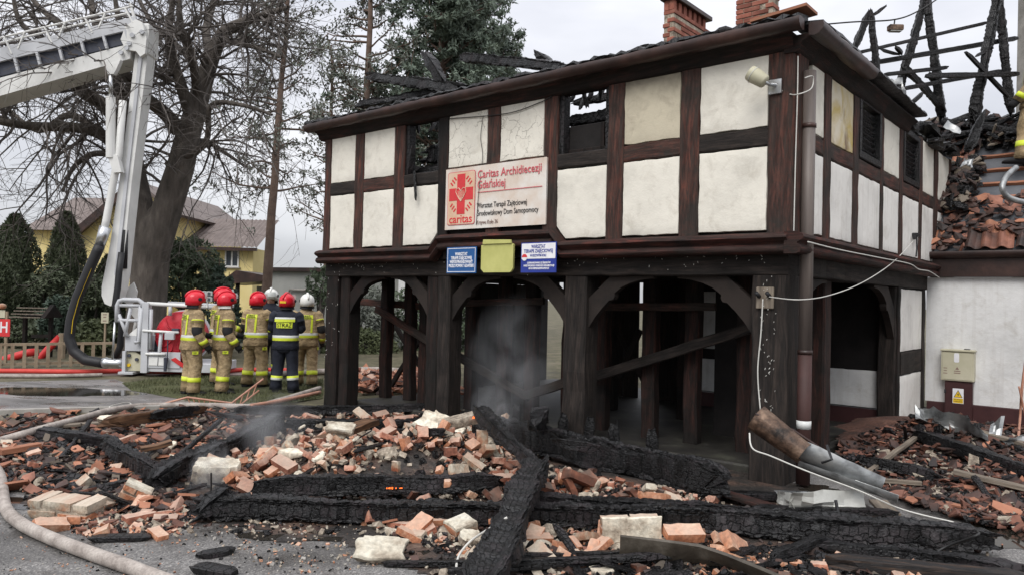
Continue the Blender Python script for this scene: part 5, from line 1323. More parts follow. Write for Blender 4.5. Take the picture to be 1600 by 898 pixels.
def column(px, dep, z1, rad, seed, label, m='thuja', name='thuja', n=9000, size=.10, cone=.75, cat='tree'):
    base = D(px, 470, dep); base.z = 0; t = thing(name, label, cat, base); rr = random.Random(seed); b = MB()
    prof_ = [(0, .75), (.15, 1), (.45, .98), (.7, .8), (.88, .48), (1, .08)]
    def rad_at(f):
        for (a0, r0_), (a1, r1_) in zip(prof_, prof_[1:]):
            if f <= a1: return rad * lerp(r0_, r1_, (f - a0) / (a1 - a0))
        return 0
    for k in range(n):
        f = rr.random() ** .9; a_ = rr.uniform(0, 2 * pi)
        ra = rad_at(f) * (1 + .16 * noise.noise((cos(a_) * 2.3, sin(a_) * 2.3, f * z1 * 1.6 + seed))) * rr.uniform(.72, 1.02)
        p = base + V((cos(a_) * ra, sin(a_) * ra, f * z1)); d = V((cos(a_) * .6 + rr.gauss(0, .4), sin(a_) * .6 + rr.gauss(0, .4), rr.uniform(.2, 1.2))).normalized(); s = d.orthogonal().normalized()
        s = (s * cos(rr.random() * 6) + d.cross(s) * sin(rr.random() * 6)); L_ = size * rr.uniform(.6, 1.4); i = len(b.v)
        b.v += [p - s * L_ * .35, p + s * L_ * .35, p + d * L_]; b.face((i, i + 1, i + 2))
    core = MB(); core.loft([[base + V((cos(2 * pi * k / 12), sin(2 * pi * k / 12), 0)) * rad_at(f) * .7 + V((0, 0, f * z1 * .97)) for k in range(12)] for f in (0, .1, .3, .5, .7, .85, .97)])
    core.build('inner_foliage', MT[m], t, base); b.build('crown', MT[m], t, base)
    tk = MB(); tk.tube([base, base + V((0, 0, z1 * .5))], rad * .12, 8); tk.build('trunk', MT['pine_bark'], t, base); return t
column(20, 27, D(20, 335, 27).z, .95, 31, 'dark columnar thuja at the left edge before the yellow house')
column(101, 27, D(101, 332, 27).z, .72, 32, 'pointed columnar thuja in the middle before the yellow gable')
column(168, 28, D(168, 400, 28).z, .62, 33, 'narrow thuja half hidden behind the black platform hose')
column(-2, 24, D(-2, 415, 24).z, .9, 41, 'low dark thuja filling the left edge of the photo')
def bush(px, py_c, dep, r, seed, label, m='shrub', n=4500, size=.12, name='shrub', cat='shrub', clump=.42):
    c = D(px, py_c, dep); base = V((c.x, c.y, 0)); t = thing(name, label, cat, base); rr = random.Random(seed); b = MB()
    foliage(b, c, r, n, size, rr, clump, 0, .38); b.build('crown', MT[m], t, base)
    st = MB()
    for k in range(7): a_ = rr.uniform(0, 6.28); st.tube([base, c + V((cos(a_) * r[0] * .5, sin(a_) * r[1] * .5, rr.uniform(-.2, .5) * r[2]))], [.05, .02], 5, cap=False)
    st.build('stems', MT['twig'], t, base); return t
bush(292, 425, 22, (1.05, .9, 1.05), 51, 'big rounded dark evergreen shrub behind the red reel cover', n=7000)
bush(78, 455, 26, (.75, .7, .9), 52, 'dark shrub between the two left thujas', 'thuja')
bush(92, 500, 22, (.5, .5, .75), 53, 'small bright green conifer behind the roofed wooden stand', 'spruce', 3500)
bush(140, 480, 24, (.8, .7, 1.1), 54, 'dark shrub behind the hanging black hose', 'thuja', 5000)
bush(150, 528, 21, (.7, .6, .5), 55, 'straw coloured bare looking bush beside the yellow sign post', 'hedge', 2200, .14)
bush(25, 520, 23, (1.3, .7, .55), 56, 'low dark hedge bush behind the red hydrant board', 'thuja', 3500)
bush(500, 450, 23, (.45, .5, .7), 57, 'sparse shrub beside the left house corner', 'shrub', 700, .13, clump=.55)
bush(545, 545, 24, (1.6, .8, .75), 58, 'olive green hedge seen through the left arch', 'hedge', 6000)
bush(575, 505, 25, (1.2, .9, 1.5), 60, 'taller grey green bush seen through the left arch', 'pine_grey', 3500, .14)
bush(700, 500, 26, (2.6, .9, 1.4), 61, 'dense dark hedge behind the arcade', 'shrub', 6000, .15)
def spruce(px, dep, z1, rad, seed, label):
    base = D(px, 470, dep); base.z = 0; t = thing('spruce', label, 'tree', base); rr = random.Random(seed); b = MB(); s_ = MB()
    s_.tube([base, base + V((0, 0, z1))], [.07, .01], 6)
    nl = 11
    for i in range(nl):
        z = lerp(.3, z1 * .97, i / nl); R_ = rad * (1 - i / nl) + .05
        for k in range(9):
            a_ = rr.uniform(0, 2 * pi); L_ = R_ * rr.uniform(.7, 1.1); p = base + V((0, 0, z)); d = V((cos(a_), sin(a_), .25))
            s_.tube([p, p + d * L_], [.015, .005], 3, cap=False)
            for q in range(16): foliage(b, p + d * L_ * rr.uniform(.2, 1), (.07, .07, .05), 3, .11, rr, 0)
    s_.build('trunk', MT['pine_bark'], t, base); b.build('crown', MT['spruce'], t, base)
spruce(341, 21, D(341, 405, 21).z, .75, 71, 'small young spruce with stepped branches before the porch')
spruce(357, 23, D(357, 425, 23).z, .6, 72, 'shorter spruce right behind the young stepped one')

# ------------------------------------------------------------------ garden bits on the left
a = D(60, 490, 20); a.z = 0
st = thing('roofed_stand', 'small wooden garden stand with slatted grey pitched roof', 'garden stand', a)
zt, ze = D(60, 477, 20).z, D(60, 492, 20).z
for x in (-.34, .34): 
    b = MB(); b.box(x - .04, x + .04, -.05, .05, 0, ze - .02); b.build('post', MT['timber_dark'], st)
for k in range(4):
    f = k / 4; b = MB(); y = lerp(-.42, .0, f); z = lerp(ze - .06, zt, f); b.box(-.52, .30, y, y + .11, z, z + .025); b.build('roof_slat', MT['greywood'], st)
b = MB(); b.prism([(-.42, ze - .06), (.42, ze - .06), (0, zt + .03)], (.30, 0, 0), Y1, Z1, X1 * .12); b.build('gable', MT['timber_dark'], st)
b = MB(); b.box(-.36, .30, .05, .42, ze - .04, ze + .0); b.build('shelf', MT['timber_dark'], st)
def rail_fence(px0, py0, px1, py1, n):
    p, q = G(px0, py0), G(px1, py1); t = thing('low_fence', 'low pale wooden rail fence across the lawn at left', 'fence', p)
    d = q - p; ang = atan2(d.y, d.x); t.rotation_euler.z = ang; L_ = d.length; zt_ = .52
    for z in (.06, .50): b = MB(); b.box(-.05, L_, -.03, .03, z, z + .06); b.build('rail', MT['fence_wood'], t)
    for i in range(n): b = MB(); x = L_ * i / (n - 1); b.box(x - .035, x + .035, -.062, -.032, 0, zt_); b.build('picket', MT['fence_wood'], t)
rail_fence(-60, 577, 178, 570, 14)
def post_sign(px, py_b, dep): pass
c = D(9, 510, 18); hs = thing('hydrant_sign', 'red board with white letter H at the left edge', 'sign', V((c.x, c.y, 0)))
h0, h1 = D(9, 525, 18).z, D(9, 498, 18).z
b = MB(); b.box(-.19, .11, -.02, .0, h0, h1); b.build('board', MT['sign_red'], hs)
for x0, x1, z0, z1 in ((-.10, -.02, h1 - .1, h1 - .04), (-.07, -.0, h0 + .05, h0 + .1)): pass
o = put_text(hs, 'H', .36, MT['sign_face'], -.03, (h0 + h1) / 2, .17, .022, bold=.006)
b = MB(); b.box(-.03, .03, .001, .05, 0, h1 + .18); b.build('post', MT['fence_wood'], hs)
b = MB(); b.box(-.17, -.02, -.015, .0, h1 + .03, h1 + .21); b.build('plate', MT['beige'], hs)
b = MB(); b.sphere((-.10, -.0, h1 + .30), (.09, .09, .07), 10, 6); b.build('cap', MT['brick_orange'], hs)
c = D(165, 495, 18.5); ps = thing('post_sign', 'little yellow plate on a thin wooden post beside the platform basket', 'sign', V((c.x, c.y, 0)))
z0, z1 = D(165, 502, 18.5).z, D(165, 489, 18.5).z
b = MB(); b.box(-.02, .02, -.02, .02, 0, z0); b.build('post', MT['fence_wood'], ps)
b = MB(); b.box(-.09, .09, -.035, -.021, z0 - .04, z1 + .02, .004); b.build('plate', MT['beige'], ps)
for z, w_ in ((z1 - .04, .10), (z1 - .10, .07), (z0 + .01, .09)): b = MB(); b.box(-w_ / 2, w_ / 2, -.038, -.036, z, z + .022); b.build('print_mark', MT['ink_soft'], ps)
# playground slide
sp = [G(-40, 570), G(0, 566), G(35, 553)]
sl_ = thing('red_slide', 'red plastic playground slide on the lawn behind the low fence', 'slide', G(20, 570))
ang = 0.25
b = MB(); P = [D(-30, 572, 19), D(5, 562, 19), D(42, 551, 19), D(60, 549, 19.1)]
b.tube([p - G(20, 570) for p in P], .10, 10); b.build('chute', MT['red_paint'], sl_, smooth=True)
P2 = [D(52, 566, 19.5), D(62, 560, 19.5), D(75, 545, 19.6), D(94, 526, 19.7)]
b = MB(); b.tube([p - G(20, 570) for p in P2], .09, 10); b.build('ramp', MT['red_paint'], sl_, smooth=True)
for px in (50, 97): q = D(px, 524 if px > 60 else 548, 19.7) - G(20, 570); b = MB(); b.tube([V((q.x, q.y, -.05)), q + V((0, 0, .06))], .09, 8); b.build('post', MT['fence_wood'], sl_)
b = MB(); p, q = D(45, 543, 21) , D(150, 543, 21); b.bar(p, q, .05, .07); bn = None
tb = thing('garden_bench', 'dark low wooden bench rail before the shrubs', 'bench', V((p.x, p.y, 0)))
b.build('seat', MT['timber_dark'], tb, V((p.x, p.y, 0)))
b = MB(); b.bar(p + V((0, .1, .32)), q + V((0, .1, .32)), .04, .09); b.build('backrest', MT['timber_dark'], tb, V((p.x, p.y, 0)))
for f in (.05, .5, .95): c = p.lerp(q, f); b = MB(); b.box(c.x - .04, c.x + .04, c.y - .04, c.y + .14, 0, c.z - .04); b.build('leg', MT['timber_dark'], tb, V((p.x, p.y, 0)))

# ------------------------------------------------------------------ aerial platform: two boom arms and the rescue basket
DP = 16.2
pb = G(240, 584); pl_o = V((pb.x, pb.y, 0))
plat = thing('aerial_platform', 'white hydraulic platform with ladder boom, knuckle arm and grey basket holding a red reel', 'aerial platform', pl_o)
def P_(px, py, dd=0.0): return D(px, py, DP + dd)
def pbuild(b, name, m, **k):
    return b.build(name, MT[m], plat, pl_o, **k)
def beam4(name, m, top, bot, dd, th):                 # box girder between pixel edges, th deep
    b = MB(); (a, c), (e, f) = top, bot
    q = [P_(*a, dd + a_) if False else None for a_ in ()]
    pts = [P_(*a, dd), P_(*c, dd), P_(*f, dd), P_(*e, dd)]
    back = V((0, th, 0)); b.v = pts + [p + back for p in pts]
    for fc in ((3, 2, 1, 0), (4, 5, 6, 7), (0, 1, 5, 4), (1, 2, 6, 5), (2, 3, 7, 6), (3, 0, 4, 7)): b.face(fc)
    return pbuild(b, name, m)
beam4('boom', 'plat_white', ((-160, 164), (206, 68)), ((-160, 196), (203, 92)), 0, .62)
beam4('boom_inner_section', 'plat_dark', ((-160, 132), (202, 46)), ((-160, 161), (202, 67)), .06, .5)
beam4('ladder_side', 'plat_grey', ((-160, 112), (212, 26)), ((-160, 136), (212, 44)), -.04, .06)
beam4('ladder_side', 'plat_grey', ((-160, 112), (212, 26)), ((-160, 136), (212, 44)), .52, .06)
for i in range(11):
    t = i / 10; x, y = lerp(-150, 196, t), lerp(133, 46, t); b = MB()
    b.bar(P_(x, y, -.02), P_(x + 6, y + lerp(27, 21, t), -.02), .07, .05); pbuild(b, 'web_plate', 'plat_dark' if i % 1 else 'plat_grey')
for dd in (-.03, .55):
    for a, c in (((-160, 98), (208, 10)), ((-160, 105), (200, 21)), ):
        b = MB(); b.tube([P_(*a, dd), P_(*c, dd)], .022, 6); pbuild(b, 'hand_rail', 'plat_white')
    for i in range(12):
        t = i / 11; x, y = lerp(-150, 196, t), lerp(96, 14, t); x2, y2 = x + (12 if i % 2 else -10), lerp(126, 36, t)
        b = MB(); b.bar(P_(x, y, dd), P_(x2, y2, dd), .05, .03); pbuild(b, 'rail_post', 'plat_white')
b = MB(); b.bar(P_(203, 6, .2), P_(210, 28, .2), .05, .05); pbuild(b, 'rail_post', 'plat_white')
for i in range(16):
    t = i / 15; b = MB(); x, y = lerp(-150, 205, t), lerp(116, 32, t); b.tube([P_(x, y, 0), P_(x, y, 0) + V((0, .52, 0))], .02, 6); pbuild(b, 'rung', 'plat_grey')
# knuckle
b = MB(); b.prism([(0, 0), (-.22, .02), (-.33, .24), (-.24, .52), (-.02, .68), (.12, .62), (.22, .28), (.20, -.05), (.10, -.12)], P_(212, 80, -.06), X1, Z1, V((0, .10, 0))); pbuild(b, 'knuckle_plate', 'plat_white')
b = MB(); b.prism([(0, 0), (-.22, .02), (-.33, .24), (-.24, .52), (-.02, .68), (.12, .62), (.22, .28), (.20, -.05), (.10, -.12)], P_(212, 80, .5), X1, Z1, V((0, .10, 0))); pbuild(b, 'knuckle_plate', 'plat_white')
for px, py in ((206, 55), (197, 75), (201, 68), (221, 50), (188, 82)):
    b = MB(); c = P_(px, py, -.1); b.tube([c, c + V((0, .06, 0))], .05, 10); pbuild(b, 'pivot_pin', 'plat_grey')
b = MB(); b.box(P_(213, 40).x, P_(230, 40).x, DP + .0, DP + .45, P_(220, 84).z, P_(220, 34).z, .03); pbuild(b, 'knuckle_housing', 'plat_white')
# lower arm, gently tapering girder with a rounded end plate
b = MB(); b.prism([(P_(x, y).x, P_(x, y).z) for x, y in ((209, 70), (229, 66), (222, 130), (204, 282), (190, 425), (186, 452), (180, 470), (172, 478), (163, 474), (158, 462), (158, 448), (171, 380), (186, 270), (200, 150))], (0, DP + .02, 0), X1, Z1, V((0, .36, 0))); pbuild(b, 'lower_arm', 'plat_white')
b = MB(); b.prism([(P_(x, y).x, P_(x, y).z) for x, y in ((216, 75), (221, 75), (198, 290), (184, 430), (179, 430), (193, 290))], (0, DP - .02, 0), X1, Z1, V((0, .035, 0))); pbuild(b, 'arm_channel', 'plat_grey')
b = MB(); b.prism([(P_(x, y).x, P_(x, y).z) for x, y in ((190, 440), (196, 455), (193, 470), (184, 477), (176, 472), (180, 450))], (0, DP + .5, 0), X1, Z1, V((0, .05, 0))); pbuild(b, 'end_plate', 'plat_white')
b = MB(); b.tube([P_(173, 152, -.12), P_(173, 247, -.12)], .095, 14); pbuild(b, 'hydraulic_cylinder', 'plat_white', smooth=False)
b = MB(); b.tube([P_(173, 112, -.12), P_(173, 153, -.12)], .045, 10); pbuild(b, 'piston_rod', 'steel', smooth=True)
b = MB(); b.prism([(-.12, .05), (.20, .16), (.12, -.04), (.06, -.15), (-.06, -.15)], P_(173, 105, -.17), X1, Z1, V((0, .12, 0))); pbuild(b, 'cylinder_bracket', 'plat_white')
b = MB(); b.prism([(-.10, .08), (.12, .08), (.22, -.28), (.05, -.30)], P_(174, 248, -.17), X1, Z1, V((0, .14, 0))); pbuild(b, 'cylinder_bracket', 'plat_white')
b = MB(); b.tube([P_(192, 158, -.06), P_(186, 240, -.06), P_(177, 285, -.06), P_(166, 345, -.08), P_(162, 362, -.1)], .075, 12); pbuild(b, 'water_pipe', 'plat_white', smooth=True)
b = MB(); b.tube([P_(165, 355, -.1), P_(156, 384, -.12)], [.12, .10], 12); pbuild(b, 'pipe_coupling', 'steel', smooth=True)
hp = [(156, 384), (140, 420), (121, 465), (111, 500), (108, 528), (115, 548), (133, 562), (163, 567)]
pts = []
for i in range(len(hp) - 1):
    for k in range(4): t = k / 4; pts.append(P_(lerp(hp[i][0], hp[i + 1][0], t), lerp(hp[i][1], hp[i + 1][1], t), -.2))
pts.append(P_(*hp[-1], -.2))
b = MB(); b.tube(pts, .105, 12); pbuild(b, 'supply_hose', 'rubber', smooth=True)
b = MB(); b.tube([p + V((.078, -.068, .01)) for p in pts[4:16]], .007, 5); pbuild(b, 'hose_stripe', 'warn_yellow')
b = MB(); b.tube([P_(162, 567, -.2), P_(168, 566, -.2), P_(170, 566, -.2), P_(182, 567, -.2), P_(194, 566, -.2)], [.115, .115, .095, .10, .10], 12); pbuild(b, 'hose_coupling', 'steel', smooth=True)
b = MB(); b.tube([P_(190, 395, -.06), P_(186, 425, -.1), P_(184, 448, -.12), P_(180, 475, -.12), P_(190, 505, -.05), P_(188, 540, .0), P_(180, 560, .1)], .07, 8); pbuild(b, 'cable_bundle', 'rubber', smooth=True)
b = MB(); b.tube([P_(188, 405, .1), P_(191, 390, .1), P_(194, 360, .1), P_(192, 420, .1)], .09, 8); pbuild(b, 'cable_bundle', 'rubber', smooth=True)
b = MB(); b.prism([(P_(x, y).x, P_(x, y).z) for x, y in ((190, 480), (202, 478), (207, 490), (200, 512), (196, 520), (200, 498), (192, 488))], (0, DP + .3, 0), X1, Z1, V((0, .06, 0))); pbuild(b, 'cradle_arm', 'plat_white')
# basket
XL, XR = P_(193, 500, -.3).x, P_(338, 500, -.3).x
YF = DP - .3; zz = lambda py: P_(240, py, -.3).z; xx = lambda px: P_(px, 500, -.3).x
b = MB(); b.box(xx(232), XR, YF, YF + 1.25, zz(580), zz(566), .01); pbuild(b, 'basket_floor', 'plat_grey')
b = MB(); b.box(xx(233), xx(284), YF - .02, YF + .02, zz(574), zz(549), .006); pbuild(b, 'kick_plate', 'plat_grey')
b = MB(); b.box(xx(236), xx(262), YF - .035, YF - .021, zz(570), zz(557), .003); pbuild(b, 'kick_panel', 'white_paint')
b = MB(); b.prism([(xx(270), zz(560)), (xx(277), zz(557)), (xx(290), zz(566)), (xx(290), zz(573))], (0, YF - .04, 0), X1, Z1, V((0, .015, 0))); pbuild(b, 'hazard_stripe', 'red_paint')
b = MB(); b.box(xx(224), xx(234), YF - .06, YF + .08, zz(582), zz(472), .01); pbuild(b, 'corner_post', 'plat_grey')
b = MB(); b.box(xx(195), xx(224), YF + .05, YF + .7, zz(549), zz(525), .01); pbuild(b, 'step_box', 'plat_grey')
b = MB(); b.prism([(xx(198), zz(525)), (xx(223), zz(525)), (xx(223), zz(521)), (xx(213), zz(512))], (0, YF + .05, 0), X1, Z1, V((0, .5, 0))); pbuild(b, 'step_cover', 'white_paint')
b = MB(); b.prism([(xx(195), zz(580)), (xx(221), zz(580)), (xx(221), zz(557)), (xx(208), zz(550)), (xx(196), zz(550))], (0, YF + .1, 0), X1, Z1, V((0, .4, 0))); pbuild(b, 'valve_panel', 'beige')
for px, py in ((201, 571), (213, 562), (201, 556)):
    b = MB(); b.tube([V((xx(px), YF + .06, zz(py))), V((xx(px), YF + .1, zz(py)))], .035, 10); pbuild(b, 'valve', 'warn_yellow' if py == 571 else 'plat_dark')
b = MB(); b.box(xx(189), xx(212), YF - .05, YF + .8, zz(585), zz(581), .006); pbuild(b, 'skid', 'plat_grey')
b = MB(); b.box(xx(193), xx(198), YF - .0, YF + .06, zz(582), zz(549), .006); pbuild(b, 'corner_post', 'plat_grey')
def tubes(name, polys, r, m, dy=0.0):
    for pl in polys: b = MB(); b.tube([V((xx(x), YF + dy, zz(y))) for x, y in pl], r, 8); pbuild(b, name, m, smooth=True)
tubes('gate_frame', [[(183, 504), (183, 478), (186, 471), (192, 469), (216, 469), (222, 473), (223, 480)]], .048, 'plat_grey')
tubes('gate_bar', [[(187, 478), (222, 478)], [(185, 501), (220, 501)], [(186, 492), (200, 526)], [(219, 478), (217, 533)], [(196, 526), (204, 482)]], .036, 'plat_grey')
tubes('gate_bar', [[(223, 481), (221, 533), (214, 535)]], .042, 'plat_grey', -.05)
tubes('gate_rod', [[(180, 504), (178, 562)]], .022, 'steel')
tubes('top_rail', [[(230, 474), (338, 478)]], .04, 'plat_white'); tubes('top_rail', [[(222, 474), (332, 477)]], .04, 'plat_grey', 1.2)
tubes('rail_upright', [[(266, 478), (266, 492)], [(236, 483), (236, 545)], [(253, 518), (250, 570)], [(338, 478), (336, 570)]], .04, 'plat_grey')
tubes('mid_rail', [[(226, 516), (282, 518)], [(232, 552), (262, 552)]], .026, 'white_paint', -.06)
b = MB(); b.box(xx(263), xx(277), YF - .14, YF - .06, zz(529), zz(519), .006); pbuild(b, 'control_box', 'plat_grey')
b = MB(); b.tube([V((xx(267), YF - .1, zz(530))), V((xx(267), YF - .1, zz(560)))], .014, 6); b.tube([V((xx(265), YF - .1, zz(557))), V((xx(264), YF - .1, zz(578)))], [.05, .03], 8); pbuild(b, 'nozzle', 'plat_dark')
# hose reel under its red cover
rc = V((xx(276), YF + .32, zz(525))); b = MB(); rings = []; Rr = .53
for y, k in ((-.24, .15), (-.25, .55), (-.22, .90), (-.12, 1.0), (.1, 1.0), (.2, .9)):
    rings.append([rc + V((cos(a_) * Rr * k * (1 + .02 * noise.noise((a_ * 2, y * 5, 0))), y + .03 * noise.noise((cos(a_) * 3, sin(a_) * 3, k * 2)), sin(a_) * Rr * k)) for a_ in [2 * pi * i / 32 for i in range(32)]])
b.loft(rings); pbuild(b, 'reel_cover', 'red_cover', smooth=True)
b = MB(); b.loft([[rc + V((cos(a_) * r_, y, sin(a_) * r_)) for a_ in [2 * pi * i / 32 for i in range(32)]] for y, r_ in ((.10, .56), (.17, .56))]); pbuild(b, 'reel_flange', 'plat_grey')
for k in range(9):
    a_ = 2.2 + k * .5; b = MB(); b.tube([rc + V((cos(a_) * .12, -.252, sin(a_) * .12)), rc + V((cos(a_ + .15) * .3, -.262, sin(a_ + .15) * .3)), rc + V((cos(a_) * .47, -.235, sin(a_) * .47))], [.008, .018, .01], 5); pbuild(b, 'cover_fold', 'red_cover', smooth=True)
b = MB(); b.box(rc.x - .09, rc.x + .05, rc.y - .33, rc.y - .25, zz(517), zz(512), .006); pbuild(b, 'reel_latch', 'plat_dark')
b = MB(); b.loft([[V((xx(236) + x, YF + .2 + y, z)) for x, y in ((0, 0), (.45, 0), (.45, .5), (0, .5))] for z in (zz(552), zz(532))]); pbuild(b, 'reel_tray', 'plat_dark')
# four-head work light on a short mast
b = MB(); b.tube([V((xx(325), YF - .05, zz(478))), V((xx(325), YF - .05, zz(466)))], .02, 8); pbuild(b, 'lamp_mast', 'plat_white')
wl = empty('work_light', V((xx(325), YF - .08, zz(461))) - pl_o); setparent(wl, plat)
for sx_ in (-1, 1):
    for sz in (-1, 1):
        b = MB(); b.box(sx_ * .055 - .045, sx_ * .055 + .045, -.03, .04, sz * .06 - .048, sz * .06 + .048, .008); b.build('lamp_head', MT['reflect'], wl)
        b = MB(); b.box(sx_ * .055 - .034, sx_ * .055 + .034, -.034, -.031, sz * .06 - .036, sz * .06 + .036); b.build('lamp_glass', MT['glass'], wl)

# ------------------------------------------------------------------ fire fighters
def ell(c, rx, ry, fx, n=16, sq=.85):
    """horizontal elliptical ring; fx = forward unit vector in plane"""
    sx_ = V((fx.y, -fx.x, 0)); out = []
    for k in range(n):
        a_ = 2 * pi * k / n; ca, sa = cos(a_), sin(a_)
        out.append(V(c) + sx_ * (rx * math.copysign(abs(ca) ** sq, ca)) + fx * (ry * math.copysign(abs(sa) ** sq, sa)))
    return out
F_ = V((0, 1, 0))
def limb_rings(pts, rad, n=12):
    pts = [V(p) for p in pts]; rings = []; pu = V((0, 1, .2))
    for i, p in enumerate(pts):
        d = (pts[min(i + 1, len(pts) - 1)] - pts[max(i - 1, 0)]).normalized()
        s = d.cross(pu).normalized(); u = s.cross(d).normalized(); pu = u
        rings.append([p + s * (cos(2 * pi * k / n) * rad[i]) + u * (sin(2 * pi * k / n) * rad[i] * 1.08) for k in range(n)])
    return rings
def bodyskin(J, gloved=True):
    """one continuous skinned body: trunk, neck, head, arms, five-fingered hands, legs"""
    me = bpy.data.meshes.new('body'); vs_, es, rs = [], [], []
    def add(p, r, par=None):
        vs_.append(tuple(p)); rs.append(r); i = len(vs_) - 1
        if par is not None: es.append((par, i))
        return i
    pel = add(J['pel'], .125); ab = add(J['pel'] + V((0, .0, .18)), .12, pel); ch_ = add(J['chest'], .135, ab); nk = add(J['neck'], .058, ch_)
    hd0 = add(J['head'] + V((0, 0, -.05)), .07, nk); hd1 = add(J['head'] + V((0, .005, .03)), .088, hd0); add(J['head'] + V((0, -.005, .10)), .07, hd1)
    hf = J['hf']; add(J['head'] + hf * .10 + V((0, 0, -.005)), .016, hd1); add(J['head'] + hf * .075 + V((0, 0, -.075)), .03, hd0)
    sxh = V((hf.y, -hf.x, 0))
    for sg_ in (-1, 1): add(J['head'] + sxh * (.088 * sg_) + V((0, 0, .0)), .016, hd1)
    hands = []
    for s in ('L', 'R'):
        sh_ = add(J['sh' + s], .062, ch_); el = add(J['el' + s], .046, sh_); wr = add(J['wr' + s], .032, el)
        d = (J['wr' + s] - J['el' + s]).normalized(); pm = add(J['wr' + s] + d * .055, .038, wr)
        side = d.cross(V((0, 0, 1))).normalized(); up_ = side.cross(d).normalized(); sg_ = 1 if s == 'R' else -1
        hands.append(J['wr' + s].copy())
        for k in range(4):
            o = (k - 1.5) * .022; ln = (.062, .078, .072, .055)[k]; b0 = add(J['wr' + s] + d * .095 + up_ * o, .0105, pm)
            b1 = add(V(vs_[b0]) + (d + side * -.35 * sg_).normalized() * ln * .55, .0098, b0); add(V(vs_[b1]) + (d * .55 + side * -.8 * sg_).normalized() * ln * .5, .0085, b1)
        t0 = add(J['wr' + s] + d * .045 + up_ * .034, .014, pm); t1 = add(V(vs_[t0]) + (d * .7 + up_ * .7 - side * .3 * sg_).normalized() * .035, .0115, t0); add(V(vs_[t1]) + (d * .9 + up_ * .2 - side * .5 * sg_).normalized() * .028, .0095, t1)
        hp_ = add(J['hip' + s], .09, pel); kn = add(J['kn' + s], .058, hp_); an = add(J['an' + s], .042, kn)
        ff = J['ff' + s]; add(J['an' + s] + ff * .12 + V((0, 0, -.055)), .035, an); add(J['an' + s] - ff * .05 + V((0, 0, -.05)), .03, an)
    me.from_pydata(vs_, es, []); o = bpy.data.objects.new('body', me); COL.objects.link(o)
    md = o.modifiers.new('skin', 'SKIN'); md.use_smooth_shade = True
    for i, v_ in enumerate(me.skin_vertices[0].data): v_.radius = (rs[i], rs[i]); v_.use_root = (i == 0)
    sb = o.modifiers.new('sub', 'SUBSURF'); sb.levels = 1; sb.render_levels = 1
    bpy.context.view_layer.update()
    m2 = bpy.data.meshes.new_from_object(o.evaluated_get(bpy.context.evaluated_depsgraph_get())); bpy.data.objects.remove(o)
    m2.materials.clear(); m2.materials.append(MT['skin']); m2.materials.append(MT['cloth_black'])
    for p in m2.polygons:
        c = V(p.center); p.use_smooth = True
        p.material_index = 1 if (c.z < 1.48 and (min((c - h).length for h in hands) > -1)) else 0
    return m2
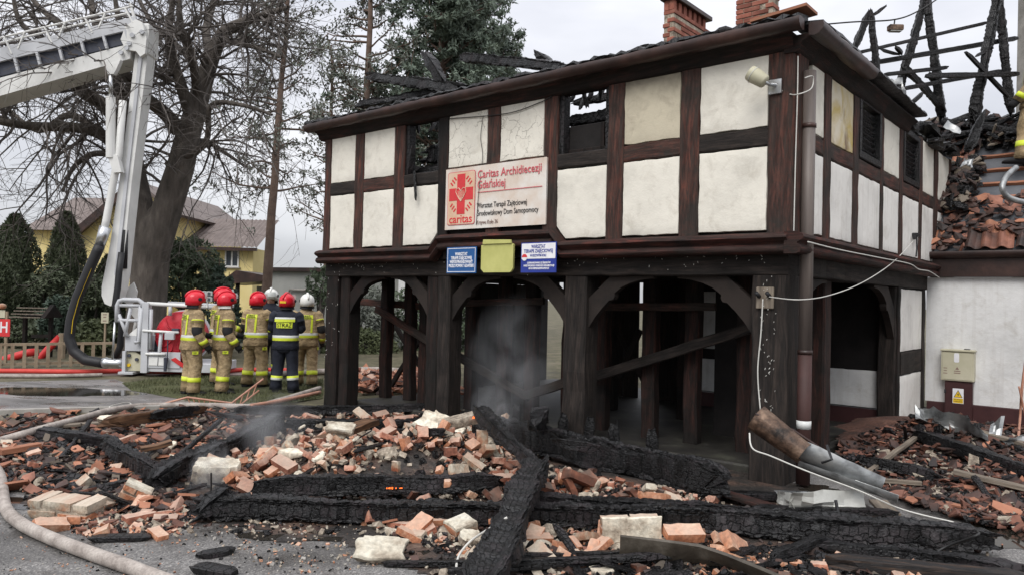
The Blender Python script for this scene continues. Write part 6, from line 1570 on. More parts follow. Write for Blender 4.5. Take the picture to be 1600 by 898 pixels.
def firefighter(label, px, py, heading, helmet='helm_red', cloth='tan', arm=('mid', 'mid'), turn=0.0, stance=.11, step=0.0, k=1.0, collar=None, base_z=None, pos=None, badge=None, legend=None, tilt=0.0, scale_=1.0, skirt=True):
    pos = pos or G(px, py); fg = thing('person', label, 'person', pos, -radians(heading), 'fire crew')
    fg.scale = (scale_ * 1.13, scale_ * 1.13, scale_)
    hz = 0.0; lean = V((0, .035 * k, 0))
    J = dict(pel=V((0, 0, .93)), chest=V((0, .02, 1.30)), neck=V((0, .03, 1.50)), head=V((0, .055, 1.625)))
    J['hf'] = V((sin(radians(turn)), cos(radians(turn)), 0))
    A_ = dict(mid=((.235, .0, 1.12), (.17, .27, 1.03)), low=((.265, -.03, 1.10), (.27, .12, .87)), up=((.25, .16, 1.20), (.10, .36, 1.30)), hang=((.26, -.03, 1.09), (.275, .06, .82)), fold=((.24, .06, 1.14), (.04, .28, 1.16)), hip=((.30, -.06, 1.13), (.22, .10, .97)))
    for s, sg_, a_ in (('L', -1, arm[0]), ('R', 1, arm[1])):
        e, w_ = A_[a_]; J['sh' + s] = V((.185 * sg_, .015, 1.425)); J['el' + s] = V((e[0] * sg_, e[1], e[2])); J['wr' + s] = V((w_[0] * sg_, w_[1], w_[2]))
        st_ = step * sg_; J['hip' + s] = V((.095 * sg_, 0, .90)); J['kn' + s] = V((.11 * sg_, st_ * .5 + .02, .50)); J['an' + s] = V(((stance + .01) * sg_, st_, .10)); J['ff' + s] = V((.25 * sg_, 1, 0)).normalized()
    bo = bpy.data.objects.new('body', bodyskin(J)); COL.objects.link(bo); setparent(bo, fg)
    C_ = MT[cloth]
    # jacket: torso loft with a band of silver and yellow
    b = MB(); wb_ = random.Random(px)
    tor = [(.79, .212, .155, 0), (.80, .222, .165, 0), (.88, .213, .16, 0), (.95, .208, .155, 0), (.955, .212, .158, 1), (1.0, .209, .155, 1), (1.005, .210, .156, 2), (1.045, .209, .153, 2), (1.05, .205, .15, 0), (1.15, .207, .147, 0), (1.25, .214, .147, 0), (1.34, .219, .143, 0), (1.41, .205, .128, 0), (1.455, .16, .105, 0), (1.49, .098, .088, 0), (1.52, .085, .082, 0)]
    rings = []
    for i, (z, rx, ry, m_) in enumerate(tor):
        f = (z - .79) / .73; c = V((0, .035 * f, z)); rg = ell(c, rx, ry, F_, 20, .9)
        rings.append([p + (p - c).normalized() * (.010 * noise.noise((p.x * 7 + px, p.y * 7, z * 6))) * (1 if m_ == 0 else .3) for p in rg])
    b.loft(rings, mis=[t[3] for t in tor[:-1]]); jk = b.build('jacket', [C_, MT['hiviz'], MT['reflect'], MT['cloth_black']], fg, smooth=True)
    # sleeves
    for s, sg_ in (('L', -1), ('R', 1)):
        sh_, el, wr = J['sh' + s], J['el' + s], J['wr' + s]; d1 = (el - sh_); d2 = (wr - el); dn = d2.normalized()
        pts = [sh_ + V((-.035 * sg_, 0, .02)), sh_ + d1 * .10, sh_ + d1 * .34, sh_ + d1 * .35, sh_ + d1 * .42, sh_ + d1 * .425, sh_ + d1 * .50, sh_ + d1 * .505, sh_ + d1 * .75, el - d1 * .06, el + dn * .03, el + d2 * .45, el + d2 * .58, el + d2 * .585, el + d2 * .82, el + d2 * .825, wr - dn * .0]
        rad = [.075, .088, .080, .083, .083, .079, .083, .079, .074, .072, .068, .063, .060, .064, .062, .059, .056]
        mis = [0, 0, 0, 1, 0, 1, 0, 0, 3, 3, 0, 0, 0, 1, 0, 0, 0] if cloth == 'tan' else [0] * 13 + [1] + [0] * 3
        if cloth == 'tan': mis[6] = 1; mis[5] = 0
        b = MB(); b.loft(limb_rings(pts, rad), mis=mis[:len(pts) - 1]); b.build('sleeve', [C_, MT['hiviz'], MT['reflect'], MT['cloth_black']], jk, smooth=True)
        # gauntlet over the hand's wrist
        b = MB(); b.loft(limb_rings([wr - dn * .04, wr + dn * .02, wr + dn * .06, wr + dn * .10], [.05, .047, .048, .040], 10)); b.build('glove', MT['cloth_black'], jk, smooth=True)
    # trousers: pelvis plus two legs
    b = MB()
    b.loft([ell((0, 0, z), rx, ry, F_, 18, .9) for z, rx, ry in ((.74, .165, .13), (.80, .188, .145), (.90, .19, .145), (1.0, .18, .14))])
    for s, sg_ in (('L', -1), ('R', 1)):
        h_, kn, an = J['hip' + s], J['kn' + s], J['an' + s]; d2 = an - kn
        pts = [h_ + V((0, 0, .06)), h_ + V((.0, 0, -.10)), h_.lerp(kn, .55), kn + V((0, .012, .03)), kn + d2 * .22, kn + d2 * .46, kn + d2 * .465, kn + d2 * .56, kn + d2 * .565, kn + d2 * .66, kn + d2 * .665, kn + d2 * .86, an + V((0, 0, -.04))]
        rad = [.105, .118, .104, .094, .090, .090, .094, .093, .094, .093, .091, .093, .098]
        rr_ = limb_rings(pts, rad, 14); rr_ = [[p + V((1, 0, 0)) * (.008 * noise.noise((p.z * 16 + px, p.y * 8, sg_))) for p in r] for r in rr_]
        b.loft(rr_, mis=[0, 0, 0, 0, 0, 0, 1, 1, 2 if cloth == 'navy' else 1, 1 if cloth == 'tan' else 2, 0, 0])
    tr_ = b.build('trousers', [C_, MT['hiviz'], MT['reflect']], fg, smooth=True)
    for s, sg_ in (('L', -1), ('R', 1)):
        an, ff = J['an' + s], J['ff' + s]; b = MB(); sd_ = V((ff.y, -ff.x, 0))
        prof_ = [(-.085, .045, .03), (-.08, .055, .10), (-.02, .06, .13), (.06, .058, .10), (.14, .056, .065), (.19, .046, .05), (.215, .025, .03)]
        b.loft([[V((an.x, an.y, 0)) + ff * y + sd_ * (w_ * math.copysign(abs(cos(t)) ** .7, cos(t))) + V((0, 0, h_ / 2 + h_ / 2 * math.copysign(abs(sin(t)) ** .7, sin(t)))) for t in [2 * pi * i / 10 for i in range(10)]] for y, w_, h_ in prof_])
        b.tube([an + V((0, 0, -.02)), an + V((0, 0, .10))], [.062, .066], 10)
        b.build('boot', MT['cloth_black'], fg, smooth=True)
    # helmet: deep shell with crest, rim, neck curtain, visor
    hd = J['head'] + V((0, 0, .045)); hf = J['hf']; hm = MB(); rings = []
    for t in [0.08, .3, .55, .8, 1.05, 1.3, 1.5, 1.68]:
        z = .142 * cos(t) if t < 1.57 else -.05; r = sin(min(t, 1.57)); rg = []
        for kk in range(24):
            a_ = 2 * pi * kk / 24; fwd = cos(a_); lat = sin(a_); sxh = V((hf.y, -hf.x, 0))
            drop = (-.055 if fwd < .2 else -.055 + .05 * min(1, (fwd - .2) / .3)) if t > 1.4 else 0
            rg.append(hd + hf * (fwd * r * .152 - .012) + sxh * (lat * r * .124) + V((0, 0, z + (drop if t > 1.6 else drop * .5))))
        rings.append(rg)
    hm.loft(rings); hm_o = hm.build('helmet', MT[helmet], fg, smooth=True)
    b = MB(); sxh = V((hf.y, -hf.x, 0)); arc = [hd + hf * (.160 * sin(t) - .012) + V((0, 0, .150 * cos(t))) for t in [-1.35 + 2.5 * i / 10 for i in range(11)]]
    b.tube(arc, [.010, .016, .02, .022, .022, .022, .022, .022, .02, .016, .010], 6); b.build('helmet_crest', MT[helmet], hm_o, smooth=True)
    for sg_ in (-1, 1):
        b = MB(); c = hd + sxh * (.116 * sg_) + V((0, 0, .0)) + hf * .03; b.tube([c, c + sxh * (.014 * sg_)], [.034, .026], 10); b.build('visor_pivot', MT['cloth_black'], hm_o)
    b = MB(); rg = []
    for z_, r_ in ((.075, .150), (.03, .165), (-.02, .163)):
        rg.append([hd + hf * (cos(a_) * r_ - .005) + sxh * (sin(a_) * r_ * .8) + V((0, 0, z_)) for a_ in [-.85 + 1.7 * i / 10 for i in range(11)]])
    if helmet == 'helm_red' : rg = [[p + V((0, 0, .045)) for p in r] for r in rg]
    b.loft(rg, closed=False, cap=False); b.build('visor', MT['visor'], hm_o, smooth=True)
    b = MB(); rg = []
    for z_, r_ in ((-.05, .125), (-.10, .125), (-.155, .135)): rg.append([hd - hf * (cos(a_) * r_ + .01) + sxh * (sin(a_) * r_ * .9) + V((0, 0, z_)) for a_ in [-1.75 + 3.5 * i / 12 for i in range(13)]])
    b.loft(rg, closed=False, cap=False); b.build('neck_curtain', MT[collar or 'cloth_black'], hm_o, smooth=True)
    if badge: 
        b = MB(); c = hd - hf * .163 + V((0, 0, -.02)); b.obox(c, sxh * .05, hf * .006, V((0, 0, .018))); b.build('helmet_badge', MT[badge], hm_o)
    # face
    b = MB()
    for sg_ in (-1, 1): b.sphere(J['head'] + hf * .083 + sxh * (.033 * sg_) + V((0, 0, .012)), .012, 8, 6)
    b.build('eyes', MT['ink'], bo)
    b = MB(); b.obox(J['head'] + hf * .095 + V((0, 0, -.06)), sxh * .022, hf * .008, V((0, 0, .004))); b.build('mouth', MT['ink_soft'], bo)
    # patches on the back: name panel and braces, quads hugging the torso
    def surf(a_, z, off):
        for (z0, rx0, ry0, _), (z1, rx1, ry1, _) in zip(tor, tor[1:]):
            if z0 <= z <= z1 + 1e-6:
                t = (z - z0) / max(1e-6, z1 - z0); rx, ry = lerp(rx0, rx1, t) + off, lerp(ry0, ry1, t) + off
                c = V((0, .035 * (z - .79) / .73, z)); ca, sa = cos(a_), sin(a_)
                return c + V((rx * math.copysign(abs(ca) ** .9, ca), ry * math.copysign(abs(sa) ** .9, sa), 0))
    def patch(a0, a1, z0, z1, m, name, off=.009):
        b = MB(); n1, n2 = 6, 3
        for o_ in (off, off - .006):
            for j in range(n2 + 1):
                for i in range(n1 + 1): b.v.append(surf(lerp(a0, a1, i / n1), lerp(z0, z1, j / n2), o_))
        nn = (n1 + 1) * (n2 + 1)
        for j in range(n2):
            for i in range(n1): q = j * (n1 + 1) + i; b.face((q, q + 1, q + n1 + 2, q + n1 + 1)); 
        return b.build(name, MT[m], jk, smooth=True)
    B_ = -pi / 2                                       # the back
    def backtext(body, size, z, w_, m='ink'):
        me = text_mesh(body, size, MT[m], w_, ext=.0004, bold=.0012)
        o = bpy.data.objects.new('lettering', me); COL.objects.link(o); setparent(o, jk)
        for v_ in me.vertices:                          # wrap the letters round the back
            p0 = surf(B_, z + v_.co.y, .013); a_ = v_.co.x
            rx = .21; q = surf(B_ + a_ / rx, z + v_.co.y, .0135); v_.co = q
    if cloth == 'navy':
        patch(B_ - .75, B_ + .75, 1.295, 1.345, 'hiviz', 'back_band'); patch(B_ - .75, B_ + .75, 1.347, 1.378, 'reflect', 'back_band')
        patch(B_ - .56, B_ + .56, 1.185, 1.285, 'hiviz', 'back_patch'); backtext('STRAŻ', .105, 1.232, .20)
    else:
        patch(B_ - .50, B_ + .50, 1.325, 1.40, 'hiviz', 'back_patch'); backtext('STRAŻ', .034, 1.378, .12); backtext('POŻARNA', .034, 1.347, .15)
        for sg_ in (-1, 1): patch(B_ + sg_ * .42 - .085, B_ + sg_ * .42 + .085, 1.055, 1.318, 'hiviz', 'brace_stripe')
        for sg_ in (-1, 1): patch(-B_ + sg_ * .6 - .09, -B_ + sg_ * .6 + .09, 1.055, 1.34, 'hiviz', 'brace_stripe')
    # thigh patch
    if cloth == 'tan':
        for s, sg_ in (('R', 1), ('L', -1)):
            h_, kn = J['hip' + s], J['kn' + s]; c = h_.lerp(kn, .38) + V((.113 * sg_, -.03, 0)); b = MB()
            b.obox(c, V((.004, 0, 0)), V((.006 * sg_, .042, 0)), V((0, 0, .026))); b.build('thigh_patch', MT['hiviz'], tr_)
            me = text_mesh('PSP', .034, MT['ink'], .055, ext=.0004); o = bpy.data.objects.new('lettering', me); COL.objects.link(o); setparent(o, tr_)
            o.location = c + V((.0065 * sg_, 0, 0)); o.rotation_euler = (pi / 2, 0, pi / 2 * sg_)
    return fg
firefighter('person in tan turnout gear and red helmet, leftmost of the crew beside the reel', 297, 616, 46, arm=('mid', 'low'), turn=10)
firefighter('person in tan gear with silver neck guard under a red helmet, second from left', 346, 614, 50, arm=('mid', 'low'), turn=0, collar='reflect', step=-.05)
firefighter('person in tan gear and red helmet mostly hidden behind the silver necked one', 341, 601, 48, arm=('mid', 'mid'), turn=5, scale_=1.04)
firefighter('person in tan gear and red helmet with right arm raised, left of the navy jacket', 397, 604, 22, arm=('mid', 'up'), turn=15, step=.05)
firefighter('person in black with a white helmet, facing the camera behind the others', 421, 592, 172, 'helm_white', 'navy', arm=('mid', 'mid'), turn=0, scale_=1.05)
firefighter('person in navy uniform lettered across the back, red helmet, seen from behind', 444, 613, -4, cloth='navy', arm=('fold', 'fold'), turn=12, badge='warn_yellow', stance=.13)
firefighter('person in tan gear and white helmet, rightmost of the crew by the house', 476, 603, -12, 'helm_white', arm=('fold', 'low'), turn=-10, step=-.09)
xq, sq = RP(1604, 268)
pr_ = A0 + _rot @ (RF(xq, sq, .10))
rm_ = firefighter('person in tan gear standing on the stripped annex roof at the right edge', 1624, 268, -35, arm=('low', 'low'), turn=0, pos=pr_, scale_=1.18)

rm_.rotation_euler = (Matrix.Rotation(radians(9), 3, 'Y') @ Matrix.Rotation(radians(35), 3, 'Z')).to_euler()

# ------------------------------------------------------------------ hoses and bent fence on the ground
def hose(pix, r, m, label, z=None, name='fire_hose', n=10):
    z = r if z is None else z
    pts = [on(x, y, (q[0] if q else 0) + z) for x, y, *q in pix]; wire(name, pts, r, MT[m], label, 'hose', n)
hose([(-60, 706), (0, 688), (60, 671, .05), (130, 652, .06), (175, 640, .05), (230, 633), (330, 633), (395, 634), (440, 624, .02), (500, 606, .08)], .045, 'hose', 'thin grey hose running from the left edge across the rubble towards the crew')
hose([(-20, 715), (0, 742), (8, 790), (30, 815), (75, 838), (140, 863), (200, 884), (250, 903), (330, 930)], .046, 'hose', 'thick grey hose curving along the lower left corner')
hose([(-40, 579), (40, 579), (120, 580), (200, 579), (330, 580), (385, 577), (470, 578)], .05, 'red_hose', 'straight red hose lying on the paving past the basket')
hose([(-40, 586), (60, 587), (160, 585)], .04, 'hose', 'grey hose lying beside the red one at left')
hose([(415, 585), (505, 580), (580, 577), (640, 580)], .07, 'hose', 'grey hose behind the crew leading through the arcade')
hose([(392, 633, .05), (440, 625, .06), (500, 612, .06)], .03, 'copper', 'thin pinkish pipe beside the grey hose near the left post', name='loose_pipe')
hose_roof = [D(1588, 262, 11.4), D(1574, 275, 11.3), D(1566, 293, 11.2), D(1575, 308, 11.2), D(1600, 316, 11.2), D(1640, 318, 11.2)]
wire('fire_hose', hose_roof, .042, MT['zinc'], 'grey hose looping down the stripped roof below the standing person', 'hose', 10)
bfz = []
o = on(260, 636); bf = thing('bent_railing', 'bent copper coloured wire railing panel lying in front of the crew', 'railing', o)
def PF(px, py, z=0): return on(px, py) if z == 0 else D(px, py, (on(px, 640) - ORG).dot(FW))
topr = [D(218, 640, 11.9), D(293, 620, 12), D(362, 629, 12), D(412, 591, 12.2)]
botr = [D(300, 637, 12), D(358, 645, 12), D(405, 609, 12.1)]
b = MB(); b.tube([p - o for p in topr], .018, 6); b.build('top_rail', MT['copper'], bf)
b = MB(); b.tube([p - o for p in botr], .014, 6); b.build('bottom_rail', MT['copper'], bf)
for i in range(9):
    t = i / 8; a = topr[1].lerp(topr[2], t) if t < 1 else topr[2]; c = botr[0].lerp(botr[1], t)
    b = MB(); b.tube([a - o, c - o], .009, 5); b.build('bar', MT['copper'], bf)
for i in range(4):
    t = (i + .6) / 4.6; b = MB(); b.tube([topr[2].lerp(topr[3], t) - o, botr[1].lerp(botr[2], t) - o], .009, 5); b.build('bar', MT['copper'], bf)

# ------------------------------------------------------------------ fallen timbers
HEAP = 'charred timbers fallen in front of the house'
def fallen(a, c, w_, h_, label, za=0.0, zc=0.0, m='char', seed=0, name='charred_beam', cat='beam', mats=None, **k):
    """beam from pixel a to pixel c; za, zc = extra height of its centre over the rubble there"""
    if w_ > .15: w_, h_ = w_ * .80, h_ * .80
    if k.get('n', 22) >= 24: k['n'] = 36; k['step'] = .024
    p, q = on(*a, za + h_ / 2), on(*c, zc + h_ / 2)
    b = charred(p, q, w_, h_, seed=seed, **k)
    o = p.lerp(q, .5); o.z = min(p.z, q.z) - h_ / 2
    ob = b.build(name, mats or MT[m], None, o, label=label, cat=cat, group=HEAP); auto_smooth(ob, 30); return ob
fallen((318, 790), (1130, 808), .24, .21, 'long charred beam nearest the camera, left half of the row, smoking at its left end', .02, .04, seed=301, step=.03, n=28, amp=1.25)
fallen((1060, 806), (1535, 842), .27, .24, 'thick charred beam at lower right with a smooth grey upper face', .02, .02, 'char_ash', seed=302, step=.03, n=28, amp=1.1)
fallen((820, 780), (1170, 802), .20, .16, 'charred beam lying directly behind the long front beam, right of the crossing one', .08, .08, seed=303, step=.035, n=24, amp=1.1)
fallen((842, 722), (752, 915), .29, .20, 'thick cracked charred beam crossing over the others towards the camera', .32, .10, seed=304, step=.022, n=30, amp=1.5, cell=.11)
fallen((745, 672), (850, 738), .15, .14, 'half burnt brown and black timber slanting down to the crossing beam', .34, .22, seed=305, step=.03)
fallen((752, 668), (1128, 752), .24, .42, 'wide charred wall plate with upright cleats, lying below the middle arches', .02, .04, seed=306, step=.03, n=32, amp=1.35, cell=.12)
for i, f in enumerate((.22, .34, .44, .55, .66, .80)):
    a, c = on(752, 668), on(1128, 752); p = a.lerp(c, f) + V((-.12, -.16, .02)); 
    d = V((rng.uniform(-.06, .06), -.03, .42)); ob = charred(p + V((0, 0, -.02)), p + d, .13, .07, seed=320 + i, n=14, step=.04, amp=1.1).build('charred_cleat', MT['char'], None, p, label='short charred cleat standing against the wide fallen wall plate', cat='cleat', group='cleats on the fallen wall plate'); auto_smooth(ob, 55)
fallen((368, 641), (702, 636), .20, .16, 'straight charred beam with pale crackled top lying before the left arch', .02, .05, 'char_ash', seed=307, step=.035, n=24)
fallen((392, 664), (705, 662), .28, .20, 'dark charred beam lying just in front of the pale crackled one', .0, .0, seed=308, step=.04, n=24)
fallen((238, 752), (440, 655), .25, .24, 'charred beam rising to the right in the left V of timbers, smoking', .02, .10, seed=309, step=.03, n=26, amp=1.3)
fallen((168, 690), (262, 748), .22, .20, 'charred beam forming the left arm of the V of timbers', .06, .02, seed=310, step=.03, n=26, amp=1.3)
fallen((45, 672), (185, 694), .22, .18, 'charred beam at far left behind the thin hose', .0, .02, seed=311, step=.04, n=22)
fallen((620, 686), (690, 722), .22, .12, 'short charred plank with flaky surface lying on the brick heap', .16, .10, 'char_ash', seed=312, step=.03)
fallen((600, 880), (1010, 872), .05, .04, 'thin charred lath at the bottom edge left of centre', .0, .10, seed=313, n=12)
fallen((700, 893), (1120, 860), .06, .05, 'thin charred lath slanting up to the right under the dark gutter strip', .02, .08, 'char_ash', seed=314, n=12)
fallen((800, 868), (1190, 858), .05, .04, 'long thin charred lath just behind the slanting one', .05, .05, seed=315, n=12)
fallen((1205, 868), (1290, 838), .09, .07, 'short charred batten left of the brick bits at lower right', .03, .08, 'char_ash', seed=316, n=14)
fallen((1278, 850), (1560, 886), .10, .08, 'charred batten running right under the thick front beam', .04, .0, seed=317, n=16)
fallen((1300, 876), (1600, 905), .14, .10, 'burnt plank with brown unburnt patches at the lower right corner', .02, .0, 'burntplank', seed=318, n=16, amp=.5)
fallen((1380, 862), (1585, 892), .16, .15, 'charred stub of beam at the right end of the front row', .0, .0, seed=319, n=20)
fallen((1440, 700), (1640, 748), .22, .18, 'charred beam half buried in the roof tile heap at right', .05, .02, seed=330, n=20)
fallen((1355, 720), (1450, 740), .16, .14, 'short charred timber poking out of the tile heap', .08, .02, seed=331, n=18)
fallen((1400, 800), (1180, 792), .10, .05, 'flat charred board between sheet metal and front beam', .08, .04, seed=332, n=14)
fallen((1130, 772), (1222, 775), .14, .06, 'charred board end behind the red brown plank', .02, .02, seed=333, n=14)
fallen((165, 660), (318, 640), .15, .15, 'squared timber with raw brown side and burnt right end', .08, .12, 'rawwood', seed=334, n=16, amp=.45)
fallen((238, 650), (318, 639), .18, .17, 'burnt end of the squared timber beside the wire railing', .11, .13, seed=335, n=18)
fallen((268, 722), (345, 655), .05, .05, 'dark stick leaning across the thin hose', .02, .22, seed=336, n=10)
fallen((95, 715), (142, 656), .05, .05, 'dark branch like stick at far left', .0, .15, seed=337, n=10)
fallen((90, 760), (205, 740), .10, .04, 'thin burnt board lying left of the V of timbers', .0, .0, seed=338, n=12)
fallen((120, 768), (232, 745), .07, .05, 'burnt lath beside the thin board', .0, .03, seed=339, n=12)
fallen((312, 800), (355, 768), .2, .2, 'smouldering charred stump at the left end of the long front beam', .02, .10, seed=340, n=22, amp=1.5)
fallen((145, 840), (232, 838), .12, .04, 'flat charred board on the asphalt beside the thick hose', .0, .0, seed=341, n=14)
fallen((308, 868), (368, 858), .11, .04, 'small charred board lying on open asphalt', .0, .0, seed=342, n=12)
fallen((308, 885), (362, 895), .13, .05, 'charred block on asphalt at the bottom left', .0, .0, seed=343, n=12)
fallen((930, 700), (870, 690), .1, .1, 'small charred stub behind the crossing beam', .30, .30, seed=344, n=14)
fallen((835, 668), (846, 640), .22, .20, 'ragged charred stump standing in the smoke before the middle arch', .30, .36, seed=345, n=18, amp=2)
fallen((300, 640), (380, 652), .07, .05, 'burnt lath under the wire railing', .05, .05, seed=346, n=10)
# thin charred litter, alike pieces
LITTER = [charred((-.5, 0, 0), (.5, 0, 0), .12, .06, seed=400 + i, n=10, step=.06, amp=1).mesh('charred_stick', MT['char_obj']) for i in range(6)]
CHIP = []
for i in range(5):
    b = charred((-.5, 0, 0), (.5, 0, 0), .5, .22, seed=420 + i, n=9, step=.12, amp=2.2); CHIP.append(b.mesh('charred_chip', MT['char_obj']))
def in_zone(rr, P):
    xs_, ys_ = [p[0] for p in P], [p[1] for p in P]
    while True:
        x, y = rr.uniform(min(xs_), max(xs_)), rr.uniform(min(ys_), max(ys_))
        if inpoly(x, y, P): return x, y
LANDMARKS = [(688, 668, 'by the big cream plastered slab'), (338, 738, 'by the white block at the stump'), (520, 726, 'by the row of mortared bricks'), (430, 680, 'on the left slope of the heap'), (585, 665, 'at the back of the heap'),
             (620, 735, 'above the amber charred beam'), (780, 735, 'left of the crossing beam'), (880, 745, 'right of the crossing beam'), (1000, 770, 'on the middle of the front beam'), (1100, 775, 'by the end of the wide wall plate'),
             (660, 818, 'by the upright mortared pair'), (597, 858, 'by the white piece on the asphalt'), (740, 850, 'at the foot of the crossing beam'), (860, 850, 'left of the white faced block'), (985, 860, 'below the white faced block'), (1110, 855, 'right of the dark gutter strip'), (1290, 870, 'under the grey topped beam'), (1450, 890, 'in the lower right corner'),
             (105, 806, 'by the low brickwork near the hose'), (205, 782, 'by the tilted chunk at the puddle'), (290, 810, 'left of the smouldering stump'), (60, 740, 'at the left edge'), (150, 700, 'left of the V of timbers'), (240, 690, 'inside the V of timbers'), (330, 665, 'below the wire railing'), (150, 745, 'by the thin burnt boards'), (60, 670, 'under the thin hose'),
             (1400, 690, 'at the white corner of the annex'), (1500, 675, 'below the meter box'), (1590, 690, 'by the rusty rods'), (1390, 750, 'by the fallen gutter'), (1480, 720, 'by the half buried beam'), (1580, 745, 'by the long weathered plank'), (1440, 790, 'at the near edge of the tile heap'), (1560, 805, 'by the puddle at right'), (1480, 760, 'in the middle of the tile heap')]
def near(x, y): return min(LANDMARKS, key=lambda l: (l[0] - x) ** 2 + 2 * (l[1] - y) ** 2)[2]
def scatter(name, meshes, P, n, label, cat, group, size, seed, flat_=.35, lift=(0, .04), aspect=None, bias=None):
    rr = random.Random(seed)
    for _ in range(n):
        x, y = in_zone(rr, P); p = on(x, y, rr.uniform(*lift)); me = rr.choice(meshes); s = rr.uniform(*size)
        o = bpy.data.objects.new(name, me); COL.objects.link(o)
        big = 'small ' if s < lerp(size[0], size[1], .33) else ('large ' if s > lerp(size[0], size[1], .7) else '')
        tag(o, big + me.get('look', label) + ' ' + near(x, y), cat, group)
        o.location = p
        o.scale = (s, s * (aspect(rr) if aspect else 1), s * (aspect(rr) if aspect else 1)); o.rotation_euler = (rr.gauss(0, flat_), rr.gauss(0, flat_), rr.uniform(0, 6.28))
Z_HEAP = [(330, 700), (430, 655), (600, 640), (740, 640), (880, 690), (800, 740), (640, 745), (440, 770), (380, 770), (340, 745)]
Z_LEFT = [(-10, 650), (250, 632), (400, 640), (330, 700), (235, 745), (330, 790), (210, 800), (40, 770), (-10, 730)]
Z_FRONTL = [(70, 780), (320, 790), (300, 830), (180, 845), (70, 820)]
Z_FRONT = [(560, 815), (800, 815), (1130, 830), (1150, 870), (950, 875), (800, 880), (720, 870), (600, 830)]
Z_MIDR = [(700, 745), (880, 730), (960, 755), (1080, 770), (1130, 785), (960, 785), (840, 780), (700, 775)]
Z_RIGHT = [(1330, 735), (1390, 690), (1470, 668), (1640, 690), (1660, 830), (1540, 820), (1450, 790), (1370, 765)]
Z_BOTR = [(1120, 860), (1300, 850), (1560, 880), (1480, 910), (1150, 910), (860, 905), (900, 880)]
Z_ALL = [(0, 660), (330, 640), (720, 636), (900, 680), (1130, 770), (1300, 780), (1560, 860), (1500, 905), (700, 905), (560, 830), (300, 840), (60, 800), (0, 740)]
stick_asp = lambda r: r.uniform(.5, 1.1)
for m_ in LITTER: m_['look'] = 'charred stick'
for m_ in CHIP: m_['look'] = 'lump of charcoal'
scatter('charred_stick', LITTER, Z_LEFT, 34, 'charred stick lying among the tile shards left of the smoking beams', 'stick', 'charred sticks at the left', (.2, .6), 1, .2, (0, .05), stick_asp)
scatter('charred_stick', LITTER, Z_HEAP, 22, 'charred stick lying in the central brick heap', 'stick', 'charred sticks in the brick heap', (.2, .5), 2, .35, (0, .1), stick_asp)
scatter('charred_stick', LITTER, Z_BOTR, 34, 'charred stick at the lower right in front of the long beams', 'stick', 'charred sticks at lower right', (.2, .8), 3, .2, (0, .05), stick_asp)
scatter('charred_stick', LITTER, Z_RIGHT, 36, 'charred stick lying in the roof tile heap before the annex', 'stick', 'charred sticks in the tile heap', (.2, .7), 4, .25, (0, .06), stick_asp)
scatter('charred_stick', LITTER, Z_MIDR, 14, 'charred stick between the long front beam and the wide wall plate', 'stick', 'charred sticks behind the front beam', (.15, .45), 5, .3, (0, .06), stick_asp)
scatter('charred_chip', CHIP, Z_FRONT, 40, 'lump of charcoal in front of the long charred beam', 'charcoal', 'charcoal lumps before the front beam', (.05, .16), 6, .6, (0, .03))
scatter('charred_chip', CHIP, Z_FRONTL, 16, 'lump of charcoal on wet asphalt near the thick hose', 'charcoal', 'charcoal lumps near the hose', (.05, .14), 7, .6, (0, .02))
scatter('charred_chip', CHIP, Z_BOTR, 36, 'lump of charcoal among the laths at lower right', 'charcoal', 'charcoal lumps at lower right', (.06, .2), 8, .6, (0, .03))

# ------------------------------------------------------------------ bricks, plaster and tiles
def brick_mesh(seed, m, whole=True, name='rubble_brick'):
    r = random.Random(seed); lx, ly, lz = .125, .06, .0335
    if not whole: lx *= r.uniform(.35, .75)
    b = MB(); nx, ny, nz = 5, 3, 3; idx = {}
    def vert(i, j, k):
        if (i, j, k) not in idx:
            p = V((lerp(-lx, lx, i / nx), lerp(-ly, ly, j / ny), lerp(-lz, lz, k / nz)))
            nb = (i in (0, nx)) + (j in (0, ny)) + (k in (0, nz)); am = .004 + .006 * max(0, nb - 1)
            p -= V((p.x / lx, p.y / ly, p.z / lz)).normalized() * (am * (.6 + noise.noise(p * 16 + V((seed, 0, 0)))) + .003 * noise.noise(p * 45 + V((seed, 5, 0))))
            if not whole and p.x > lx * .6: p.x -= .035 * abs(noise.noise(V((p.y * 18, p.z * 18, seed)))) 
            idx[(i, j, k)] = len(b.v); b.v.append(p)
        return idx[(i, j, k)]
    for i in range(nx):
        for j in range(ny):
            b.face((vert(i, j, 0), vert(i, j + 1, 0), vert(i + 1, j + 1, 0), vert(i + 1, j, 0))); b.face((vert(i, j, nz), vert(i + 1, j, nz), vert(i + 1, j + 1, nz), vert(i, j + 1, nz)))
    for i in range(nx):
        for k in range(nz):
            b.face((vert(i, 0, k), vert(i + 1, 0, k), vert(i + 1, 0, k + 1), vert(i, 0, k + 1))); b.face((vert(i, ny, k), vert(i, ny, k + 1), vert(i + 1, ny, k + 1), vert(i + 1, ny, k)))
    for j in range(ny):
        for k in range(nz):
            b.face((vert(0, j, k), vert(0, j, k + 1), vert(0, j + 1, k + 1), vert(0, j + 1, k))); b.face((vert(nx, j, k), vert(nx, j + 1, k), vert(nx, j + 1, k + 1), vert(nx, j, k + 1)))
    me = b.mesh(name, MT[m], smooth=True)
    try: me.set_sharp_from_angle(angle=radians(38))
    except Exception: pass
    return me
BR = {}
for k, m_ in (('r', 'brick'), ('o', 'brick_orange'), ('m', 'brick_mortar'), ('s', 'brick_sooty')):
    BR[k] = [brick_mesh(10 + i, m_, True) for i in range(3)] + [brick_mesh(30 + i, m_, False) for i in range(4)]
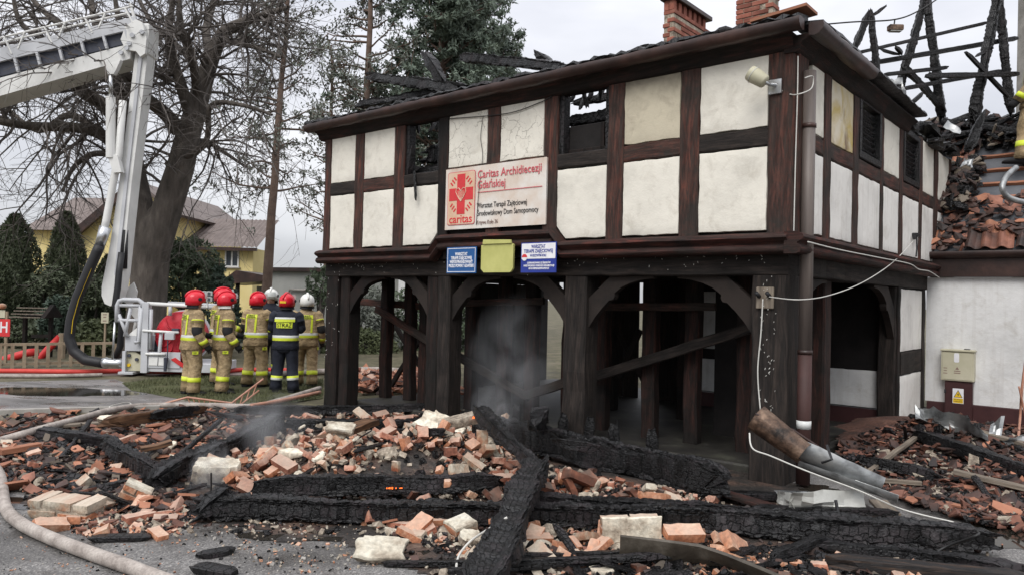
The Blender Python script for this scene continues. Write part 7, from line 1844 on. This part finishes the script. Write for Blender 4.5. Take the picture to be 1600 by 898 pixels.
def lump_mesh(seed, m, r_=.1, name='plaster_lump', flatn=.5):
    r = random.Random(seed); b = MB(); n = 10; rings = []
    for t in (.12, .6, 1.1, 1.57, 2.0, 2.5, 3.02):
        rings.append([V((sin(t) * cos(a_) * r_, sin(t) * sin(a_) * r_ * .75, cos(t) * r_ * flatn)) for a_ in [2 * pi * k / n for k in range(n)]])
    rings = [[p * (1 + .45 * noise.noise(p * 13 + V((seed * 3.3, 0, 0))) + .15 * noise.noise(p * 40)) for p in rg] for rg in rings]
    for rg in rings:
        for i, p in enumerate(rg): rg[i] = V((p.x, p.y, max(-r_ * flatn * .6, min(r_ * flatn * .7, p.z))))
    b.loft(rings); me = b.mesh(name, MT[m], smooth=True)
    try: me.set_sharp_from_angle(angle=radians(35))
    except Exception: pass
    return me
PLA = [lump_mesh(i, 'plaster_piece', .1, flatn=.45) for i in range(6)]
MOR = [lump_mesh(i + 20, 'mortar', .1, flatn=.6) for i in range(4)]
for k, w_ in (('r', 'red brick'), ('o', 'pale orange brick'), ('m', 'mortar crusted brick'), ('s', 'soot browned brick')):
    for i, m_ in enumerate(BR[k]): m_['look'] = ('whole ' if i < 3 else 'broken ') + w_
for m_ in PLA: m_['look'] = 'cream plaster lump'
for m_ in MOR: m_['look'] = 'grey mortar lump'
for k, w_ in (('tile', 'brown red roof tile shard'), ('tile_dark', 'sooted dark roof tile shard'), ('tile_orange', 'orange roof tile shard')):
    for m_ in SHARDS[k]: m_['look'] = w_
mixb = lambda s: [m_ for k in s for m_ in BR[k]]
scatter('rubble_brick', mixb('rrmmo'), Z_HEAP, 118, 'loose brick in the central heap between the charred timbers', 'brick', 'bricks in the central heap', (.85, 1.12), 21, .5, (.02, .10))
scatter('rubble_brick', mixb('rsm'), Z_LEFT, 34, 'loose brick among the tile shards left of the heap', 'brick', 'bricks at the left', (.8, 1.1), 22, .4, (.01, .06))
scatter('rubble_brick', mixb('ro'), Z_FRONTL, 10, 'loose brick on the asphalt near the thick hose', 'brick', 'bricks near the hose', (.7, 1.0), 23, .3, (.02, .04))
scatter('rubble_brick', mixb('romo'), Z_FRONT, 30, 'loose brick in front of the long charred beam', 'brick', 'bricks before the front beam', (.7, 1.05), 24, .4, (.02, .06))
scatter('rubble_brick', mixb('rsso'), Z_MIDR, 40, 'loose brick between the front beam and the wide charred wall plate', 'brick', 'bricks behind the front beam', (.8, 1.1), 25, .45, (.02, .08))
scatter('rubble_brick', mixb('ors'), Z_BOTR, 10, 'loose brick among the burnt laths at lower right', 'brick', 'bricks at lower right', (.6, 1.0), 26, .4, (.01, .05))
scatter('rubble_brick', [m_ for k in 'rmo' for m_ in BR[k][3:]], Z_HEAP, 42, 'brick fragment', 'brick', 'brick fragments in the central heap', (.45, .75), 27, .7, (.05, .12))
scatter('plaster_lump', PLA + MOR, Z_HEAP, 26, 'pale plaster lump in the central brick heap', 'plaster', 'plaster lumps in the heap', (.45, 1.2), 31, .5, (.03, .14))
scatter('plaster_lump', PLA + MOR, Z_FRONT, 20, 'pale plaster lump on the ground before the long charred beam', 'plaster', 'plaster lumps before the front beam', (.35, .95), 32, .4, (.01, .04))
scatter('plaster_lump', PLA + MOR, Z_LEFT, 14, 'pale plaster lump among the rubble at left', 'plaster', 'plaster lumps at the left', (.35, 1.0), 33, .4, (.01, .05))
scatter('plaster_lump', PLA, Z_MIDR, 8, 'pale plaster lump behind the long front beam', 'plaster', 'plaster lumps behind the front beam', (.4, .9), 34, .4, (.02, .08))
TS = lambda s: [m_ for k in s for m_ in SHARDS[{'t': 'tile', 'd': 'tile_dark', 'o': 'tile_orange'}[k]]]
def clone_names(ms, nm): return ms
scatter('tile_shard', TS('ttdo'), Z_LEFT, 80, 'broken roof tile shard left of the smoking beams', 'roof tile', 'tile shards at the left', (.6, 1.4), 41, .3, (.005, .06))
scatter('tile_shard', TS('ttdddo'), Z_RIGHT, 175, 'broken roof tile shard in the heap before the annex', 'roof tile', 'tile shards before the annex', (.45, 1.15), 42, .4, (.01, .09))
scatter('tile_shard', TS('tdo'), Z_FRONT, 26, 'broken roof tile shard before the long charred beam', 'roof tile', 'tile shards before the front beam', (.4, 1.0), 43, .35, (.005, .04))
scatter('tile_shard', TS('tto'), Z_FRONTL, 16, 'broken roof tile shard on the asphalt near the thick hose', 'roof tile', 'tile shards near the hose', (.4, .9), 44, .3, (.005, .03))
# beyond the pieces one can pick apart: chips, crumbs and dust as joined litter
def field(P, mats, n, sz, seed, name, flat_=.5, hmax=.03, th=(.25, .6), far=None):
    def fn(r):
        x, y = in_zone(r, P); p = on(x, y, r.uniform(0, hmax)); s = r.uniform(*sz) * (r.random() ** .8 + .25)
        return p, (s, s * r.uniform(.4, .9), s * r.uniform(*th)), rrot(r, flat_), r.randrange(len(mats))
    return joined_pieces(name, [MT[m] for m in mats], fn, n, seed)
field(Z_RIGHT, ['tile', 'tile_dark', 'tile_dark', 'tile_dark', 'char_obj', 'tile', 'mortar'], 4200, (.02, .07), 51, 'tile_litter', .5, .06, (.12, .25))
field([(1305, 700), (1420, 668), (1470, 690), (1380, 770)], ['tile_dark', 'tile', 'char_obj'], 500, (.03, .07), 52, 'tile_litter', .4, .03, (.12, .25))
field(Z_LEFT, ['tile', 'tile_dark', 'char_obj', 'char_obj', 'tile_dark', 'greywood', 'tile_orange'], 2000, (.025, .075), 53, 'tile_litter', .4, .04, (.12, .3))
field(Z_HEAP, ['brick', 'brick_mortar', 'mortar', 'brick_sooty', 'brick_orange', 'char_obj'], 2400, (.015, .06), 54, 'brick_crumbs', .6, .06)
field(Z_MIDR, ['brick', 'brick_sooty', 'char_obj', 'mortar'], 900, (.012, .05), 55, 'brick_crumbs', .6, .05)
field(Z_FRONT, ['brick', 'brick_orange', 'char_obj', 'char_obj', 'mortar', 'plaster_piece', 'tile_dark'], 1900, (.008, .04), 56, 'brick_crumbs', .6, .02)
field(Z_FRONTL, ['brick', 'brick_orange', 'mortar', 'char_obj', 'tile'], 1100, (.006, .035), 57, 'brick_crumbs', .6, .015)
field([(330, 800), (560, 820), (640, 880), (440, 898), (330, 850)], ['brick_orange', 'mortar', 'char_obj', 'concrete'], 420, (.004, .016), 58, 'brick_crumbs', .6, .008)
field([(0, 790), (330, 830), (560, 905), (0, 905)], ['concrete', 'char_obj', 'brick_orange'], 380, (.003, .011), 59, 'gravel', .6, .006)
field(Z_ALL, ['char_obj', 'char_obj', 'tile_dark', 'mortar'], 3200, (.010, .045), 60, 'charcoal_litter', .5, .02)
field(Z_BOTR, ['char_obj', 'tile_dark', 'char_obj', 'brick_orange', 'greywood'], 1500, (.010, .05), 61, 'charcoal_litter', .5, .03)
field([(520, 575), (700, 582), (720, 612), (520, 608)], ['tile', 'tile_dark', 'brick', 'tile_orange'], 800, (.05, .14), 62, 'tile_litter', .4, .12, (.15, .3))
field([(60, 655), (420, 640), (420, 655), (60, 672)], ['tile_dark', 'char_obj', 'greywood', 'tile'], 500, (.02, .08), 63, 'tile_litter', .4, .03, (.12, .3))
field([(1440, 640), (1620, 655), (1700, 720), (1400, 690)], ['tile', 'tile_dark', 'tile', 'char_obj'], 700, (.04, .10), 64, 'tile_litter', .45, .10, (.12, .25))

field([(1600, 680), (1720, 690), (1800, 760), (1650, 830), (1600, 800)], ['tile', 'tile_dark', 'tile_dark', 'char_obj', 'mortar'], 1500, (.03, .09), 65, 'tile_litter', .5, .05, (.12, .25))
# individually recognisable pieces
def one_brick(px, py, kind, label, rz=0.0, rx=0.0, ry=0.0, sc=1.0, dz=.033, whole=True, stretch=1.0):
    o = bpy.data.objects.new('rubble_brick', BR[kind][0 if whole else 4]); COL.objects.link(o); o.location = on(px, py, dz * sc); o.rotation_euler = (rx, ry, rz); o.scale = (sc * stretch, sc, sc); tag(o, label, 'brick')
one_brick(836, 842, 'o', 'whole orange brick lying flat right of the crossing beam', .25, .1, .05, 1.0, .05)
one_brick(1068, 832, 'o', 'pale orange brick leaning on the white faced masonry block', .12, .35, 0, 1.15, .11)
one_brick(1150, 852, 'o', 'cracked orange brick tilted on edge right of the dark gutter strip', .7, .9, .5, 1.15, .07)
one_brick(1022, 776, 'o', 'big brown orange brick on the right end of the front beam', 2.2, .3, .15, 1.1, .14)
one_brick(905, 750, 's', 'browned brick tilted against the wide charred wall plate', .5, -.3, .4, 1.25, .12)
one_brick(590, 806, 'r', 'red brick standing on edge left of the mortared pair', .9, 1.1, .3, 1.0, .06)
one_brick(697, 812, 'o', 'orange brick behind the plaster chunk before the long beam', .2, .2, 0, .95, .06)
one_brick(700, 754, 'o', 'orange brick stub resting on the rear dark beam', .1, 0, 0, .8, .27, False)
one_brick(898, 850, 'o', 'orange brick half left of the white faced masonry block', .8, .5, .2, 1.0, .05, False)
one_brick(928, 856, 'o', 'light orange brick half touching the white faced block', -.4, .7, .1, 1.0, .05, False)
one_brick(840, 758, 's', 'dark browned brick behind the crossing beam', .3, .3, .3, 1.1, .12)
one_brick(445, 706, 'r', 'red brick lying slanted on the left slope of the heap', -.6, .35, .25, 1.05, .12)
one_brick(610, 700, 'r', 'rounded red brick on top of the heap by the charred plank', .9, .7, .2, 1.2, .16, False)
def block(px, py, nx, nz, label, rz=0.0, tilt=(0, 0), plaster='back', scale_=1.0, dz=0.0, name='masonry_block', ny=1, kinds='rom', pm='plaster_piece', seed=0):
    """a lump of wall that fell in one piece: bricks in mortar, perhaps with its plaster skin"""
    r = random.Random(seed + px); t = thing(name, label, 'masonry', on(px, py, dz), 0); t.rotation_euler = (tilt[0], tilt[1], rz); t.scale = (scale_,) * 3
    bx, by, bz = .24, .115, .065; j = .012; L_, D_, H_ = nx * bx, ny * .12, nz * (bz + j)
    b = MB(); b.box(-L_ / 2 + .016, L_ / 2 - .016, -D_ / 2 + .014, D_ / 2 - .014, .006, H_ - .022, .01); b.build('mortar', MT['mortar'], t)
    for c in range(nz):
        for i in range(nx + (c % 2)):
            x0 = -L_ / 2 + i * bx - (bx / 2 if c % 2 else 0); x1 = x0 + bx - j
            x0, x1 = max(x0, -L_ / 2), min(x1, L_ / 2)
            if x1 - x0 < .04 or (r.random() < .08 and nz > 2): continue
            o = bpy.data.objects.new('brick', BR[r.choice(kinds)][r.randrange(3)]); COL.objects.link(o); setparent(o, t)
            o.location = ((x0 + x1) / 2, 0, c * (bz + j) + bz / 2); o.scale = ((x1 - x0) / .25, D_ / .12, .98); o.rotation_euler = (r.gauss(0, .02), r.gauss(0, .02), r.gauss(0, .02))
    if plaster:
        pts = [(-L_ / 2, 0), (L_ / 2, 0), (L_ / 2, H_), (-L_ / 2, H_)]
        if plaster == 'front': panel((-L_ / 2, -D_ / 2 - .012, 0), X1, Z1, -Y1, L_, H_, pm, .03, t, 'plaster_skin')
        if plaster == 'top': panel((-L_ / 2, -D_ / 2, H_ + .012), X1, Y1, Z1, L_, D_, pm, .03, t, 'plaster_skin')
    return t
block(985, 848, 2, 3, 'masonry block with white plastered front and orange brick top beside the dark gutter strip', .06, (.05, -.03), 'front', .92, .02, kinds='oom', pm='plaster_piece')
block(105, 806, 2, 2, 'low chunk of brickwork with grey mortar near the thick hose', -.12, (.05, .05), None, 1.05, .0, kinds='omm', ny=2)
block(205, 782, 1, 2, 'plaster covered brick chunk tilted beside the puddle at left', .35, (.15, .5), 'top', .95, .02, kinds='om', ny=1)
block(520, 726, 2, 1, 'row of mortared bricks standing on the near slope of the heap', .05, (.1, 0), None, .95, .03, kinds='mom')
block(660, 818, 1, 2, 'mortared pair of bricks standing upright before the long beam', .3, (0, .15), None, .85, .0, kinds='mm', ny=2)
block(722, 838, 1, 2, 'plaster faced brick chunk beside the foot of the crossing beam', .6, (.1, -.2), 'top', .8, .0, kinds='mo', ny=2)
block(78, 825, 1, 1, 'cracked red brick chunk in front of the low brickwork at left', .8, (.3, .2), None, 1.0, .02, kinds='or')
def slab(px, py, lx, ly, th, label, rot=(0, 0, 0), dz=0.0, m='plaster_piece', name='plaster_slab', seed=0):
    p = on(px, py, dz); b = MB(); r = random.Random(seed + px); n = 34; out = []
    for k in range(n):
        a_ = 2 * pi * k / n; c, s = cos(a_), sin(a_); e = .45
        w_ = 1 + .26 * noise.noise((c * 2.6 + px, s * 2.6, seed)) + .09 * noise.noise((c * 8 + px, s * 8, seed))
        out.append((lx / 2 * math.copysign(abs(c) ** e, c) * w_, ly / 2 * math.copysign(abs(s) ** e, s) * w_))
    rings = []
    for z, k in ((-th / 2, .88), (-th * .2, .98), (th * .25, 1.0), (th * .42, .985), (th / 2, .95)):
        rings.append([V((x * k, y * k, z)) + V((1, .6, .4)) * (.03 * noise.noise((x * 8 + px, y * 8, z * 14)) + .012 * noise.noise((x * 30 + px, y * 30, z * 40))) * (1 if z < th * .3 else .35) for x, y in out])
    t = thing(name, label, 'plaster', p); t.rotation_euler = rot
    b.loft(rings, mis=[1, 1, 0, 0]); auto_smooth(b.build('fragment', [MT[m], MT['mortar']], t), 40)
    return t
slab(688, 674, .58, .42, .16, 'big cream plastered slab tilted on top of the brick heap', (.42, .34, -.5), .24, 'plaster_piece')
slab(722, 690, .52, .16, .11, 'long grey mortar slab lying against the cream plastered one', (.1, -.22, .35), .24, 'mortar')
slab(640, 672, .17, .15, .14, 'squarish mortar lump left of the cream plastered slab', (.2, .3, .4), .14, 'brick_mortar')
slab(338, 738, .38, .25, .20, 'white plaster block behind the smouldering stump', (.22, .06, .1), .10, 'plaster_piece')
slab(597, 858, .34, .22, .07, 'white plaster piece with broken tile edge on the wet asphalt', (.42, .08, .15), .07, 'plaster_piece')
slab(735, 842, .18, .13, .08, 'small cream plaster piece left of the crossing beam', (.4, .2, .6), .05)
slab(1015, 762, .10, .06, .06, 'small white shell shaped plaster flake on the front beam', (.9, .2, .3), .22, 'plaster_piece')
slab(915, 777, .11, .08, .05, 'pointed white plaster flake behind the front beam', (.9, .1, -.2), .16, 'plaster_piece')
slab(570, 668, .13, .1, .08, 'pale mortar cube at the back of the heap', (0, .2, .4), .12, 'plaster_piece')
slab(180, 656, .36, .18, .06, 'white curled plaster strip by the thin hose', (.2, .1, .3), .13, 'plaster_piece')
slab(530, 712, .30, .16, .07, 'cream plaster plate lying on the middle of the heap', (.4, .1, .2), .16, 'plaster_piece')
slab(1050, 783, .15, .12, .10, 'burnt mortar lump with dark hollow at the right of the loose bricks', (.3, .3, 0), .12, 'brick_mortar')
slab(940, 895, .16, .10, .06, 'cream plaster bit at the bottom edge under the laths', (.1, 0, .3), .03)
def plank(a, c, w_, th, label, m='greywood', za=0.0, zc=0.0, name='plank', roll=0.0):
    p, q = on(*a, za + th / 2), on(*c, zc + th / 2); b = hewn(p, q, w_, th, Z1, .004, .004)
    return b.build(name, MT[m], None, p, label=label, cat='plank')
plank((500, 688), (582, 658), .20, .07, 'brown sooty plank lying on the back of the brick heap', 'rawwood', .12, .18)
plank((1130, 770), (1225, 796), .16, .03, 'red brown painted plank lying behind the right end of the front beam', 'mould', .06, .03)
plank((1490, 738), (1640, 772), .12, .04, 'long grey weathered plank across the tile heap at right', 'greywood', .14, .06)
plank((1530, 692), (1660, 704), .12, .04, 'yellowish grey plank at the back of the tile heap', 'greywood', .10, .10)
plank((1372, 782), (1392, 802), .16, .03, 'short olive board leaning behind the thick grey topped beam', 'greywood', .06, .04)
plank((0, 705), (62, 695), .12, .06, 'orange brown ridge tile like plank at the left edge', 'batten', .04, .04)
plank((220, 702), (268, 690), .12, .05, 'split raw wooden board end in the V of timbers', 'rawwood', .10, .14)
plank((60, 668), (160, 660), .14, .03, 'pale splintered board beside the thin hose', 'greywood', .05, .06)
plank((1320, 745), (1440, 755), .05, .04, 'thin grey lath in the tile heap under the fallen gutter', 'greywood', .08, .08)
plank((1350, 742), (1430, 700), .05, .04, 'slim pale lath pointing at the white corner of the annex', 'greywood', .06, .1)
# rear dark beam with its unburnt amber middle
fallen((408, 760), (775, 752), .18, .22, 'squared charred beam with an amber unburnt stretch between brick heap and front beam', .04, .05, seed=350, step=.03, n=24, amp=.9)
p, q = on(545, 757, .10), on(640, 755, .11); b = charred(p + V((0, -.052, 0)), q + V((0, -.052, 0)), .035, .12, seed=77, n=16, step=.03, amp=1.2); b.build('amber_strip', MT['amber'], None, p, label='amber unburnt wood strip on the near face of the rear charred beam', cat='wood strip')
m_, t_, p_, o_ = base_mat('glowing_embers'); p_.inputs['Base Color'].default_value = (.05, .01, .005, 1); p_.inputs['Emission Color'].default_value = (1, .16, .02, 1); p_.inputs['Emission Strength'].default_value = 1.6; MT['ember'] = m_
def embers(r):
    px = r.choice([r.uniform(600, 632), r.uniform(600, 640), r.uniform(738, 748)]); py = 752 + r.uniform(-6, 8) if px < 700 else 675 + r.uniform(-4, 6)
    p = on(px, 757, .10 + r.uniform(-.06, .05)) + V((0, -.112, 0)) if px < 700 else on(px, 690, .30)
    return p, (r.uniform(.004, .014), .004, r.uniform(.003, .009)), rrot(r, .4), 0
joined_pieces('embers', [MT['ember']], embers, 26, 71, label='small orange embers glowing on the rear charred beam', cat='embers')

# ------------------------------------------------------------------ fallen metal
def halfpipe(name, a, c, r_, label, m, arc=200, za=0, zc=0, th=.004, dent=.0, cat='gutter', roll=0.0):
    p, q = V(a), V(c); d, s, u = frame(q - p); b = MB(); rings = []; n = 14; N_ = 16
    for i in range(N_ + 1):
        c_ = p.lerp(q, i / N_); k = 1 + dent * noise.noise((i * .5, 3, 1)); rg = []
        for off in (0, -th):
            an = [radians(-90 - arc / 2 + arc * j / n) + roll for j in range(n + 1)]
            if off: an = an[::-1]
            rg += [c_ + s * (cos(a_) * (r_ + off) * k) + u * (sin(a_) * (r_ + off) * k) for a_ in an]
        rings.append(rg)
    b.loft(rings); return auto_smooth(b.build(name, MT[m], None, p, label=label, cat=cat), 40)
gd = 6.75
g0, g1, g2 = D(1182, 652, gd), D(1256, 708, gd - .25), D(1362, 752, gd - .05)
b = MB(); o = g0.copy()
b.tube([g0, g0.lerp(g1, .5), g0.lerp(g1, .68), g1], [.125, .112, .105, .10], 18, cap=False)
b.tube([g1, g0.lerp(g1, .68), g0.lerp(g1, .5), g0], [.095, .10, .107, .12], 18, cap=False)
auto_smooth(b.build('fallen_downpipe', MT['rustpipe'], None, o, label='scorched brown pipe piece leaning from the corner post foot', cat='pipe'), 50)
fg_ = halfpipe('fallen_gutter', D(1226, 684, gd - .12), D(1372, 752, gd - .2), .115, 'grey zinc gutter with a dark rim slanting down to the tile heap', 'zinc', 190, dent=.12, roll=.5)
b = MB(); b.tube([D(1180, 646, gd - .1), D(1240, 672, gd - .15), D(1300, 712, gd - .2), D(1382, 764, gd - .25)], .014, 6); b.build('gutter_rim', MT['gutter_dark'], fg_, fg_.location)
halfpipe('fallen_gutter', D(1250, 718, gd - .1), D(1405, 772, gd - .5), .07, 'narrow mauve grey gutter length beneath the broader zinc one', 'zinc', 170, dent=.1, roll=.2)
b = MB(); b.tube([g1 + V((.15, -.02, -.07)), g1 + V((.19, -.12, -.02)), g1 + V((.17, -.06, .09))], .012, 6); b.build('gutter_hook', MT['rubber'], None, g1 + V((.15, 0, -.1)), label='black hook round the fallen zinc gutter', cat='hook')
wire('cable', [D(1171, 676, gd - .2), D(1176, 700, gd - .3), D(1205, 712, gd - .35), D(1260, 735, gd - .4), D(1340, 765, gd - .45), D(1410, 795, gd - .5), D(1490, 815, gd - .6)], .007, MT['white_cable'], 'white cable trailing from the scorched pipe to the lower right')
def sheet_metal(px, corners, name, label, m, amp, seed, nu=7, nv=5):
    o = corners[0].copy(); return crumple(corners, nu, nv, amp, seed, MT[m], name, None, o, label=label, cat='sheet metal')
s_ = lambda px, py, z: on(px, py, z)
sheet_metal(0, [on(1232, 803, .03), on(1353, 804, .05), on(1350, 762, .24), on(1238, 768, .24)], 'bent_sheet', 'creased pale sheet metal box bent open beside the thick grey topped beam', 'zinc_white', .06, 3)
sheet_metal(0, [on(1215, 786, .03), on(1240, 803, .04), on(1240, 770, .22), on(1216, 766, .15)], 'bent_sheet', 'bent pale sheet metal flap at the left end of the creased sheet', 'zinc_white', .035, 5)
b = MB(); q = on(1296, 802, .1); b.tube([q + V((-.06, -.05, -.06)), q + V((.0, -.07, -.08)), q + V((.05, -.06, .0)), q + V((.04, -.02, .12))], .014, 6); b.build('sheet_handle', MT['rubber'], None, q, label='black curved handle on the creased pale sheet metal', cat='handle')
sheet_metal(0, [on(1215, 778, .05), on(1290, 780, .05), on(1285, 768, .10), on(1210, 765, .12)], 'crumpled_foil', 'crumpled silver scrap behind the creased sheet metal', 'zinc', .09, 7)
sheet_metal(0, [on(1430, 690, .10), on(1540, 692, .08), on(1545, 668, .20), on(1428, 660, .26)], 'bent_sheet', 'buckled grey sheet metal lying below the meter box', 'zinc', .16, 9, 14, 10)
sheet_metal(0, [on(1540, 690, .02), on(1562, 690, .05), on(1570, 668, .35), on(1548, 678, .22)], 'bent_sheet', 'thin upcurled sheet metal tongue before the annex plinth', 'zinc', .06, 11)
sheet_metal(0, [on(1570, 690, .10), on(1640, 694, .10), on(1640, 676, .22), on(1575, 678, .18)], 'bent_sheet', 'pale crumpled sheet metal at the right edge of the tile heap', 'zinc', .10, 13)
# dark gutter strip at the front, twisted
b = MB(); pts = [on(968, 852, .13), on(1040, 858, .13), on(1090, 862, .12), on(1130, 872, .10), (on(1190, 893, .08)), on(1250, 915, .05)]; rings = []
fine = []
for i in range(len(pts) - 1):
    for k in range(5): fine.append(pts[i].lerp(pts[i + 1], k / 5))
fine.append(pts[-1])
for i, p in enumerate(fine):
    t = i / (len(fine) - 1); tw = .25 + t * .9; hgt_ = .085
    u = V((0, -sin(tw) * .9, cos(tw))); s2_ = V((.05, -.012, 0)) * 0 + V((0, -.012 * cos(tw), -.012 * sin(tw)))
    rings.append([p - u * hgt_, p - u * hgt_ + s2_ * 2, p + s2_ * 3, p + u * hgt_ + s2_ * 2, p + u * hgt_, p + s2_ * 1.6])
b.loft(rings); auto_smooth(b.build('gutter_strip', MT['gutter_olive'], None, pts[0], label='twisted dark brown gutter strip in front of the white faced masonry block', cat='gutter'), 45)
wire('cable', [on(712, 905, .02), on(716, 870, .06), on(735, 845, .12), on(765, 825, .24), on(792, 808, .34)], .009, MT['white_cable'], 'pale cable curving up onto the crossing charred beam')
wire('cable', [on(1235, 893, .03), on(1330, 884, .04), on(1430, 880, .05), (on(1475, 855, .12)), on(1525, 836, .28), on(1527, 830, .26)], .009, MT['black_cable'], 'dark wire looping over the right end of the thick front beam')
wire('cable', [on(330, 770, .08), on(330, 738, .26)], .008, MT['black_cable'], 'short black rod sticking up from the smouldering stump')
wire('rusty_rod', [on(1590, 693, 0), D(1594, 650, 9.9), D(1597, 605, 9.9), D(1603, 560, 9.95)], .016, MT['copper'], 'thin rusty rod standing at the right edge before the annex', 'rod')
wire('rusty_rod', [D(1592, 603, 9.9), D(1600, 640, 9.9), D(1612, 700, 9.9)], .013, MT['copper'], 'second rusty rod crossing the standing one at the right edge', 'rod')
wire('cable', [on(208, 636, .02), on(200, 628, .08), on(172, 634, .12), on(178, 640, .06)], .007, MT['white_cable'], 'loop of pale wire on the thin hose near the white strip')
wire('dead_stalk', [on(1566, 850, 0), on(1566, 850, .2)], .006, MT['copper'], 'thin broken stalk standing in the puddle at lower right', 'stalk')

# ------------------------------------------------------------------ smoke
def smoke(px, py, dep, r, dens, seed, label, lean=0.0):
    c = D(px, py, dep); b = MB(); n = 16; rings = []
    for i in range(10):
        t = i / 9; z = -r[2] + 2 * r[2] * t; k = .35 + .65 * sin(pi * (.12 + .80 * t)) 
        rings.append([c + V((cos(a_) * r[0] * k + lean * z, sin(a_) * r[1] * k, z)) for a_ in [2 * pi * j / n for j in range(n)]])
    b.loft(rings)
    m = bpy.data.materials.new('smoke_%d' % seed); m.use_nodes = True; t = m.node_tree; t.nodes.clear()
    o = N(t, 'ShaderNodeOutputMaterial'); p = N(t, 'ShaderNodeVolumePrincipled'); t.links.new(p.outputs[0], o.inputs['Volume'])
    p.inputs['Color'].default_value = (.96, .975, 1.0, 1); p.inputs['Anisotropy'].default_value = .1
    tc = N(t, 'ShaderNodeTexCoord'); mp = N(t, 'ShaderNodeMapping'); t.links.new(tc.outputs['Object'], mp.inputs['Vector'])
    mp.inputs['Scale'].default_value = (1 / r[0], 1 / r[1], 1 / r[2])
    g_ = N(t, 'ShaderNodeVectorMath', operation='LENGTH'); t.links.new(mp.outputs[0], g_.inputs[0])
    fo = N(t, 'ShaderNodeMapRange'); fo.inputs['From Min'].default_value = .1; fo.inputs['From Max'].default_value = .92; fo.inputs['To Min'].default_value = 1; fo.inputs['To Max'].default_value = 0; t.links.new(g_.outputs['Value'], fo.inputs['Value'])
    nz = N(t, 'ShaderNodeTexNoise'); nz.inputs['Scale'].default_value = 1.6; nz.inputs['Detail'].default_value = 4; nz.inputs['Distortion'].default_value = 1.2
    m2 = N(t, 'ShaderNodeMapping'); m2.inputs['Scale'].default_value = (1.4 / max(r[0], .3), 1.4 / max(r[0], .3), .9 / max(r[0], .3)); m2.inputs['Location'].default_value = (seed, 0, 0); t.links.new(tc.outputs['Object'], m2.inputs['Vector']); t.links.new(m2.outputs[0], nz.inputs['Vector'])
    rp = N(t, 'ShaderNodeMapRange'); rp.inputs['From Min'].default_value = .36; rp.inputs['From Max'].default_value = .72; t.links.new(nz.outputs['Fac'], rp.inputs['Value'])
    mu = N(t, 'ShaderNodeMath', operation='MULTIPLY'); t.links.new(fo.outputs[0], mu.inputs[0]); t.links.new(rp.outputs[0], mu.inputs[1])
    m3 = N(t, 'ShaderNodeMath', operation='MULTIPLY'); t.links.new(mu.outputs[0], m3.inputs[0]); m3.inputs[1].default_value = dens; t.links.new(m3.outputs[0], p.inputs['Density'])
    b.build('smoke', m, None, c, label=label, cat='smoke', kind='stuff')
smoke(800, 575, 8.6, (.62, .4, .95), 1.15, 3, 'bluish smoke drifting in front of the middle arch')
smoke(770, 640, 8.2, (.35, .3, .35), 2.2, 12, 'dense low smoke at the foot of the middle arch posts')
smoke(410, 672, 8.4, (.75, .4, .55), 1.6, 5, 'thin smoke over the left charred beam', .5)
smoke(332, 748, 6.9, (.26, .2, .42), 5.5, 8, 'thick white smoke curling from the smouldering stump', .15)

# ------------------------------------------------------------------ alike neighbours are told apart by their order from the left
ORD = ['leftmost', 'second from left', 'third from left', 'fourth from left', 'fifth from left', 'sixth from left', 'seventh from left', 'eighth from left', 'ninth from left', 'tenth from left']
same = {}
for o in S.objects:
    if o.parent is None and o.get('label') and o.get('group'): same.setdefault(o['label'], []).append(o)
for lb, os_ in same.items():
    if len(os_) < 2: continue
    def scrx(o): v_ = o.location - ORG; return v_.dot(RT) / max(.1, v_.dot(FW))
    os_.sort(key=scrx)
    if len(os_) == 2: nm_ = ['left ', 'right ']
    elif len(os_) <= 10 and len(lb.split()) <= 13: nm_ = ORD[:len(os_) - 1] + ['rightmost']; nm_ = [x + ' ' for x in nm_]
    else: continue
    for o, x in zip(os_, nm_): o['label'] = x + lb
